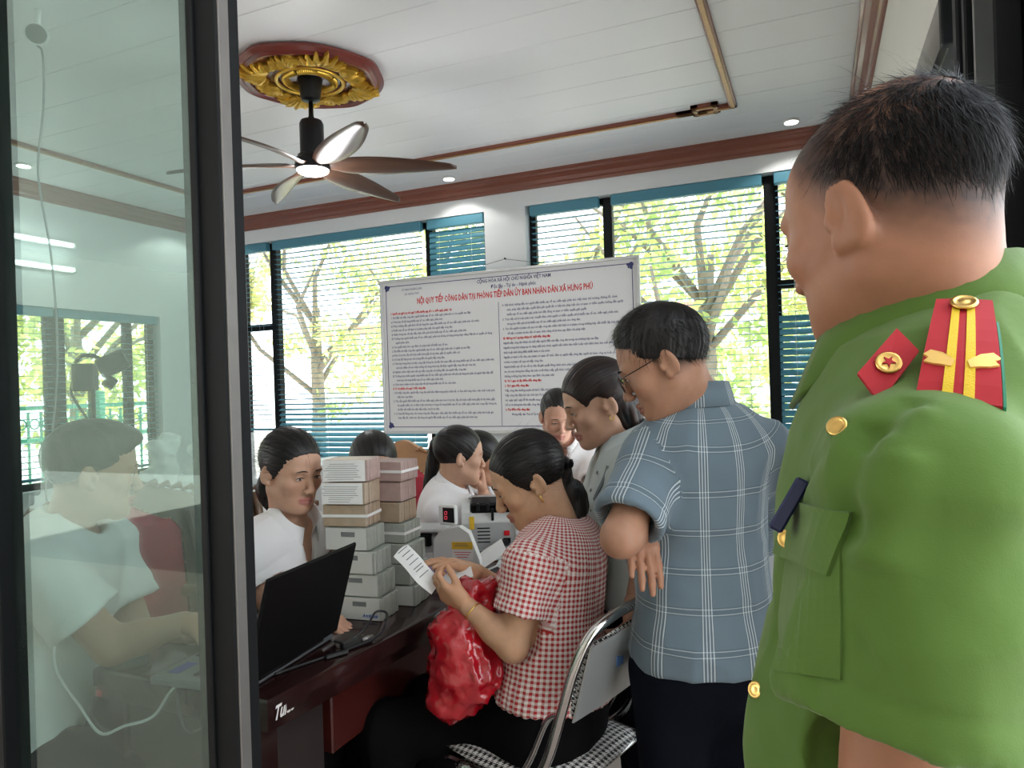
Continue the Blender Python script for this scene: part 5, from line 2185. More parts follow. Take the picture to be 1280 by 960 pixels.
# ---- man in the plaid shirt
def plaid_man():
    bf = look(865, 62)
    lf = leftof(bf)
    Nk = W(874, 512, 1.64)
    pel = W(882, 812, 1.67)
    shL = Nk + lf * .112 + dn(.115) + bf * .02
    shR = Nk - lf * .160 + dn(.105)
    elL = W(776, 672, 1.50)
    wrL = W(862, 655, 1.98)
    elR = W(935, 690, 1.95)
    wrR = W(793, 640, 1.60)

    def paint(pl, col):
        x, y, z = pl[:, 0], pl[:, 1], pl[:, 2]
        edge = -.045 + np.clip(y + .02, 0, 1) * 1.1
        f = np.clip((z - edge) / .03, 0, 1) * np.clip((.030 - y + .5 * np.clip(z, 0, 1)) / .02, 0, 1) * .85
        ear = (np.abs(x) > .073) & (z < .03) & (z > -.05) & (y > -.035)
        f[ear] = 0
        col[:, :3] = col[:, :3] * (1 - f[:, None]) + np.array((.016, .014, .014)) * f[:, None]
        return col

    def hair(pr, root, B, L, s, R):
        P = hair_region_prims(L, s, R, dict(th=.008, front=(0, .122, -.004), front_r=(.110, .088, .090), vol=[((0, .008, .090), (.062, .060, .036))]))
        V, Q = sdf_mesh(P, .0035, clip=[(L((0, .0, .004)), R @ np.array((0, .48, -.88)))], keep=True)
        pl = (V - L((0, 0, 0))) @ R / s
        V2, n = groove(V, vnormals(V, Q), pl, (0, -.5, .8), 30, .0016 * s)
        link_mesh('hair', V2, Q, HAIR, root, B, True, hair_cols(n))
        Nn = vnormals(V, Q)
        out = np.nonzero((pl[:, 0] ** 2 / .0815 ** 2 + (pl[:, 1] + .016) ** 2 / .102 ** 2 + (pl[:, 2] - .034) ** 2 / .092 ** 2) > .9)[0]

        def flow(P_, k):
            p = pl[out[k]]
            top = np.clip((p[:, 2] - .05) / .05, 0, 1)[:, None]
            fv = np.tile(np.array((.1, 1.0, -.1)), (len(p), 1))
            sv = np.stack([p[:, 0] * .5, np.where(p[:, 1] > -.03, .3, -.2), -np.ones(len(p))], 1)
            return (fv * top + sv * (1 - top)) @ R.T
        strands('hair_strand', root, B, V[out] - Nn[out] * .002, Nn[out], flow, 3500, .024, .0006, .28, 4)

    pr = mk_person('person', 'man in blue-grey plaid short-sleeved shirt and glasses standing with folded arms', (pel[0], pel[1]), W(829, 452, 1.62), look(829, 4), .46, Nk, pel, bf,
                   {'L': (shL, elL, wrL, None),
                    'R': (shR, elR, wrR, dict(d=W(806, 700, 1.53) - wrR, n=bf, thumb=1, curl=(.10, .15, .1), spread=.05, vox=.003))},
                   TONE_M, 1.04, 'stand', 'm', None, .006, .0027, dict(jaw=1.05, cheek=1.03, paint=paint, lips=(.33, .13, .11), brow=1.3), hair,
                   dict(m=PLAID, name='shirt', uv=True, collar_z=.026), NAVY, w=.91, dep=1.06, hems=.015, infl=.015, sleeve=.80, cuff=.014, foldamp=.011, vneck=.06)
    # glasses
    g = empty_child('glasses', pr.root)
    L, R = pr.L, pr.R
    B = np.array(pr.root.location)
    GM = pmat('dark_metal', (0.03, .03, .032, 1), .1, 60, .3, .9)
    fm = MB()
    for q in (-1, 1):
        ring = [L((q * .032 + .024 * math.cos(a), .1015 - .10 * abs(q * .032 + .024 * math.cos(a)) ** 1.0 * .25, -.004 + .019 * math.sin(a))) for a in np.linspace(0, 2 * PI, 20, endpoint=False)]
        fm.tube(ring, .0013, 6, closed=True)
        fm.tube([L((q * .056, .099, .004)), L((q * .070, .080, .006)), L((q * .0775, .02, .008)), L((q * .078, -.010, .010)), L((q * .076, -.028, -.008))], .0012, 6)
    fm.tube([L((-.009, .1015, .002)), L((0, .1035, .005)), L((.009, .1015, .002))], .0013, 6)
    o = fm.build('frame', GM, None, B, True)
    o.parent = g
    lens = glassmat('spectacle_lens', (.95, .97, .96, 1), 1.6)
    for q in (-1, 1):
        mb = MB()
        c = [L((q * .032 + .0235 * math.cos(a), .1005 - .025 * abs(q * .032 + .0235 * math.cos(a)), -.004 + .0185 * math.sin(a))) for a in np.linspace(0, 2 * PI, 20, endpoint=False)]
        mb.add(c, [tuple(range(20))])
        lo = mb.build('lens', lens, None, B)
        lo.parent = g
    # yoke seam
    return pr


# ---- woman in the pale grey-green shirt
def gray_woman():
    bf = look(775, -12)
    lf = leftof(bf)
    Nk = W(786, 562, 2.06)
    pel = W(800, 752, 2.08)
    shL = Nk + lf * .160 + dn(.075) + bf * .02
    shR = Nk - lf * .160 + dn(.075) + bf * .02
    elL = W(812, 690, 1.90)
    wrL = W(793, 745, 1.90)

    def hair(pr, root, B, L, s, R):
        P = hair_region_prims(L, s, R, dict(th=.013, front=(0, .128, -.030), front_r=(.105, .094, .105), vol=[]))
        e = lambda c, r, k=.02: E(L(c), np.array(r) * s, R, k * s)
        P2 = [e((0, -.050, -.035), (.072, .058, .085)), e((0, -.075, -.060), (.058, .040, .060)),
              e((0, -.05, -.09), (.060, .045, .045))]
        P = P[:-1] + P2 + P[-1:]
        # behind the ears
        for q in (-1, 1):
            P.append(E(L((q * .080, .018, -.050)), np.array((.045, .040, .075)) * s, R, .01 * s, 's'))
        V, Q = sdf_mesh(P, .0035, clip=[(L((0, -.05, -.122)), R @ np.array((0, .35, -.9)))], keep=True)
        pl = (V - L((0, 0, 0))) @ R / s
        nn = vnormals(V, Q)
        low = np.clip((-.0 - pl[:, 2]) / .04, 0, 1)
        V1, n = groove(V, nn, pl, (0, -.85, .15), 26, .0018 * s)
        n2 = vnoise(pl * np.array((120, 120, 14)) + 3)
        V1 = V1 * (1 - low[:, None]) + (V + nn * ((n2 - .5) * .006)[:, None]) * low[:, None]
        link_mesh('hair', V1, Q, HAIR, root, B, True, hair_cols(n * (1 - low) + n2 * low, c1=(.034, .018, .014)))
        mb = MB()
        ring = [L((.020 * math.cos(a), -.112 + .0, .030 + .012 * math.sin(a))) for a in np.linspace(0, 2 * PI, 12, endpoint=False)]
        mb.tube(ring, .004, 6, closed=True)
        mb.build('hair_tie', BLACKP, root, B, True)

    pr = mk_person('person', 'woman in pale grey-green collared shirt standing behind the folding chair', (pel[0], pel[1]), W(746, 503, 2.05), look(746, -16), .36, Nk, pel, bf,
                   {'L': (shL, elL, wrL, dict(d=W(786, 775, 1.90) - wrL, n=bf * .8 + lf * -.2 + dn(.4), thumb=1, curl=(.55, .5, .4), vox=.003)),
                    'R': (shR, W(752, 690, 2.25), W(735, 720, 2.2), dict(n=-bf, thumb=1, curl=(.3, .3, .2), vox=.004))},
                   TONE_W, .99, 'stand', 'f', None, .006, .0027, dict(lips=LIPS_W, open=.5), hair,
                   dict(m=GRAYGREEN, name='shirt'), NAVY, w=.97, dep=1.0, hems=.08, infl=.012, sleeve=.66, foldamp=.010, vneck=.09)
    B = np.array(pr.root.location)
    L = pr.L
    mb = MB()
    ring = [L((-.0775 - .001, -.004 + .0065 * math.cos(a), -.047 + .0065 * math.sin(a))) for a in np.linspace(0, 2 * PI, 14, endpoint=False)]
    mb.tube(ring, .0013, 6, closed=True)
    mb.build('earring', GOLD, pr.root, B, True)
    for y in (590, 612, 634):
        p, n = surf_at(pr.sv, pr.sn, 744 - (y - 590) * .35, y, 8)
        button(pr.shirt, B, p + n * .002, n, .0055, pmat('grey_button', (.2, .22, .24, 1), .1))
    v, f, g = patch(pr.sv, pr.sn, [(755, 580), (758, 581), (740, 640), (737, 638)], .0008, .0012, 2, 8)
    o = link_mesh('placket', v, f, pmat('dark_placket_edge', (.10, .12, .14, 1), .1), None, B)
    fix_normals(o)
    o.parent = pr.shirt
    return pr


# ---- seated woman in red gingham
def gingham_woman():
    bf = look(690, 28)
    lf = leftof(bf)
    Nk = W(700, 664, 1.90)
    pel = W(691, 880, 1.87)
    shL = Nk + lf * .158 + dn(.055)
    shR = Nk - lf * .158 + dn(.055)
    elL = W(641, 808, 1.73)
    wrL = W(583, 757, 1.78)
    elR = W(634, 748, 2.02)
    wrR = W(596, 715, 1.95)

    hh = W(660, 598, 1.90)

    def post(pr, V, Nn):
        # waist gathers at the back and gathered sleeve heads
        q0 = V - pr.T(0)
        z = q0 @ pr.up
        th = np.arctan2(q0 @ pr.rt, -(q0 @ pr.fw))
        a = np.exp(-((z - .05) / .07) ** 2) * .0022 + np.exp(-((z - .33) / .10) ** 2) * .0012
        return V + Nn * (a * np.sin(th * 46))[:, None]

    tail = [W(712, 618, 1.94), W(722, 630, 1.94), W(720, 645, 1.92), W(716, 652, 1.91)]
    hr = tied_hair((0, -.108, -.010), [W(706, 606, 1.93), W(715, 616, 1.935), W(721, 634, 1.93), W(718, 656, 1.90)], [.014, .024, .033, .030, .010], .0026,
                   (0, 0, -.030), (0, .52, -.85), 'scrunchie', dict(th=.010, vol=[(hh + frame(look(660, 10))[:, 1] * -.03 + np.array((0, 0, .05)), (.072, .075, .07))][:0]))
    pr = mk_person('person', 'seated woman in red gingham blouse holding papers over the desk', (pel[0], pel[1]), hh, look(660, -6), .48, Nk, pel, bf,
                   {'L': (shL, elL, wrL, dict(d=W(552, 738, 1.80) - wrL, n=FWD * .75 + UPV * .55 + RGT * .1, thumb=-1, curl=(.50, .85, .5), tcurl=.10, spread=.03, vox=.0024, size=.84, tdir=(.86, .30, .45))),
                    'R': (shR, elR, wrR, dict(d=W(560, 702, 1.90) - wrR, n=dn(1) - RGT * .25, thumb=1, curl=(.12, .25, .2), tcurl=.2, spread=.06, vox=.0026))},
                   np.array((.56, .335, .205)), 1.0, 'sit', 'f', None, .0052, .0026, dict(lips=LIPS_W, open=.4), hr,
                   dict(m=GINGHAM, name='blouse', uv=True, post=post), BLACKP, w=.95, dep=1.0, hems=.10, infl=.012, sleeve=.60, cuff=.014, foldamp=.008, collar=False, vneck=.03, neckr=.066,
                   knees=[pel + look(690, 12) * .42 - lf * .09 + dn(.07), pel + look(690, 12) * .42 + lf * .09 + dn(.07)])
    B = np.array(pr.root.location)
    # bracelet on the near wrist
    d = nrm(wrL - elL)
    u = nrm(np.cross(d, UPV))
    w_ = np.cross(d, u)
    c = wrL - d * .022
    mb = MB()
    mb.tube([c + .0295 * (math.cos(a) * u + .86 * math.sin(a) * w_) for a in np.linspace(0, 2 * PI, 22, endpoint=False)], .0022, 6, closed=True)
    mb.build('bracelet', GOLD, pr.root, B, True)
    mb = MB()
    L = pr.L
    mb.tube([L((-.0785, -.003, -.040)), L((-.080, -.002, -.048)), L((-.0795, -.002, -.060))], [.003, .0022, .0028], 6)
    mb.build('earring', GOLD, pr.root, B, True)
    mb = MB()
    cc = Nk + pr.up * .022 + pr.fw * .012
    ring = []
    for a in np.linspace(0, 2 * PI, 40, endpoint=False):
        dv = -pr.fw * math.cos(a) + pr.rt * math.sin(a)
        ring.append(cc + dv * .0615 + pr.up * (.012 * math.cos(a)))
    mb.tube(ring, .0014, 5, closed=True)
    mb.build('necklace', GOLD, pr.root, B, True)
    # sleeve bands
    return pr


# ---- staff behind the desk
def smile(root):
    pass


def desk_woman():
    bf = look(360, -46, 'r')
    rtv = -leftof(bf)
    Nk = W(362, 658, 2.12)
    pel = Nk - bf * .20 + dn(.44)
    shR = Nk + rtv * .160 + dn(.065)
    shL = Nk - rtv * .160 + dn(.065)
    hr = tied_hair((.02, -.108, .012), [W(342, 585, 2.24), W(333, 612, 2.25), W(338, 635, 2.25)], [.016, .030, .030, .012], .0026, (0, 0, -.028), (0, .50, -.86), None, dict(th=.010))
    pr = mk_person('person', 'woman with ponytail in white short-sleeved shirt seated behind the laptop', (pel[0], pel[1]), W(364, 587, 2.08), look(364, -54, 'r'), .24, Nk, pel, bf,
                   {'R': (shR, W(338, 748, 1.98), W(392, 768, 1.93), dict(n=dn(1), thumb=1, curl=(.3, .4, .3), vox=.0035) | dict(thumb=-1)),
                    'L': (shL, W(428, 715, 2.16), W(398, 742, 2.02), dict(n=dn(1), thumb=1, curl=(.4, .5, .3), vox=.0035))},
                   TONE_W, .965, 'sit', 'f', None, .006, .0027, dict(lips=(.46, .14, .14), open=.62, cheek=1.05, jaw=1.06), hr,
                   dict(m=WHITE_SHIRT, name='shirt'), BLACKP, w=.98, hems=-.05, infl=.013, sleeve=.60, foldamp=.010, vneck=.16)
    B = np.array(pr.root.location)
    p, n = surf_at(pr.sv, pr.sn, 396, 659, 7)
    v, f, g = patch(pr.sv, pr.sn, [(391, 660), (403, 657), (403, 659.5), (391, 662.5)], .001, .001, 4, 2)
    o = link_mesh('red_name_mark', v, f, pmat('red_thread', (.55, .02, .03, 1), .1), None, B)
    fix_normals(o)
    o.parent = pr.shirt
    return pr


def laptop_man():
    bf = look(100, -22, 'r')
    rtv = -leftof(bf)
    Nk = W(84, 660, 1.80)
    pel = Nk - bf * .14 + dn(.50)
    shR = Nk + rtv * .175 + dn(.075) + bf * .02
    shL = Nk - rtv * .175 + dn(.075) + bf * .02
    elR = W(140, 808, 1.66)
    wrR = W(232, 778, 1.70)

    def paint(pl, col):
        x, y, z = pl[:, 0], pl[:, 1], pl[:, 2]
        edge = -.04 + np.clip(y + .02, 0, 1) * 1.1
        f = np.clip((z - edge) / .03, 0, 1) * np.clip((.030 - y + .5 * np.clip(z, 0, 1)) / .02, 0, 1) * .8
        ear = (np.abs(x) > .073) & (z < .03) & (z > -.05) & (y > -.035)
        f[ear] = 0
        col[:, :3] = col[:, :3] * (1 - f[:, None]) + np.array((.016, .014, .014)) * f[:, None]
        return col

    def hair(pr, root, B, L, s, R):
        P = hair_region_prims(L, s, R, dict(th=.009, front=(0, .125, -.014), front_r=(.110, .084, .094), vol=[((0, .035, .088), (.062, .064, .034))]))
        V, Q = sdf_mesh(P, .004, clip=[(L((0, .0, .0)), R @ np.array((0, .48, -.88)))], keep=True)
        pl = (V - L((0, 0, 0))) @ R / s
        V, n = groove(V, vnormals(V, Q), pl, (0, -.5, .8), 30, .0016 * s)
        link_mesh('hair', V, Q, HAIR, root, B, True, hair_cols(n))
    return mk_person('person', 'man in white T-shirt at the laptop, seen through the glass door', (pel[0], pel[1]), W(117, 588, 1.80), look(117, 2, 'r'), .16, Nk, pel, bf,
                     {'R': (shR, elR, wrR, dict(d=W(272, 782, 1.72) - wrR, n=dn(1), thumb=-1, curl=(.25, .35, .25), vox=.003)),
                      'L': (shL, W(175, 800, 1.95), W(240, 792, 1.84), dict(n=dn(1), thumb=1, curl=(.25, .35, .25), vox=.004))},
                     np.array((.50, .30, .20)), 1.02, 'sit', 'm', None, .007, .003, dict(paint=paint, jaw=1.05), hair,
                     dict(m=TEE, name='t_shirt'), NAVY, w=1.04, dep=1.08, hems=-.06, infl=.016, sleeve=.62, cuff=.026, foldamp=.012, collar=False, vneck=0, neckr=.064)


def hidden_woman():
    bf = look(467, -70, 'r')
    rtv = -leftof(bf)
    Nk = W(458, 642, 2.55)
    pel = Nk - bf * .16 + dn(.42)
    hr = tied_hair((0, -.108, .02), None, None, .0045, (0, 0, -.028), (0, .50, -.86), None, dict(th=.010))
    return mk_person('person', 'woman hidden behind the cash stacks, only her hair and forehead showing', (pel[0], pel[1]), W(467, 584, 2.50), look(467, -84, 'r'), .30, Nk, pel, bf,
                     {'R': (Nk + rtv * .135 + dn(.065), W(435, 720, 2.40), W(450, 740, 2.30), dict(n=dn(1), thumb=-1, vox=.005)),
                      'L': (Nk - rtv * .115 + dn(.075), W(484, 722, 2.50), W(480, 735, 2.36), dict(n=dn(1), thumb=1, vox=.005))},
                     TONE_W2, 1.0, 'sit', 'f', None, .009, .0035, dict(lips=LIPS_W), hr, dict(m=WHITE_SHIRT), BLACKP, w=.95, hems=-.05, sleeve=.6)


def ponytail_woman():
    bf = look(560, -8, 'r')
    rtv = -leftof(bf)
    Nk = W(561, 616, 3.02)
    pel = np.array((W(541, 700, 3.08)[0], W(541, 700, 3.08)[1], .60))
    hc = W(575, 569, 3.0)
    hr = tied_hair((.0, -.100, .058), [W(545, 556, 3.05), W(541, 580, 3.07), W(536, 605, 3.08), W(529, 628, 3.08)], [.012, .026, .027, .022, .010], .004, (0, 0, -.028), (0, .50, -.86), GOLD, dict(th=.010))
    return mk_person('person', 'woman with long high ponytail in white shirt leaning on the desk', (pel[0], pel[1]), hc, look(575, 12, 'r'), .14, Nk, pel, bf,
                     {'R': (Nk + rtv * .150 + dn(.06), W(613, 636, 2.88), W(652, 642, 2.84), dict(n=dn(1), thumb=-1, vox=.005)),
                      'L': (Nk - rtv * .150 + dn(.06), W(618, 655, 3.14), W(603, 612, 3.12), dict(n=-look(603, 0, 'r'), d=UPV - FWD * .1, thumb=1, curl=(1.1, 1.2, .8), vox=.004))},
                     TONE_W, 1.0, 'sit', 'f', None, .008, .0033, dict(lips=LIPS_W), hr, dict(m=WHITE_SHIRT, name='shirt'), BLACKP, w=.95, hems=-.03, sleeve=.62)


def neighbour_woman():
    bf = look(590, -12, 'r')
    rtv = -leftof(bf)
    Nk = W(588, 618, 3.26)
    pel = np.array((W(572, 700, 3.34)[0], W(572, 700, 3.34)[1], .60))
    hr = tied_hair((.0, -.108, .02), None, None, .0045, (0, 0, -.040), (0, .42, -.9), None, dict(th=.012, front=(0, .128, -.036), front_r=(.115, .094, .105)))
    return mk_person('person', 'woman half hidden beyond the woman with the long ponytail', (pel[0], pel[1]), W(600, 573, 3.22), look(600, -6, 'r'), .18, Nk, pel, bf,
                     {'R': (Nk + rtv * .150 + dn(.06), W(628, 650, 3.12), W(650, 655, 3.02), dict(n=dn(1), thumb=-1, vox=.006)),
                      'L': (Nk - rtv * .150 + dn(.06), W(640, 652, 3.4), W(655, 655, 3.26), dict(n=dn(1), thumb=1, vox=.006))},
                     TONE_W2, .98, 'sit', 'f', None, .010, .0038, dict(lips=LIPS_W), hr, dict(m=WHITE_SHIRT), BLACKP, w=.93, hems=-.03, sleeve=.6)


def back_woman():
    bf = look(700, -84, 'l')
    rtv = -leftof(bf)
    Nk = W(704, 556, 3.42)
    pel = Nk - bf * .24 + dn(.40)
    hr = tied_hair((0, -.108, .02), None, None, .004, (0, 0, -.028), (0, .50, -.86), None, dict(th=.007))
    pr = mk_person('person', 'woman in white shirt standing at the far end of the desk, looking down', (pel[0], pel[1]), W(697, 519, 3.33), look(697, -78, 'r'), .42, Nk, pel, bf,
                   {'R': (Nk + rtv * .160 + dn(.06), W(668, 622, 3.22), W(684, 654, 3.04), dict(n=dn(1), thumb=-1, vox=.005)),
                    'L': (Nk - rtv * .160 + dn(.06), W(738, 622, 3.22), W(722, 656, 3.04), dict(n=dn(1), thumb=1, vox=.005))},
                   np.array((.56, .32, .23)), .99, 'stand', 'f', None, .0075, .003, dict(lips=LIPS_W, open=.35), hr, dict(m=WHITE_SHIRT, name='shirt'), BLACKP, w=.95, hems=-.05, sleeve=.66, vneck=.09)
    B = np.array(pr.root.location)
    for y in (580, 594, 608):
        p, n = surf_at(pr.sv, pr.sn, 704, y, 6)
        button(pr.shirt, B, p + n * .001, n, .0055, SCLERA)
    return pr


def reaching_woman():
    bf = look(800, -6)
    lf = leftof(bf)
    Nk = W(790, 536, 2.66)
    pel = np.array((W(822, 700, 2.70)[0], W(822, 700, 2.70)[1], .80))
    hr = tied_hair((0, -.108, .02), None, None, .005, (0, 0, -.028), (0, .50, -.86), None, dict(th=.009))
    pr = mk_person('person', 'woman in white shirt with black strap reaching past the grey-green shirt', (pel[0], pel[1]), W(822, 478, 2.64), look(800, 10), .2, Nk, pel, bf,
                   {'L': (Nk + lf * .155 + dn(.06) + bf * .05, W(766, 618, 2.50), W(716, 634, 2.56), dict(n=dn(1), thumb=-1, vox=.004)),
                    'R': (Nk - lf * .155 + dn(.06), W(770, 640, 2.85), W(735, 660, 2.8), dict(n=dn(1), thumb=1, vox=.006))},
                   TONE_M * 1.05, .98, 'stand', 'f', None, .008, .004, dict(lips=LIPS_W), hr, dict(m=WHITE_SHIRT, name='shirt'), BLACKP, w=.95, hems=-.05, sleeve=.55)
    B = np.array(pr.root.location)
    v, f, g = patch(pr.sv, pr.sn, [(741, 540), (750, 540), (748, 592), (740, 592)], .002, .003, 2, 8)
    o = link_mesh('shoulder_strap', v, f, BLACKP, pr.root, B)
    fix_normals(o)
    return pr
# ------------------------------------------------------------------ desk
MAH = N('dark_mahogany')
gn = MAH.noise(4, 6, stretch=(14, 1, 14))
MAH.l(MAH.mix(gn, (0.014, 0.005, 0.005, 1), (0.026, 0.009, 0.0085, 1)), MAH.b.inputs['Base Color'])
MAH.set(Roughness=.16)
MAH.b.inputs['Coat Weight'].default_value = .2
MAH.b.inputs['Specular IOR Level'].default_value = .4
MAH.b.inputs['Coat Roughness'].default_value = .06
MAH = MAH.m
RPAN = pmat('red_mahogany_panel', (0.060, 0.011, 0.009, 1), .25, 5, .25, stretch=(1, 6, 14), coat=.2)
GPAN = pmat('brown_black_panel', (0.030, 0.022, 0.021, 1), .2, 6, .35)
DZ = .76
desk = empty('desk', (-1.30, 2.1, 0), 'long dark mahogany reception desk with a bowed front edge', 'desk')
DB = np.array(desk.location)


def desk_edge(y):
    """x of the public side of the desk top"""
    t = (y - 1.15) / 1.9
    return -1.070 + .085 * math.sin(PI * min(1, max(0, t)) * .80) + .0 * t


ys = np.linspace(1.15, 3.02, 26)
out = [(desk_edge(y_), y_) for y_ in ys] + [(-1.60, 3.02), (-1.60, 1.15)]
mb = MB()
n_ = len(out)
# moulded slab: rounded upper edge, thicker lower apron set back
lay = [(0.012, DZ), (0.003, DZ - .004), (0.0, DZ - .012), (0.0, DZ - .046), (.006, DZ - .050), (.006, DZ - .056), (.012, DZ - .058), (.012, DZ - .078)]
cxy = np.array((-1.33, 2.08))
v = []
for ins_, z_ in lay:
    for p in out:
        d_ = np.array((-1.0 if p[0] > -1.4 else 1.0, 0))
        yy = p[1] + (ins_ if p[1] < 1.2 else -ins_ if p[1] > 3.0 else 0)
        v.append((p[0] + d_[0] * ins_, yy, z_))
f_ = [tuple(range(n_))]
for i in range(len(lay) - 1):
    for j in range(n_):
        k_ = (j + 1) % n_
        f_.append((i * n_ + j, i * n_ + k_, (i + 1) * n_ + k_, (i + 1) * n_ + j))
f_.append(tuple((len(lay) - 1) * n_ + j for j in range(n_))[::-1])
mb.add(v, f_).build('desk_top', MAH, desk, DB, auto=.6)
MB().box((-1.150, 1.205, .34), (.060, .060, .682), bev=.005).build('corner_post', MAH, desk, DB)
MB().box((-1.560, 1.205, .34), (.060, .060, .682), bev=.005).build('corner_post', MAH, desk, DB)
MB().box((-1.355, 1.205, .34), (.36, .030, .66), bev=.003).build('end_panel', GPAN, desk, DB)
MB().box((-1.140, 1.315, .34), (.028, .165, .682), bev=.003).build('side_panel', GPAN, desk, DB)
MB().box((-1.450, 2.18, .30), (.024, 1.52, .60), bev=.003).build('modesty_panel', GPAN, desk, DB)
MB().box((-1.128, 2.20, .595), (.034, 1.58, .174), bev=.004).build('upper_apron', RPAN, desk, DB)
MB().box((-1.355, 2.96, .34), (.46, .040, .682), bev=.003).build('end_panel', GPAN, desk, DB)
# white script mark near the corner of the edge
R_ = np.array([[0, 0, 1], [1, 0, 0], [0, 1, 0]]).astype(float)
mbk = MB()
v_, f2 = text_mesh('Tulus', .040, None, 't', R_, (0, 0, 0), shear=.45, bold=.0012)
v_[:, 1] *= .72
mbk.add(v_ + np.array((desk_edge(1.18) + .0022, 1.160, DZ - .050)), f2)
mbk.build('maker_mark', pmat('silver_print', (.75, .74, .72, 1), .05, 60, .35), desk, DB)

# ------------------------------------------------------------------ laptop
LBL = pmat('black_laptop_plastic', (0.004, 0.004, 0.0045, 1), .1, 60, .45, spec=.12)
SCR = pmat('dark_screen', (0.02, .025, .03, 1), .1, 20, .1)
SILVP = pmat('grey_laptop_deck', (0.20, 0.21, 0.22, 1), .05, 60, .4, .3)
KEYM = pmat('black_keys', (0.02, .02, .022, 1), .1, 90, .5)
lp = empty('laptop', (-1.265, 1.300, DZ), 'open laptop with matt black lid at the near end of the desk', 'laptop')
LR = .085
lp.rotation_euler = (0, 0, LR)
MB().box((0, 0, .011), (.245, .350, .018), bev=.004).build('base', SILVP, lp)
kb = MB().box((.025, 0, .0205), (.11, .300, .002), bev=.0005).build('keyboard', SILVP, lp)
k0 = MB().box((0, 0, 0), (.0165, .0165, .003), bev=.001).build('key', KEYM, kb)
for i in range(5):
    for j in range(15):
        o = k0 if (i, j) == (0, 0) else k0.copy()
        if (i, j) != (0, 0):
            COL.objects.link(o)
            o.parent = kb
        o.location = (-.018 + .0205 * i, -.140 + .020 * j, .0232)
MB().box((-.080, .0, .0203), (.060, .100, .0012)).build('touchpad', LBL, lp)
MB().box((-.085, -.115, .0204), (.030, .060, .0008)).build('blue_sticker', pmat('blue_sticker', (.03, .05, .35, 1), .2, 50, .4), lp)
lid = empty_child('lid', lp)
lid.location = (.126, 0, .022)
lid.rotation_euler = (0, math.radians(16), 0)
MB().box((.0045, 0, .122), (.009, .352, .240), bev=.004).build('cover', LBL, lid)
MB().box((-.0006, 0, .124), (.0012, .332, .205)).build('screen', SCR, lid)
MB().tube([(0, -.12, 0), (0, .12, 0)], .007, 10).build('hinge', LBL, lp, smooth=True).location = (.124, 0, .020)

# cable bundle, plug and mouse by the laptop
CBL = pmat('black_cable', (0.012, .012, .013, 1), .1, 90, .4)
WCB = pmat('white_cable', (0.70, .71, .70, 1), .05, 90, .45)
a0 = np.array((-1.105, 1.345, DZ))
mb = MB()
mb.tube(bez([a0 + (-.02, .10, .012), a0 + (.010, .115, .010), a0 + (.030, .165, .030), a0 + (.020, .225, .050), a0 + (.045, .240, .045), a0 + (.062, .200, .020), a0 + (.058, .150, .008), a0 + (.035, .08, .006), a0 + (-.005, -.02, .005), a0 + (-.03, -.10, .006)], 60), .0032, 7)
cb = mb.build('black_cable', CBL, smooth=True)
tag(cb, 'black laptop cable looped on the desk beside the lid', 'cable')
ad = empty('power_adapter', a0 + (.030, .100, 0), 'small black plug with silver tip lying beside the laptop lid', 'adapter')
MB().box((0, 0, .010), (.022, .055, .018), rz=-.3, bev=.004).build('body', CBL, ad)
MB().tube([(.012, .03, .012), (.022, .062, .012)], .006, 8).build('silver_tip', M['greyalu'], ad, smooth=True)
MB().box((.0, -.055, .006), (.012, .06, .010), rz=-.45, bev=.003).build('strain_relief', CBL, ad)
ms = empty('computer_mouse', (-1.535, 1.190, DZ), 'dark glossy computer mouse on the desk, seen through the glass door', 'mouse')
P = [E((0, 0, .008), (.034, .056, .030), k=.01, clip=[((0, 0, 0), (0, 0, -1))]), E((0, -.012, .014), (.030, .034, .026), k=.02, clip=[((0, 0, 0), (0, 0, -1))])]
v_, q_ = sdf_mesh(P, .004)
link_mesh('shell', v_, q_, pmat('gloss_grey', (.06, .065, .07, 1), .1, 30, .12, coat=.6), ms, None, True)
MB().tube([(0, .030, .036), (0, .042, .030)], .004, 8).build('wheel', KEYM, ms, smooth=True)
ms.rotation_euler = (0, 0, -1.2)
wc = MB().tube(bez([(-1.62, 1.09, .93), (-1.60, 1.06, .80), (-1.52, 1.06, .715), (-1.47, 1.07, .66), (-1.42, 1.09, .675), (-1.37, 1.12, .69), (-1.33, 1.135, .745), (-1.30, 1.15, .772), (-1.26, 1.165, .768), (-1.22, 1.20, .766)], 70), .0032, 7).build('white_cable', WCB, smooth=True)
tag(wc, 'white charging cable drooping in front of the desk end, behind the glass door', 'cable')
bc = MB().tube(bez([(-1.36, 1.18, .775), (-1.32, 1.142, .768), (-1.31, 1.140, .70), (-1.28, 1.142, .66), (-1.20, 1.145, .70), (-1.16, 1.145, .685), (-1.14, 1.142, .60), (-1.14, 1.14, .40)], 50), .003, 6).build('grey_cable', pmat('grey_cable_m', (.12, .12, .12, 1), .1), smooth=True)
tag(bc, 'thin grey cable hanging down the near end of the desk', 'cable')

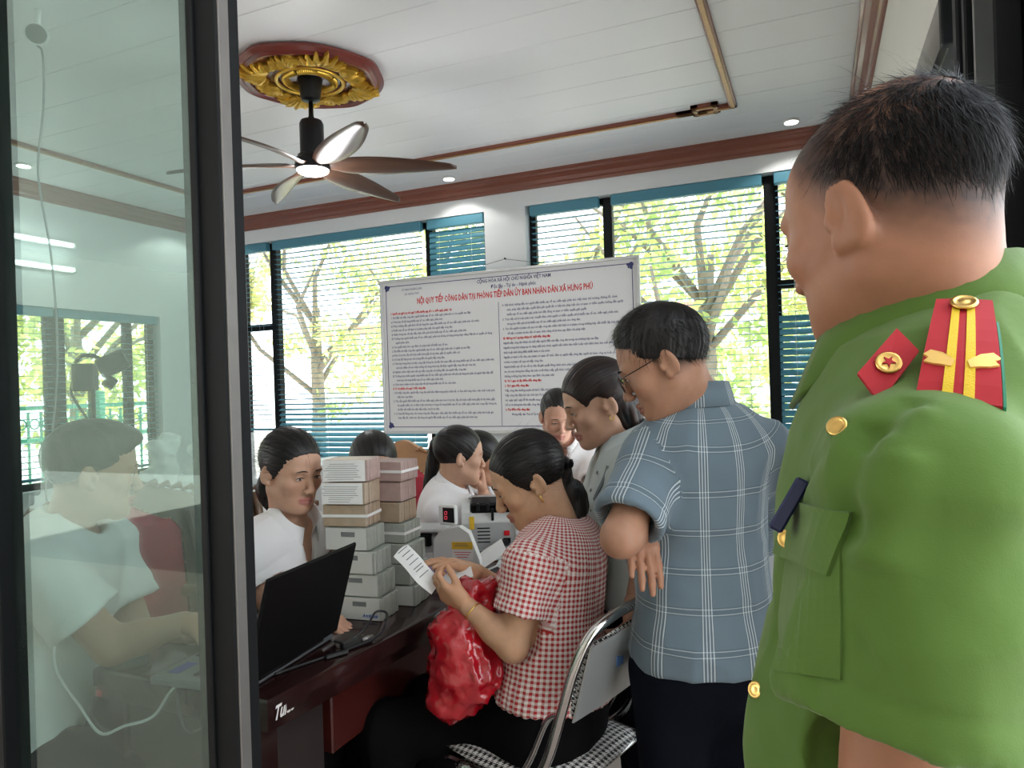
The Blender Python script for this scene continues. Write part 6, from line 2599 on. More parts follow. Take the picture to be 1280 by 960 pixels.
# ------------------------------------------------------------------ banknote bricks
WRAP = pmat('clear_film_wrap', (0.60, 0.61, 0.58, 1), .06, 12, .22, coat=.5)
PAPER = pmat('white_paper', (0.80, 0.80, 0.79, 1), .03, 30, .7)
INK = pmat('grey_ink', (0.16, 0.17, 0.17, 1), .3, 90, .7)
BINK = pmat('blue_ink', (0.03, .06, .35, 1), .1, 90, .7)
CN = {'green': (0.31, 0.345, 0.30, 1), 'pink': (0.40, 0.245, 0.22, 1), 'brown': (0.35, 0.235, 0.13, 1), 'purple': (0.42, 0.26, 0.44, 1), 'greygreen': (0.36, .385, .34, 1)}
NOTE = {}
for k_, c_ in CN.items():
    m = N('banknote_' + k_)
    n1 = m.noise(70, 4, stretch=(1, 1, 1))
    n2 = m.noise(14, 3)
    base = m.mix(n1, tuple(x * .72 for x in c_[:3]) + (1,), tuple(min(1, x * 1.22) for x in c_[:3]) + (1,))
    m.l(m.mix(m.math('MULTIPLY', n2, .35), base, (.62, .60, .58, 1)), m.b.inputs['Base Color'])
    m.set(Roughness=.38)
    m.b.inputs['Coat Weight'].default_value = .35
    m.b.inputs['Coat Roughness'].default_value = .15
    NOTE[k_] = m.m


def brick(x, y, z, kind, label, group, rz=0.0, front='note', dims=(.130, .100, .0615), mark=False, band=False, seed=0):
    r = random.Random(seed)
    root = empty('banknote_brick', (x, y, z), label, 'cash', group)
    root.rotation_euler = (0, 0, rz)
    L_, Wd, H = dims
    n = 10
    for i in range(n):
        w_ = Wd / n
        j = r.uniform(-.0016, .0016)
        o = MB().box((j, -Wd / 2 + (i + .5) * w_, H / 2), (L_ - .003 + r.uniform(-.0015, .0015), w_ - .0009, H - .001 - r.uniform(0, .0015)), bev=.0022).build('note_bundle', NOTE[kind], root)
    if front != 'note':
        MB().box((-.004, -Wd / 2 - .0006, H / 2), (L_ - .010, .0012, H - .004), bev=.0004).build('cover_sheet', PAPER if front == 'paper' else WRAP, root)
        if front == 'paper':
            mb = MB()
            for a in range(8):
                mb.box((-.010 + r.uniform(-.004, .004), -Wd / 2 - .0014, H * .80 - a * .006), (L_ * r.uniform(.45, .8), .0004, .0012))
            mb.build('printed_lines', INK, root)
    if mark:
        MB().box((-.002 + r.uniform(-.012, .012), -Wd / 2 - .0016, H * .72), (.042, .0006, .013)).build('stamp_mark', INK, root)
    if band:
        mb = MB()
        for (c, d) in (((0, -Wd / 2 - .0012, H * .5), (L_ + .002, .0012, .008)), ((L_ / 2 + .0006, 0, H * .5), (.0012, Wd + .002, .008)), ((0, Wd / 2 + .0012, H * .5), (L_ + .002, .0012, .008)), ((-L_ / 2 - .0006, 0, H * .5), (.0012, Wd + .002, .008))):
            mb.box(c, d)
        mb.build('paper_band', PAPER, root)
    return root


ord_ = ['lowest', 'second from the bottom', 'third from the bottom', 'fourth from the bottom', 'fifth from the bottom', 'sixth from the bottom', 'topmost']
spec_a = [('greygreen', 'sheet', True, False, 0, .012), ('green', 'sheet', True, False, .02, .004), ('green', 'sheet', True, False, -.015, -.004), ('green', 'sheet', True, False, .03, -.026),
          ('brown', 'note', False, True, .10, -.040), ('brown', 'paper', False, False, .07, -.036), ('pink', 'paper', False, False, .12, -.030)]
nm = {'greygreen': 'grey-green', 'green': 'green', 'brown': 'brown', 'pink': 'pink'}
z = DZ
for i, (kd, fr, mk, bd, rz, dx) in enumerate(spec_a):
    h = .0630
    ex = {'sheet': 'with stamped wrapper', 'note': 'with white paper band', 'paper': 'with white cover sheet'}[fr]
    b = brick(-1.193 + dx, 1.680 + .004 * math.sin(i * 2), z, kd, '%s banknote brick %s, %s in front stack' % (nm[kd], ex, ord_[i]), 'front stack of banknote bricks', rz + .10, fr, (.135, .098, h), mk, bd, i)
    if i == 0:
        R_ = np.array([[1, 0, 0], [0, 0, -1], [0, 1, 0]]).astype(float)
        v_, f2 = text_mesh('Agribank', .013, None, 't', R_, (.006, -.0512, .010), shear=.3, bold=.0004)
        MB().add(v_, f2).build('blue_lettering', BINK, b)
    z += h + .0006
spec_b = [('green', 'sheet', False, False), ('green', 'note', False, False), ('green', 'note', False, False), ('green', 'note', False, True), ('brown', 'note', False, False), ('pink', 'note', False, False), ('pink', 'note', False, True)]
z = DZ
for i, (kd, fr, mk, bd) in enumerate(spec_b):
    h = .0600
    b = brick(-1.170 + (.008, .002, -.004, -.020, -.030, -.030, -.022)[i], 1.826 + .003 * math.sin(i * 3), z, kd, '%s banknote brick, %s of the rear cash stack' % (nm[kd] + (' band-tied' if bd else ''), ord_[i]), 'rear stack of banknote bricks', (.06, -.03, .05, .02, .0, .05, .03)[i] + .04, fr, (.135, .105, h), mk, bd, 20 + i)
    z += h + .0006
for i in range(2):
    brick(-1.120, 1.985 + .006 * i, DZ + i * .032, 'purple', 'purple banknote packet, %s of two beside the rear cash stack' % ('lower', 'upper')[i], 'purple banknote packets', .06, 'note', (.13, .07, .031), False, True, 40 + i)

# ------------------------------------------------------------------ note counting machines
GREYP = pmat('light_grey_machine_plastic', (0.68, 0.69, 0.68, 1), .03, 30, .38)
GREYD = pmat('mid_grey_machine_plastic', (0.42, 0.43, 0.43, 1), .03, 30, .4)
BLKP = pmat('black_machine_plastic', (0.008, .008, .009, 1), .1, 40, .4, spec=.25)
YLB = pmat('yellow_label', (0.80, .50, .03, 1), .05, 60, .5)
REDL = pmat('red_switch', (0.60, .01, .02, 1), .05, 60, .3)


def counter(label, x, y, rz, lit=True, screen=False):
    r = empty('note_counter', (x, y, DZ), label, 'machine')
    r.rotation_euler = (0, 0, rz)
    # local: +x = rear face width, -y = towards the viewer (rear side of the machine), z up
    pr_ = [(-.13, .012), (-.13, .125), (-.105, .165), (-.02, .172), (.06, .120), (.125, .070), (.125, .012)]
    mb = MB()
    mb.prism(pr_, lambda p: (-.085, p[0], p[1]), lambda p: (.085, p[0], p[1]))
    mb.build('body', GREYP, r)
    for s in (-1, 1):
        mb = MB()
        q_ = [(-.138, .006), (-.138, .120), (-.125, .160), (-.095, .190), (-.02, .195), (.065, .145), (.135, .080), (.135, .006)]
        mb.prism(q_, lambda p: (s * .086, p[0], p[1]), lambda p: (s * .118, p[0] * .97, p[1] * .985))
        mb.build('side_cover', GREYP, r)
    MB().box((0, -.090, .180), (.168, .060, .045), bev=.006, R=rotm((1, 0, 0), .35)).build('hopper', BLKP, r)
    for k in range(4):
        MB().box((-.055 + .037 * k, -.123, .178), (.012, .022, .030), bev=.003).build('feed_roller', BLKP, r)
    MB().box((0, -.128, .150), (.010, .012, .045), bev=.002).build('guide_finger', BLKP, r)
    MB().box((0, -.005, .198), (.19, .13, .008), bev=.003, R=rotm((1, 0, 0), -.10)).build('top_tray', GREYD, r)
    MB().box((0, -.1305, .070), (.160, .003, .100), bev=.001).build('rear_plate', GREYD, r)
    for k in range(5):
        MB().box((-.035, -.1325, .048 + .013 * k), (.048, .002, .0045)).build('vent_slot', BLKP, r)
    MB().box((.052, -.134, .080), (.022, .008, .018), bev=.002).build('power_switch', REDL, r)
    MB().box((.052, -.1345, .052), (.028, .008, .020), bev=.002).build('power_socket', BLKP, r)
    MB().box((-.078, -.139, .122), (.018, .002, .048)).build('yellow_label', YLB, r)
    for c in ((-.02, -.132, .118), (.035, -.132, .118)):
        MB().tube([c, (c[0], c[1] - .002, c[2])], .0035, 8).build('screw', GREYD, r)
    for sx in (-1, 1):
        for sy in (-1, 1):
            MB().box((sx * .09, sy * .10, .005), (.03, .03, .010), bev=.003).build('foot', BLKP, r)
    return r


c2 = counter('light grey note counting machine with red power switch, in front of the ponytailed woman', -1.185, 2.545, math.radians(22))
pc = empty('power_plug', (-1.105, 2.375, DZ), 'black power plug and white cord behind the far counting machine', 'plug')
MB().box((.010, .048, .045), (.030, .050, .024), rz=-.2, bev=.006).build('plug_body', BLKP, pc)
MB().tube(bez([(.015, .03, .045), (-.02, .0, .040), (-.05, .005, .022), (-.04, -.03, .010), (.01, -.05, .006), (.06, -.02, .02), (.075, .02, .045), (.05, .03, .05)], 40), .0042, 7).build('cord', WCB, pc, smooth=True)

# machine seen side-on: tall side cover with label, display on a stalk
r = empty('note_counter', (-1.190, 2.165, DZ), 'light grey note counting machine with a small dark display, nearest the seated woman in gingham', 'machine')
r.rotation_euler = (0, 0, math.radians(14))
mb = MB()
q_ = [(-.055, .004), (-.075, .060), (-.072, .128), (-.050, .160), (.015, .172), (.048, .150), (.082, .060), (.086, .004)]
mb.prism(q_, lambda p: (p[0] + .050, -.095, p[1]), lambda p: (p[0] * .96 + .050, -.045, p[1] * .98))
mb.build('side_cover', GREYP, r, auto=.7)
MB().box((-.055, .0, .075), (.200, .16, .140), bev=.008).build('body', GREYD, r)
MB().box((-.085, -.072, .125), (.105, .04, .040), bev=.004).build('hopper', BLKP, r)
for k in range(4):
    MB().box((-.125 + .024 * k, -.094, .122), (.010, .012, .026), bev=.003).build('feed_roller', BLKP, r)
MB().box((-.075, -.035, .156), (.170, .12, .012), bev=.004).build('top_tray', GREYD, r)
MB().box((-.085, -.0825, .045), (.110, .004, .075), bev=.002).build('rear_plate', GREYP, r)
MB().box((-.040, -.087, .036), (.024, .008, .016), bev=.002).build('power_switch', REDL, r)
dp = MB().box((.020, -.055, .205), (.066, .026, .068), bev=.005, R=rotm((0, 0, 1), -.35)).build('display', GREYP, r)
MB().box((.0195 + .005, -.0695, .206), (.046, .003, .050), bev=.001, R=rotm((0, 0, 1), -.35)).build('display_screen', BLKP, dp)
mb = MB()
for (ox, oz) in ((-.008, .008), (.006, .008), (-.008, -.008), (.006, -.008)):
    for (a, b, c_, d_) in ((0, .005, .006, .001), (0, -.005, .006, .001), (.0035, 0, .001, .010), (-.0035, 0, .001, .010)):
        mb.box((.0245 + ox + a, -.0715 - .35 * (ox + a) * -1, .206 + oz + b), (c_, .0008, d_))
mb.build('red_digits', emat('red_digit_glow', (.9, .08, .12, 1), .8), dp)
MB().box((.075, -.0965, .110), (.070, .002, .024)).build('yellow_label', YLB, r)
MB().box((.075, -.0962, .078), (.070, .002, .034)).build('white_label', PAPER, r)
mb = MB()
for k in range(3):
    mb.box((.072, -.0974, .112 + .004 * k - .004), (.050 - .006 * k, .0006, .0014))
mb.build('label_print', INK, r)
mb = MB()
for k in range(3):
    mb.box((.075, -.0974, .088 - .008 * k), (.058 - .010 * k, .0006, .0020))
mb.build('red_label_print', REDL, r)

# loose papers, orange clip, cords and the green tabbed booklet among the machines
for i, (x, y, rz, tl, w_, d_) in enumerate(((-1.060, 2.24, .5, .55, .11, .15), (-1.005, 2.30, .2, .12, .12, .09))):
    p = MB().box((0, 0, 0), (w_, d_, .0015), bev=.0003).build('paper_sheet', PAPER)
    p.location = (x, y, DZ + .004 + (.045 if i == 0 else .004))
    p.rotation_euler = (.1, -tl, rz)
    tag(p, ('white sheet of paper leaning against the near counting machine', 'white sheet lying flat on the desk behind the gingham sleeve')[i], 'paper')
cw = MB().tube(bez([(-1.06, 2.18, DZ + .004), (-1.02, 2.22, DZ + .02), (-.985, 2.25, DZ + .035), (-.99, 2.20, DZ + .006), (-.97, 2.12, DZ + .004), (-1.03, 2.06, DZ + .004)], 40), .0036, 7).build('white_cable', WCB, smooth=True)
tag(cw, 'white cord on the desk between the near counting machine and the gingham sleeve', 'cable')
oc = MB().box((-1.090, 2.36, DZ + .012), (.075, .030, .020), rz=.25, bev=.005).build('orange_note_strap', pmat('orange_band', (.70, .22, .02, 1), .1, 60, .5))
tag(oc, 'orange strapped bundle on the desk between the two counting machines', 'strap')
gb = empty('green_booklet', (-1.000, 2.62, DZ), 'yellow-green booklet standing on the desk behind the seated woman in gingham', 'booklet')
MB().box((0, 0, .055), (.13, .016, .11), bev=.002).build('cover', pmat('lime_cover', (.42, .55, .08, 1), .05, 40, .5), gb)
R_ = np.array([[1, 0, 0], [0, 0, -1], [0, 1, 0]]).astype(float)
v_, f2 = text_mesh('VIỆT', .040, None, 't', R_, (-.055, -.0086, .045), bold=.001)
MB().add(v_, f2).build('lettering', INK, gb)
gb.rotation_euler = (0, 0, .15)

# white case at the window behind the hidden woman
wc_ = empty('white_cabinet', (-2.72, 3.55, 0), 'pale grey-white cabinet standing in front of the blue blind, left of the cash', 'cabinet')
WC = pmat('pale_cabinet', (.66, .70, .74, 1), .02, 20, .4)
MB().box((0, 0, .47), (.34, .40, .94), bev=.01).build('body', WC, wc_)
MB().box((0, 0, .955), (.37, .43, .028), bev=.006).build('lid', WC, wc_)
MB().box((0, -.203, .45), (.30, .008, .80), bev=.004).build('door', WC, wc_)
MB().box((.12, -.212, .60), (.012, .012, .10), bev=.003).build('handle', M['greyalu'], wc_)

# ------------------------------------------------------------------ carved armchairs with red upholstery
CARV = pmat('carved_brown_wood', (0.13, 0.075, 0.038, 1), .35, 12, .35, bump=.35, bscale=60, coat=.25)
CARVG = pmat('golden_wood', (0.42, 0.22, 0.10, 1), .2, 12, .35, coat=.2)
REDU = pmat('red_velvet', (0.42, 0.022, 0.045, 1), .2, 9, .55, bump=.2, bscale=150)
STUD = pmat('brass_stud', (.80, .62, .35, 1), .1, 60, .25, 1.0)


def armchair(loc, rz, label, group, wood=CARV, top=1.12, w=.31):
    """faces local +y"""
    r = empty('carved_armchair', loc, label, 'chair', group)
    r.rotation_euler = (0, 0, rz)
    z0 = .56
    outl = []
    for t in np.linspace(0, 1, 25):      # crest outline: shouldered hump
        x = (t - .5) * 2
        zz = top - .04 - .11 * abs(x) ** 2.2 + .04 * math.exp(-(x / .28) ** 2) + .022 * math.exp(-((abs(x) - .86) / .10) ** 2)
        outl.append((x * w, zz))
    fr_out = [(-w, z0 - .10)] + outl + [(w, z0 - .10)]
    inn = [(-w + .075, z0)] + [((p[0]) * (w - .075) / w, p[1] - .095) for p in outl] + [(w - .075, z0)]
    mb = MB()
    n = len(fr_out)
    pts = []
    for yy, k in ((-.225, 0), (-.265, 0)):
        pts += [(p[0], yy - .10 * (p[1] - z0), p[1]) for p in fr_out]
        pts += [(p[0], yy - .10 * (p[1] - z0), p[1]) for p in inn]
    f = []
    for i in range(n - 1):
        f.append((i, i + 1, n + i + 1, n + i))
        f.append((2 * n + i, 3 * n + i, 3 * n + i + 1, 2 * n + i + 1))
        f.append((i, 2 * n + i, 2 * n + i + 1, i + 1))
        f.append((n + i, n + i + 1, 3 * n + i + 1, 3 * n + i))
    f.append((0, n, 3 * n, 2 * n))
    f.append((n - 1, 3 * n - 1, 4 * n - 1, 2 * n - 1))
    mb.add(pts, f)
    mb.build('back_frame', wood, r)
    for s in (-1, 1):
        mb = MB()
        for k in range(4):
            a0 = (s * (w * .32 + k * .05), -.222 - .10 * (top - .10 - z0), top - .055 - .012 * k)
            mb.tube([a0, (a0[0] + s * .03, a0[1] + .014, a0[2] + .012), (a0[0] + s * .06, a0[1], a0[2] - .016)], [.006, .013, .004], 6)
        mb.tube([(s * (w - .03), -.225, z0 + .05), (s * (w - .034), -.238, z0 + .25), (s * (w - .06), -.25, z0 + .40)], [.010, .014, .010], 6)
        mb.build('carved_scroll', wood, r, smooth=True)
    mb = MB()
    m_ = len(inn)
    c = np.mean(np.array(inn), 0)
    rings = []
    for k, yy in ((1.0, -.236), (.93, -.218), (.7, -.205), (.35, -.198)):
        rings += [((p[0] - c[0]) * k + c[0], yy - .10 * (((p[1] - c[1]) * k + c[1]) - z0), (p[1] - c[1]) * k + c[1]) for p in inn]
    f = []
    for a in range(3):
        for i in range(m_):
            j = (i + 1) % m_
            f.append((a * m_ + i, a * m_ + j, (a + 1) * m_ + j, (a + 1) * m_ + i))
    f.append(tuple(3 * m_ + i for i in range(m_)))
    f.append(tuple(range(m_))[::-1])
    mb.add(rings, f).build('back_cushion', REDU, r, smooth=True)
    mb = MB()
    for k in range(8):
        for i in range(len(inn) - 1):
            p, q2 = np.array(inn[i]), np.array(inn[i + 1])
            if np.linalg.norm(q2 - p) > .10 or k == 0:
                t = k / 8
                u = p + (q2 - p) * t
                u = c + (u - c) * .975
                mb.lathe([(.0055, 0), (.004, .003), (.0005, .0045)], (u[0], -.226 - .10 * (u[1] - z0) + .002, u[1]), 6, R=np.array([[1, 0, 0], [0, 0, 1], [0, -1, 0]]))
    so = mb.build('brass_studs', STUD, r, smooth=True)
    so['kind'] = 'stuff'
    P = [E((0, .02, .435), (.285, .265, .055), k=.02), E((0, .02, .42), (.29, .27, .04), k=.02)]
    v_, q_ = sdf_mesh(P, .018)
    link_mesh('seat_cushion', v_, q_, REDU, r, None, True)
    MB().box((0, .01, .365), (.60, .54, .07), bev=.015).build('seat_rail', wood, r)
    for sx in (-1, 1):
        for y0, y1 in ((.24, .26), (-.23, -.29)):
            MB().tube([(sx * .27, y0, .36), (sx * .275, y0 + .01, .20), (sx * .26, y1, 0)], [.034, .026, .022], 8).build('leg', wood, r, smooth=True)
        MB().tube(bez([(sx * .28, -.24, .66), (sx * .30, -.05, .675), (sx * .305, .12, .665), (sx * .30, .20, .62), (sx * .29, .21, .52), (sx * .285, .19, .38)], 20), .022, 8).build('arm_rest', wood, r, smooth=True)
    return r


G_ = 'carved red armchairs behind the desk'
armchair((-1.985, 1.70, 0), -PI / 2 - .10, 'carved brown armchair with studded red back, beside the woman at the laptop', G_, CARV, 1.13, .32)
armchair((-2.05, 2.24, 0), -PI / 2 + .0, 'carved armchair of the woman hidden behind the cash', G_, CARV, 1.05, .25)
armchair((-2.03, 3.02, 0), PI + .15, 'golden wooden armchair with bright red back behind the rear cash stack', G_, CARVG, 1.115, .27)
for (x_, y_, l_) in ((W(541, 700, 3.08)[0], W(541, 700, 3.08)[1], 'dark round stool under the woman with the long ponytail'), (W(572, 700, 3.34)[0], W(572, 700, 3.34)[1], 'dark round stool under the woman beyond the long ponytail')):
    st = empty('stool', (x_, y_, 0), l_, 'stool')
    MB().lathe([(.17, .43), (.18, .44), (.18, .470), (.165, .480)], seg=24).build('seat', BLKP, st, auto=.6)
    for k in range(4):
        a = PI / 4 + k * PI / 2
        MB().tube([(.12 * math.cos(a), .12 * math.sin(a), .44), (.17 * math.cos(a), .17 * math.sin(a), 0)], .012, 8).build('leg', M['greyalu'], st, smooth=True)
st = empty('stool', (-1.905, 1.235, 0), 'dark round stool under the man in the white T-shirt', 'stool')
MB().lathe([(.17, .43), (.18, .44), (.18, .470), (.165, .480)], seg=28).build('seat', BLKP, st, auto=.6)
for k in range(4):
    a = PI / 4 + k * PI / 2
    MB().tube([(.12 * math.cos(a), .12 * math.sin(a), .44), (.19 * math.cos(a), .19 * math.sin(a), 0)], .012, 8).build('leg', M['greyalu'], st, smooth=True)

# plastic bags and red pouch on the cabinet behind the glass
bag_m = N('clear_plastic_bag')
bag_m.set(Base_Color=(.85, .92, .92, 1), Roughness=.12, Alpha=.42)
bag_m.bump(bag_m.noise(30, 4), .5, .01)
bag_m = bag_m.m
sb = empty('side_cabinet', (-2.62, 2.42, 0), 'low brown cabinet behind the armchairs, seen through the glass door', 'cabinet')
MB().box((0, 0, .40), (.42, 1.1, .80), bev=.008).build('body', CARV, sb)
MB().box((0, 0, .815), (.46, 1.14, .03), bev=.006).build('top', CARV, sb)
for (x, y, h, w_, nm_) in ((-2.56, 2.18, .36, .085, 'clear plastic bag standing on the low brown cabinet, nearer the glass door'), (-2.58, 2.42, .34, .09, 'clear plastic bag with blue print at the middle of the low brown cabinet'), (-2.60, 2.70, .33, .085, 'crumpled clear plastic bag at the far end of the low brown cabinet')):
    P = [C((x, y, .83 + w_), (x, y, .83 + h * .55), w_, w_ * .9, .04), C((x, y, .83 + h * .6), (x + .01, y + .02, .83 + h), .03, .045, .03), C((x, y, .83 + h * .6), (x + .02, y - .04, .83 + h * .95), .02, .03, .03)]
    v_, q_ = sdf_mesh(P, .012, clip=[((0, 0, .832), (0, 0, -1))])
    v_ = folds(v_, vnormals(v_, q_), .045, 22, 14, 2.2)
    v_[:, 2] = np.maximum(v_[:, 2], .831)
    tag(link_mesh('plastic_bag', v_, q_, bag_m, None, None, False), nm_, 'bag')
P = [C((-2.33, 1.58, .95), (-2.30, 1.66, 1.02), .09, .05, .05), C((-2.30, 1.66, 1.02), (-2.28, 1.74, 1.08), .05, .012, .03)]
v_, q_ = sdf_mesh(P, .010)
v_ = folds(v_, vnormals(v_, q_), .03, 16, 12, 7)
# ------------------------------------------------------------------ camera on a stand and bullet camera, both seen through the glass
cs = empty('camera_stand', (-2.30, 1.68, 0), 'black video camera with flip screen on a slim stand behind the man in the T-shirt', 'camera')
MB().tube([(0, 0, .02), (0, 0, 1.44)], .012, 8).build('pole', M['black'], cs, smooth=True)
for k in range(3):
    a = k * 2 * PI / 3 + .4
    MB().tube([(0, 0, .32), (.22 * math.cos(a), .22 * math.sin(a), .01)], .010, 8).build('leg', M['black'], cs, smooth=True)
MB().box((-.03, 0, 1.47), (.070, .06, .095), rz=.6, bev=.006).build('camera_body', BLKP, cs)
MB().box((.050, .045, 1.515), (.095, .030, .070), bev=.006, R=rotm((0, 0, 1), .7) @ rotm((0, 1, 0), -.45)).build('flip_screen', BLKP, cs)
MB().tube(bez([(-.05, -.02, 1.52), (-.03, -.01, 1.545), (.01, .015, 1.54), (.025, .03, 1.515)], 14), .007, 8).build('strap', BLKP, cs, smooth=True)
MB().tube([(.03, .03, 1.46), (.05, .05, 1.44)], .022, 12).build('lens_barrel', BLKP, cs, smooth=True)
MB().tube(bez([(-.055, -.01, 1.50), (-.075, -.02, 1.42), (-.03, 0, 1.33), (.005, .02, 1.24), (.012, .03, 1.05)], 24), .0045, 6).build('cable', BLKP, cs, smooth=True)
bl = empty('bullet_camera', tuple(W(45, 12, 3.15)), 'pale bullet security camera under the ceiling behind the glass door, its wire hanging', 'camera')
bl.location.z = 3.02
dr_ = nrm(np.array((.75, -.55, -.38)))
MB().tube([-dr_ * .10, dr_ * .055], .046, 20).build('housing', WPL, bl, smooth=False, auto=.6)
MB().tube([dr_ * .0552, dr_ * .0600], .040, 20).build('lens_face', pmat('grey_lens', (.20, .22, .20, 1), .1, 30, .2), bl)
MB().tube([-dr_ * .04 + np.array((0, 0, .04)), (-.03, .03, .13)], .014, 10).build('bracket', WPL, bl, smooth=True)
MB().tube(bez([(.0, .0, -.05), (.035, .0, -.10), (.03, .0, -.32), (-.02, 0, -.62), (.05, 0, -1.0), (.07, 0, -1.4), (.03, 0, -1.72), (-.04, .0, -2.0), (.01, 0, -2.4), (.0, 0, -3.0)], 60), .0050, 6).build('wire', pmat('grey_wire', (.22, .25, .26, 1), .1), bl, smooth=True)

# ------------------------------------------------------------------ folding chair
CHROME = pmat('chrome_tube', (0.62, 0.61, 0.59, 1), .06, 40, .16, 1.0)
hm = cloth('houndstooth_fabric', (.5, .5, .5, 1))
sp = hm.n('SeparateXYZ')
mp = hm.n('Mapping')
mp.inputs['Scale'].default_value = (62, 62, 62)
hm.l(hm.coord('UV'), mp.inputs[0])
hm.l(mp.outputs[0], sp.inputs[0])
u_, v2 = sp.outputs[0], sp.outputs[1]
a_ = hm.math('LESS_THAN', hm.math('FLOORED_MODULO', u_, 1.0), .5)
b_ = hm.math('LESS_THAN', hm.math('FLOORED_MODULO', v2, 1.0), .5)
d_ = hm.math('LESS_THAN', hm.math('FLOORED_MODULO', hm.math('ADD', u_, v2), .5), .25)
both = hm.math('MULTIPLY', a_, b_)
xor = hm.math('MULTIPLY', hm.math('ABSOLUTE', hm.math('SUBTRACT', a_, b_)), d_)
hm.l(hm.mix(hm.math('MAXIMUM', both, xor), (.74, .72, .70, 1), (.018, .017, .017, 1)), hm.b.inputs['Base Color'])
HOUND = hm.m
ch = empty('folding_chair', (-.660, 1.740, 0), 'chrome folding chair with black and white houndstooth seat under the woman in gingham', 'chair')
CHR = math.radians(75)       # chair faces local +y, turned to face the desk
ch.rotation_euler = (0, 0, CHR)


def cushion(name, fx, fy, ex, par):
    """pillow top grid with uv"""
    n, v, uv, f = 14, [], [], []
    for lay in (1, -1):
        for i in range(n + 1):
            for j in range(n + 1):
                s, t = i / n * 2 - 1, j / n * 2 - 1
                x = s * math.sqrt(1 - t * t * .18)
                y = t * math.sqrt(1 - s * s * .18)
                p, uvc = ex(x, y, lay * (1 - abs(s) ** 6) * (1 - abs(t) ** 6))
                v.append(p)
                uv.append(uvc)
    A = (n + 1) ** 2
    ix = lambda l, i, j: l * A + i * (n + 1) + j
    for i in range(n):
        for j in range(n):
            f.append((ix(0, i, j), ix(0, i + 1, j), ix(0, i + 1, j + 1), ix(0, i, j + 1)))
            f.append((ix(1, i, j), ix(1, i, j + 1), ix(1, i + 1, j + 1), ix(1, i + 1, j)))
    for i in range(n):
        for (a, b) in (((i, 0), (i + 1, 0)), ((i, n), (i + 1, n)), ((0, i), (0, i + 1)), ((n, i), (n, i + 1))):
            f.append((ix(0, *a), ix(0, *b), ix(1, *b), ix(1, *a)))
    o = link_mesh(name, np.array(v), f, HOUND, par, None, True)
    fix_normals(o)
    l = o.data.uv_layers.new(name='UVMap')
    for q, lo_ in enumerate(o.data.loops):
        l.data[q].uv = uv[lo_.vertex_index]
    return o


cushion('seat', 1, 1, lambda x, y, h: ((x * .205, .035 + y * .205, .462 + .022 * h + .008 * y), (x * .205, y * .205)), ch)
MB().box((0, .035, .438), (.38, .38, .016), bev=.006).build('seat_pan', CHROME, ch)
# back: padded front, chrome rear panel
bx = lambda x, z: (x, -.165 - .30 * (z - .62) - .030 * (1 - (x / .20) ** 2) * 1.0, z)


def back_pt(x, y, h):
    z = .715 + y * .095 + .018 * (1 - x * x)
    p = bx(x * .178, z)
    return ((p[0], p[1] + .010 + .010 * h, p[2]), (x * .178, z))


cushion('backrest', 1, 1, back_pt, ch)
mb = MB()
n = 14
v = []
for lay in (0, 1):
    for i in range(n + 1):
        for j in range(5):
            x, y = (i / n * 2 - 1) * .97, (j / 4 * 2 - 1) * .95
            z = .715 + y * .095 + .018 * (1 - x * x)
            p = bx(x * .178, z)
            v.append((p[0], p[1] - .003 - .005 * lay, p[2]))
A = (n + 1) * 5
f = []
for i in range(n):
    for j in range(4):
        a = i * 5 + j
        f.append((a, a + 5, a + 6, a + 1))
        f.append((A + a, A + a + 1, A + a + 6, A + a + 5))
for i in range(n):
    f.append((i * 5, A + i * 5, A + i * 5 + 5, i * 5 + 5))
    f.append((i * 5 + 4, i * 5 + 9, A + i * 5 + 9, A + i * 5 + 4))
for j in range(4):
    f.append((j, j + 1, A + j + 1, A + j))
    f.append((n * 5 + j, A + n * 5 + j, A + n * 5 + j + 1, n * 5 + j + 1))
bp_ = mb.add(v, f).build('back_plate', pmat('polished_plate', (.74, .77, .76, 1), .1, 6, .30, .75), ch, smooth=False, auto=.5)
stk = MB().box((-.055, bx(-.055, .745)[1] - .0095, .745), (.030, .002, .026)).build('blue_sticker', pmat('blue_mark', (.10, .20, .45, 1), .1), ch)
# main tube: front legs rise behind the seat into the inverted U of the back
path = []
for s in (-1, 1):
    side = [(s * .205, .245, .012), (s * .205, .15, .17), (s * .205, .03, .37), (s * .205, -.085, .475), (s * .204, -.130, .545), (s * .200, -.170, .66), (s * .192, -.200, .755), (s * .165, -.228, .830), (s * .10, -.250, .862)]
    path.append(side)
full = path[0] + [(0, -.258, .868)] + path[1][::-1]
MB().tube(bez(full, 110), .0125, 12).build('back_frame', CHROME, ch, smooth=True)
rear = [(-.182, -.235, .012), (-.182, -.16, .15), (-.182, .0, .345), (-.180, .11, .425), (-.16, .17, .432), (.16, .17, .432), (.180, .11, .425), (.182, .0, .345), (.182, -.16, .15), (.182, -.235, .012)]
MB().tube(bez(rear, 80), .0115, 12).build('leg_frame', CHROME, ch, smooth=True)
MB().tube([(-.182, -.195, .085), (.182, -.195, .085)], .009, 10).build('stretcher', CHROME, ch, smooth=True)
MB().tube([(-.205, .205, .085), (.205, .205, .085)], .009, 10).build('stretcher', CHROME, ch, smooth=True)
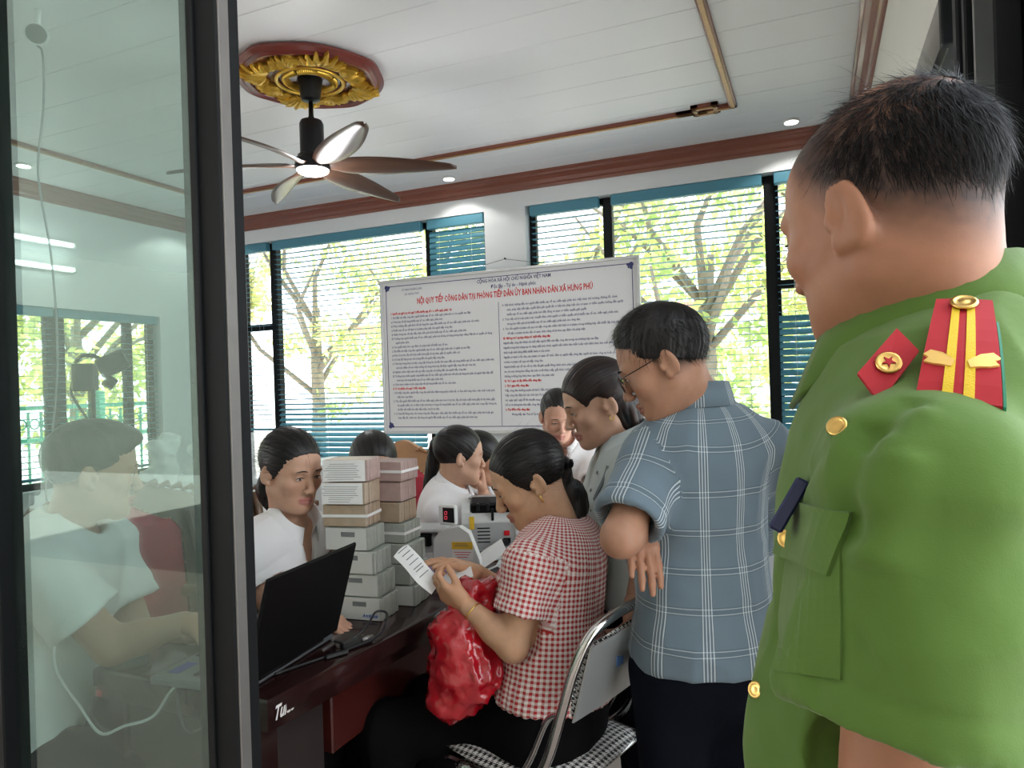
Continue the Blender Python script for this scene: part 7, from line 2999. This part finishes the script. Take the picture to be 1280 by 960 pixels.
for s in (-1, 1):
    MB().tube(bez([(s * .200, -.168, .655), (s * .192, -.12, .62), (s * .190, -.07, .52), (s * .190, -.02, .44)], 16), .008, 8).build('side_brace', CHROME, ch, smooth=True)
    MB().tube([(s * .188, .012, .352), (s * .220, .012, .352)], .009, 10).build('pivot_bolt', CHROME, ch, smooth=True)
    for (x, y) in ((s * .205, .245), (s * .182, -.235)):
        MB().tube([(x, y, .0), (x, y, .030)], .016, 10).build('rubber_foot', BLKP, ch, smooth=True)

# ------------------------------------------------------------------ papers in hand and the red bag
pp = empty('payment_slip', tuple(W(528, 722, 1.80)), 'long folded white slip held in the woman\'s hands over the desk', 'paper')
cpos = [W(501, 688, 1.86), W(515, 702, 1.845), W(530, 720, 1.83), W(548, 735, 1.83)]
wdv = nrm(W(520, 684, 1.84) - W(507, 702, 1.86)) * .5
B_ = np.array(pp.location)
mb = MB()
v = []
hw = [.034, .034, .036, .038]
wd0 = nrm(np.cross(nrm(cpos[2] - cpos[0]), nrm(CAM - cpos[1]) + UPV * .4))
sm = bez(cpos, 18)
for i, p in enumerate(sm):
    for s in (-1, -.35, .3, 1):
        bow = (1 - s * s) * .006
        v.append(p + wd0 * s * .024 + np.array((0, 0, bow)))
m_ = len(sm)
for i in range(m_):
    for s in range(4):
        v.append(v[i * 4 + s] - np.array((0, 0, .0008)))
f = []
o_ = m_ * 4
for i in range(m_ - 1):
    for s in range(3):
        a = i * 4 + s
        f.append((a, a + 1, a + 5, a + 4))
        f.append((o_ + a, o_ + a + 4, o_ + a + 5, o_ + a + 1))
mb.add(v, f)
mb.build('sheet', PAPER, pp, B_, True)
mb = MB()
for k in range(7):
    t = .10 + .10 * k
    c = sm[int(t * (m_ - 1))]
    d = nrm(sm[min(m_ - 1, int(t * (m_ - 1)) + 1)] - c)
    nn_ = nrm(np.cross(d, wd0))
    if np.dot(nn_, CAM - c) < 0:
        nn_ = -nn_
    mb.box(c + np.array((0, 0, .006)) + nn_ * .001, (.0022, .030 - .003 * (k % 3), .0004), R=np.stack([d, wd0, nn_], 1))
mb.build('printed_lines', INK, pp, B_)
s2 = MB().box((0, 0, 0), (.080, .055, .0016), bev=.0004).build('receipt', PAPER)
s2.location = tuple(W(572, 720, 1.87))
s2.rotation_euler = (.25, -.25, .5)
tag(s2, 'small white receipt lying across the woman\'s fingers above the red bag', 'paper')

rb = N('red_plastic_film')
n1 = rb.noise(11, 5)
rb.l(rb.mix(n1, (.34, .003, .010, 1), (.52, .008, .020, 1)), rb.b.inputs['Base Color'])
rb.set(Roughness=.18)
rb.b.inputs['Specular IOR Level'].default_value = .6
rb.b.inputs['Transmission Weight'].default_value = .0
rb.b.inputs['Coat Weight'].default_value = .6
rb.b.inputs['Coat Roughness'].default_value = .1
rb.bump(rb.noise(40, 5), .25, .006)
RBAG = rb.m
D1 = 1.80
P = [C(W(594, 738, 1.85), W(592, 752, 1.83), .034, .030, .03, side=RGT, flat=.6),
     C(W(596, 748, 1.83), W(580, 790, 1.80), .030, .066, .04, side=RGT, flat=.6),
     C(W(584, 785, 1.80), W(588, 835, 1.79), .066, .088, .05, side=RGT, flat=.62),
     C(W(588, 835, 1.79), W(562, 868, 1.80), .070, .040, .05, side=RGT, flat=.7),
     C(W(606, 748, 1.88), W(606, 820, 1.84), .026, .055, .04, side=RGT, flat=.6),
     E(W(560, 872, 1.80), (.034, .03, .036), k=.03)]
v_, q_ = sdf_mesh(P, .0125)
nn_ = vnormals(v_, q_)
v_ = folds(v_, nn_, .034, 13, 8, 1.0)
nn_ = vnormals(v_, q_)
v_ = folds(v_, nn_, .020, 34, 20, 4.0)
v_ = v_ + np.random.default_rng(4).normal(0, .0024, v_.shape)
bg = link_mesh('red_bag', v_, q_, RBAG, None, None, False)
bg_c = v_.mean(0)
bg.data.transform(Matrix.Translation(-Vector(tuple(map(float, bg_c)))))
bg.location = tuple(map(float, bg_c))
tag(bg, 'crumpled glossy red plastic bag hanging from the woman\'s hands beside the desk', 'bag')

# dark handbag and papers at the window, between plaid shirt and officer
hb = empty('handbag', (-.305, 4.20, 0), 'black handbag on a small stand by the window, between plaid shirt and green uniform', 'bag')
MB().box((0, 0, .30), (.30, .26, .60), bev=.01).build('stand', WC, hb)
P = [E((0, 0, .70), (.12, .09, .10), k=.03, clip=[((0, 0, .602), (0, 0, -1))])]
v_, q_ = sdf_mesh(P, .014)
link_mesh('pouch', v_, q_, BLKP, hb, None, True)
MB().tube(bez([(-.08, 0, .78), (-.05, 0, .88), (.05, 0, .88), (.08, 0, .78)], 16), .008, 8).build('handle', BLKP, hb, smooth=True)
MB().box((.03, -.11, .66), (.12, .012, .05), bev=.003, R=rotm((0, 1, 0), .5)).build('pink_note', pmat('pink_paper', (.75, .45, .40, 1), .05), hb)
# ------------------------------------------------------------------ outside: ground, trees, fence, flag
grd = MB().box((-2, 17, -.18), (60, 22, .1)).build('ground', pmat('pale_pavement', (.50, .49, .46, 1), .15, 2, .9))
struct(grd)
grd2 = MB().box((-2, -7.3, -.18), (60, 13, .1)).build('yard', pmat('grey_yard', (.15, .15, .145, 1), .15, 2, .9))
struct(grd2)
gl_ = MB().box((-14, 8.5, -.17), (14, 17, .1)).build('side_yard', pmat('pale_side_yard', (.50, .49, .46, 1), .15, 2, .9))
struct(gl_)
lm = N('leaf')
oi = lm.n('ObjectInfo')
at = lm.n('Attribute', attribute_name='col')
lm.l(at.outputs['Color'], lm.b.inputs['Base Color'])
lm.set(Roughness=.5)
tl = lm.n('BsdfTranslucent')
lm.l(at.outputs['Color'], tl.inputs[0])
mx = lm.n('MixShader')
mx.inputs[0].default_value = .55
lm.l(lm.b.outputs[0], mx.inputs[1])
lm.l(tl.outputs[0], mx.inputs[2])
lm.l(mx.outputs[0], lm.t.nodes['Material Output'].inputs[0])
LEAF = lm.m
BARK = pmat('grey_bark', (.20, .17, .14, 1), .3, 9, .9, bump=.6, bscale=25)


def tree(x, y, h, crown, label, nclump, seed, tint=(1, 1, 1), leaf=.075, per=70, low=.9):
    r = np.random.default_rng(seed)
    root = empty('tree', (x, y, -.1), label, 'tree', None)
    mb = MB()
    mb.tube([(0, 0, 0), (.05, .02, h * .2), (.0, .05, h * .38), (.08, 0, h * .55)], [.16, .13, .11, .07], 8)
    ends = []
    for k in range(9):
        a = r.uniform(0, 2 * PI)
        z0 = h * r.uniform(.25, .5)
        p1 = np.array((crown * .45 * math.cos(a), crown * .45 * math.sin(a), z0 + h * .16))
        p2 = np.array((crown * .85 * math.cos(a + .3), crown * .85 * math.sin(a + .3), z0 + h * r.uniform(.2, .42)))
        mb.tube([(0, .03, z0), p1, p2], [.06, .042, .016], 6)
        ends += [p1, p2]
    mb.build('trunk', BARK, root, smooth=True)
    V, Q, K = [], [], []
    cs = []
    for k in range(nclump):
        while True:
            p = r.uniform(-1, 1, 3)
            if (p ** 2).sum() < 1:
                break
        cs.append(np.array((p[0] * crown, p[1] * crown, h * .60 + p[2] * (h * .40 + low * .3))))
    n = nclump * per
    c = np.repeat(np.array(cs), per, 0) + r.normal(0, .16, (n, 3)) * np.array((1.2, 1.2, .8))
    d1 = r.normal(0, 1, (n, 3)); d1 /= np.linalg.norm(d1, axis=1, keepdims=True)
    d2 = np.cross(d1, r.normal(0, 1, (n, 3))); d2 /= np.linalg.norm(d2, axis=1, keepdims=True)
    s = leaf * r.uniform(.6, 1.35, (n, 1))
    A = np.stack([c - d1 * s, c + d2 * s * .42, c + d1 * s, c - d2 * s * .42], 1)
    V = A.reshape(-1, 3)
    Q = np.arange(n * 4).reshape(-1, 4)
    t = np.repeat(np.array([r.random() for _ in cs]), per) * .6 + r.random(n) * .4
    col = np.ones((n, 4))
    c0, c1, c2_ = np.array((.24, .33, .13)), np.array((.48, .54, .22)), np.array((.76, .70, .28))
    u = t[:, None]
    col[:, :3] = np.where(u < .6, c0 + (c1 - c0) * u / .6, c1 + (c2_ - c1) * (u - .6) / .4) * np.array(tint)
    o = link_mesh('foliage', V, Q, LEAF, root, None, False, np.repeat(col, 4, 0))
    o['kind'] = 'stuff'
    return root


tree(-5.6, 10.6, 5.2, 1.8, 'leafy tree outside, behind the left end of the notice board', 40, 11, leaf=.085)
tree(-3.2, 9.6, 5.6, 1.7, 'yellow-green tree outside, seen through the wide left blind', 40, 12, (1.1, 1.05, .9), leaf=.080)
tree(-8.8, 11.0, 5.6, 2.2, 'tall tree outside beyond the left corner of the room', 40, 13, leaf=.095)
tree(-1.3, 9.4, 5.6, 1.9, 'dense tree outside behind the wide right blind', 58, 14, (.9, 1.0, .9), leaf=.085, low=1.6)
tree(.9, 10.2, 5.4, 1.8, 'tree with yellow leaves outside, behind the officer', 42, 15, (1.2, 1.0, .8), leaf=.085)
tree(-10.6, 4.6, 4.6, 1.7, 'bushy tree beyond the green railing, outside the left window', 60, 16, leaf=.090, low=1.8)
tree(-10.8, 7.6, 4.8, 1.8, 'pale tree outside the left window, near the room corner', 60, 17, (1.2, 1.1, 1), leaf=.090, low=1.8)
tree(-10.4, 1.6, 4.6, 1.7, 'tree outside the left window, furthest along the railing', 45, 18, leaf=.090, low=1.8)

# green railing outside the left window
GRN = pmat('green_railing_paint', (.03, .22, .15, 1), .1, 20, .5)
rl = empty('railing', (-8.2, 4.0, -.12), 'green iron railing with scroll panels outside the left window', 'railing')
for z_ in (.35, 1.05, 1.42):
    MB().box((0, 0, z_), (.04, 8.4, .05), bev=.004).build('rail', GRN, rl)
b0 = MB().box((0, 0, 0), (.022, .022, 1.15)).build('baluster', GRN, rl)
for k in range(58):
    o = b0 if k == 0 else b0.copy()
    if k:
        COL.objects.link(o)
        o.parent = rl
    o.location = (0, -4.15 + k * .145, .80)
s0 = MB().tube([(0, .055 * math.cos(a), .055 * math.sin(a)) for a in np.linspace(0, 2 * PI, 12, endpoint=False)], .009, 5, closed=True).build('scroll', GRN, rl, smooth=True)
for k in range(57):
    o = s0 if k == 0 else s0.copy()
    if k:
        COL.objects.link(o)
        o.parent = rl
    o.location = (0, -4.08 + k * .145, 1.235)
for k in range(5):
    MB().box((0, -4.2 + k * 2.1, .80), (.08, .08, 1.6), bev=.006).build('post', GRN, rl)

# red flag on a pole outside the wide left window, banners by the railing
FR = pmat('red_flag_cloth', (.62, .02, .02, 1), .1, 6, .7)
fl = empty('flag', (-4.60, 7.4, -.12), 'red flag with a yellow star drooping on a pole outside the left window', 'flag')
MB().tube([(0, 0, 0), (0, 0, 2.0)], .016, 8).build('pole', WPL, fl, smooth=True)
v, f = [], []
for i in range(9):
    for j in range(9):
        u, t = i / 8, j / 8
        v.append((u * .42 * (1 - .35 * t), .05 * math.sin(u * 9 + t * 2), 1.95 - t * .36 - u * u * .30))
for i in range(8):
    for j in range(8):
        a = i * 9 + j
        f.append((a, a + 1, a + 10, a + 9))
fo = MB().add(v, f).build('cloth', FR, fl, smooth=True)
md = fo.modifiers.new('thickness', 'SOLIDIFY')
md.thickness = .003
st_ = []
for i in range(10):
    rr = .075 if i % 2 == 0 else .030
    a = PI / 2 + i * PI / 5
    st_.append((.17 + rr * math.cos(a), 1.72 + rr * math.sin(a)))
MB().prism(st_, lambda p: (p[0], -.066, p[1]), lambda p: (p[0], -.060, p[1])).build('star', pmat('yellow_star', (.85, .65, .03, 1), .05), fl)
for i, (y, c, lb) in enumerate(((2.9, (.62, .05, .03, 1), 'red banner hanging beyond the green railing, near end'), (3.6, (.75, .42, .05, 1), 'orange banner hanging beyond the green railing'), (4.6, (.60, .60, .10, 1), 'yellow-green banner hanging beyond the green railing, far end'))):
    b = empty('banner', (-8.6, y, -.12), lb, 'banner', 'banners beyond the railing')
    MB().box((0, 0, .85), (.01, .34, .75), bev=.002).build('cloth', pmat('banner_%d' % i, c, .1, 5, .7), b)
    for s in (-1, 1):
        MB().tube([(0, s * .17, 0), (0, s * .17, 1.30)], .012, 6).build('pole', WPL, b)
# low white building across the yard
hs_ = empty('building', (-3.0, 19.0, -.13), 'pale low building across the yard behind the trees', 'building')
MB().box((0, 0, 1.6), (22, 2.0, 3.2)).build('wall', pmat('pale_render', (.80, .80, .78, 1), .05, 2, .9), hs_)
MB().box((0, -.1, 3.30), (22.6, 2.4, .25), bev=.02).build('roof', pmat('terracotta_roof', (.42, .20, .13, 1), .15, 4, .8), hs_)
# unseen grey block added behind the viewer to dim front light and door reflection
hf = empty('added_dimming_block', (-4.0, -9.6, -.13), 'dark grey house across the street in front of the office', 'building')
MB().box((0, 0, 4.3), (34, 3.0, 8.6)).build('wall', pmat('grey_render', (.13, .13, .115, 1), .08, 2, .9), hf)
MB().box((0, .3, 8.75), (35, 4.0, .30), bev=.02).build('roof', pmat('brown_roof', (.20, .10, .07, 1), .15, 4, .8), hf)
for fn in (officer, plaid_man, gray_woman, gingham_woman, desk_woman, laptop_man, hidden_woman, ponytail_woman, neighbour_woman, back_woman, reaching_woman):
    fn()
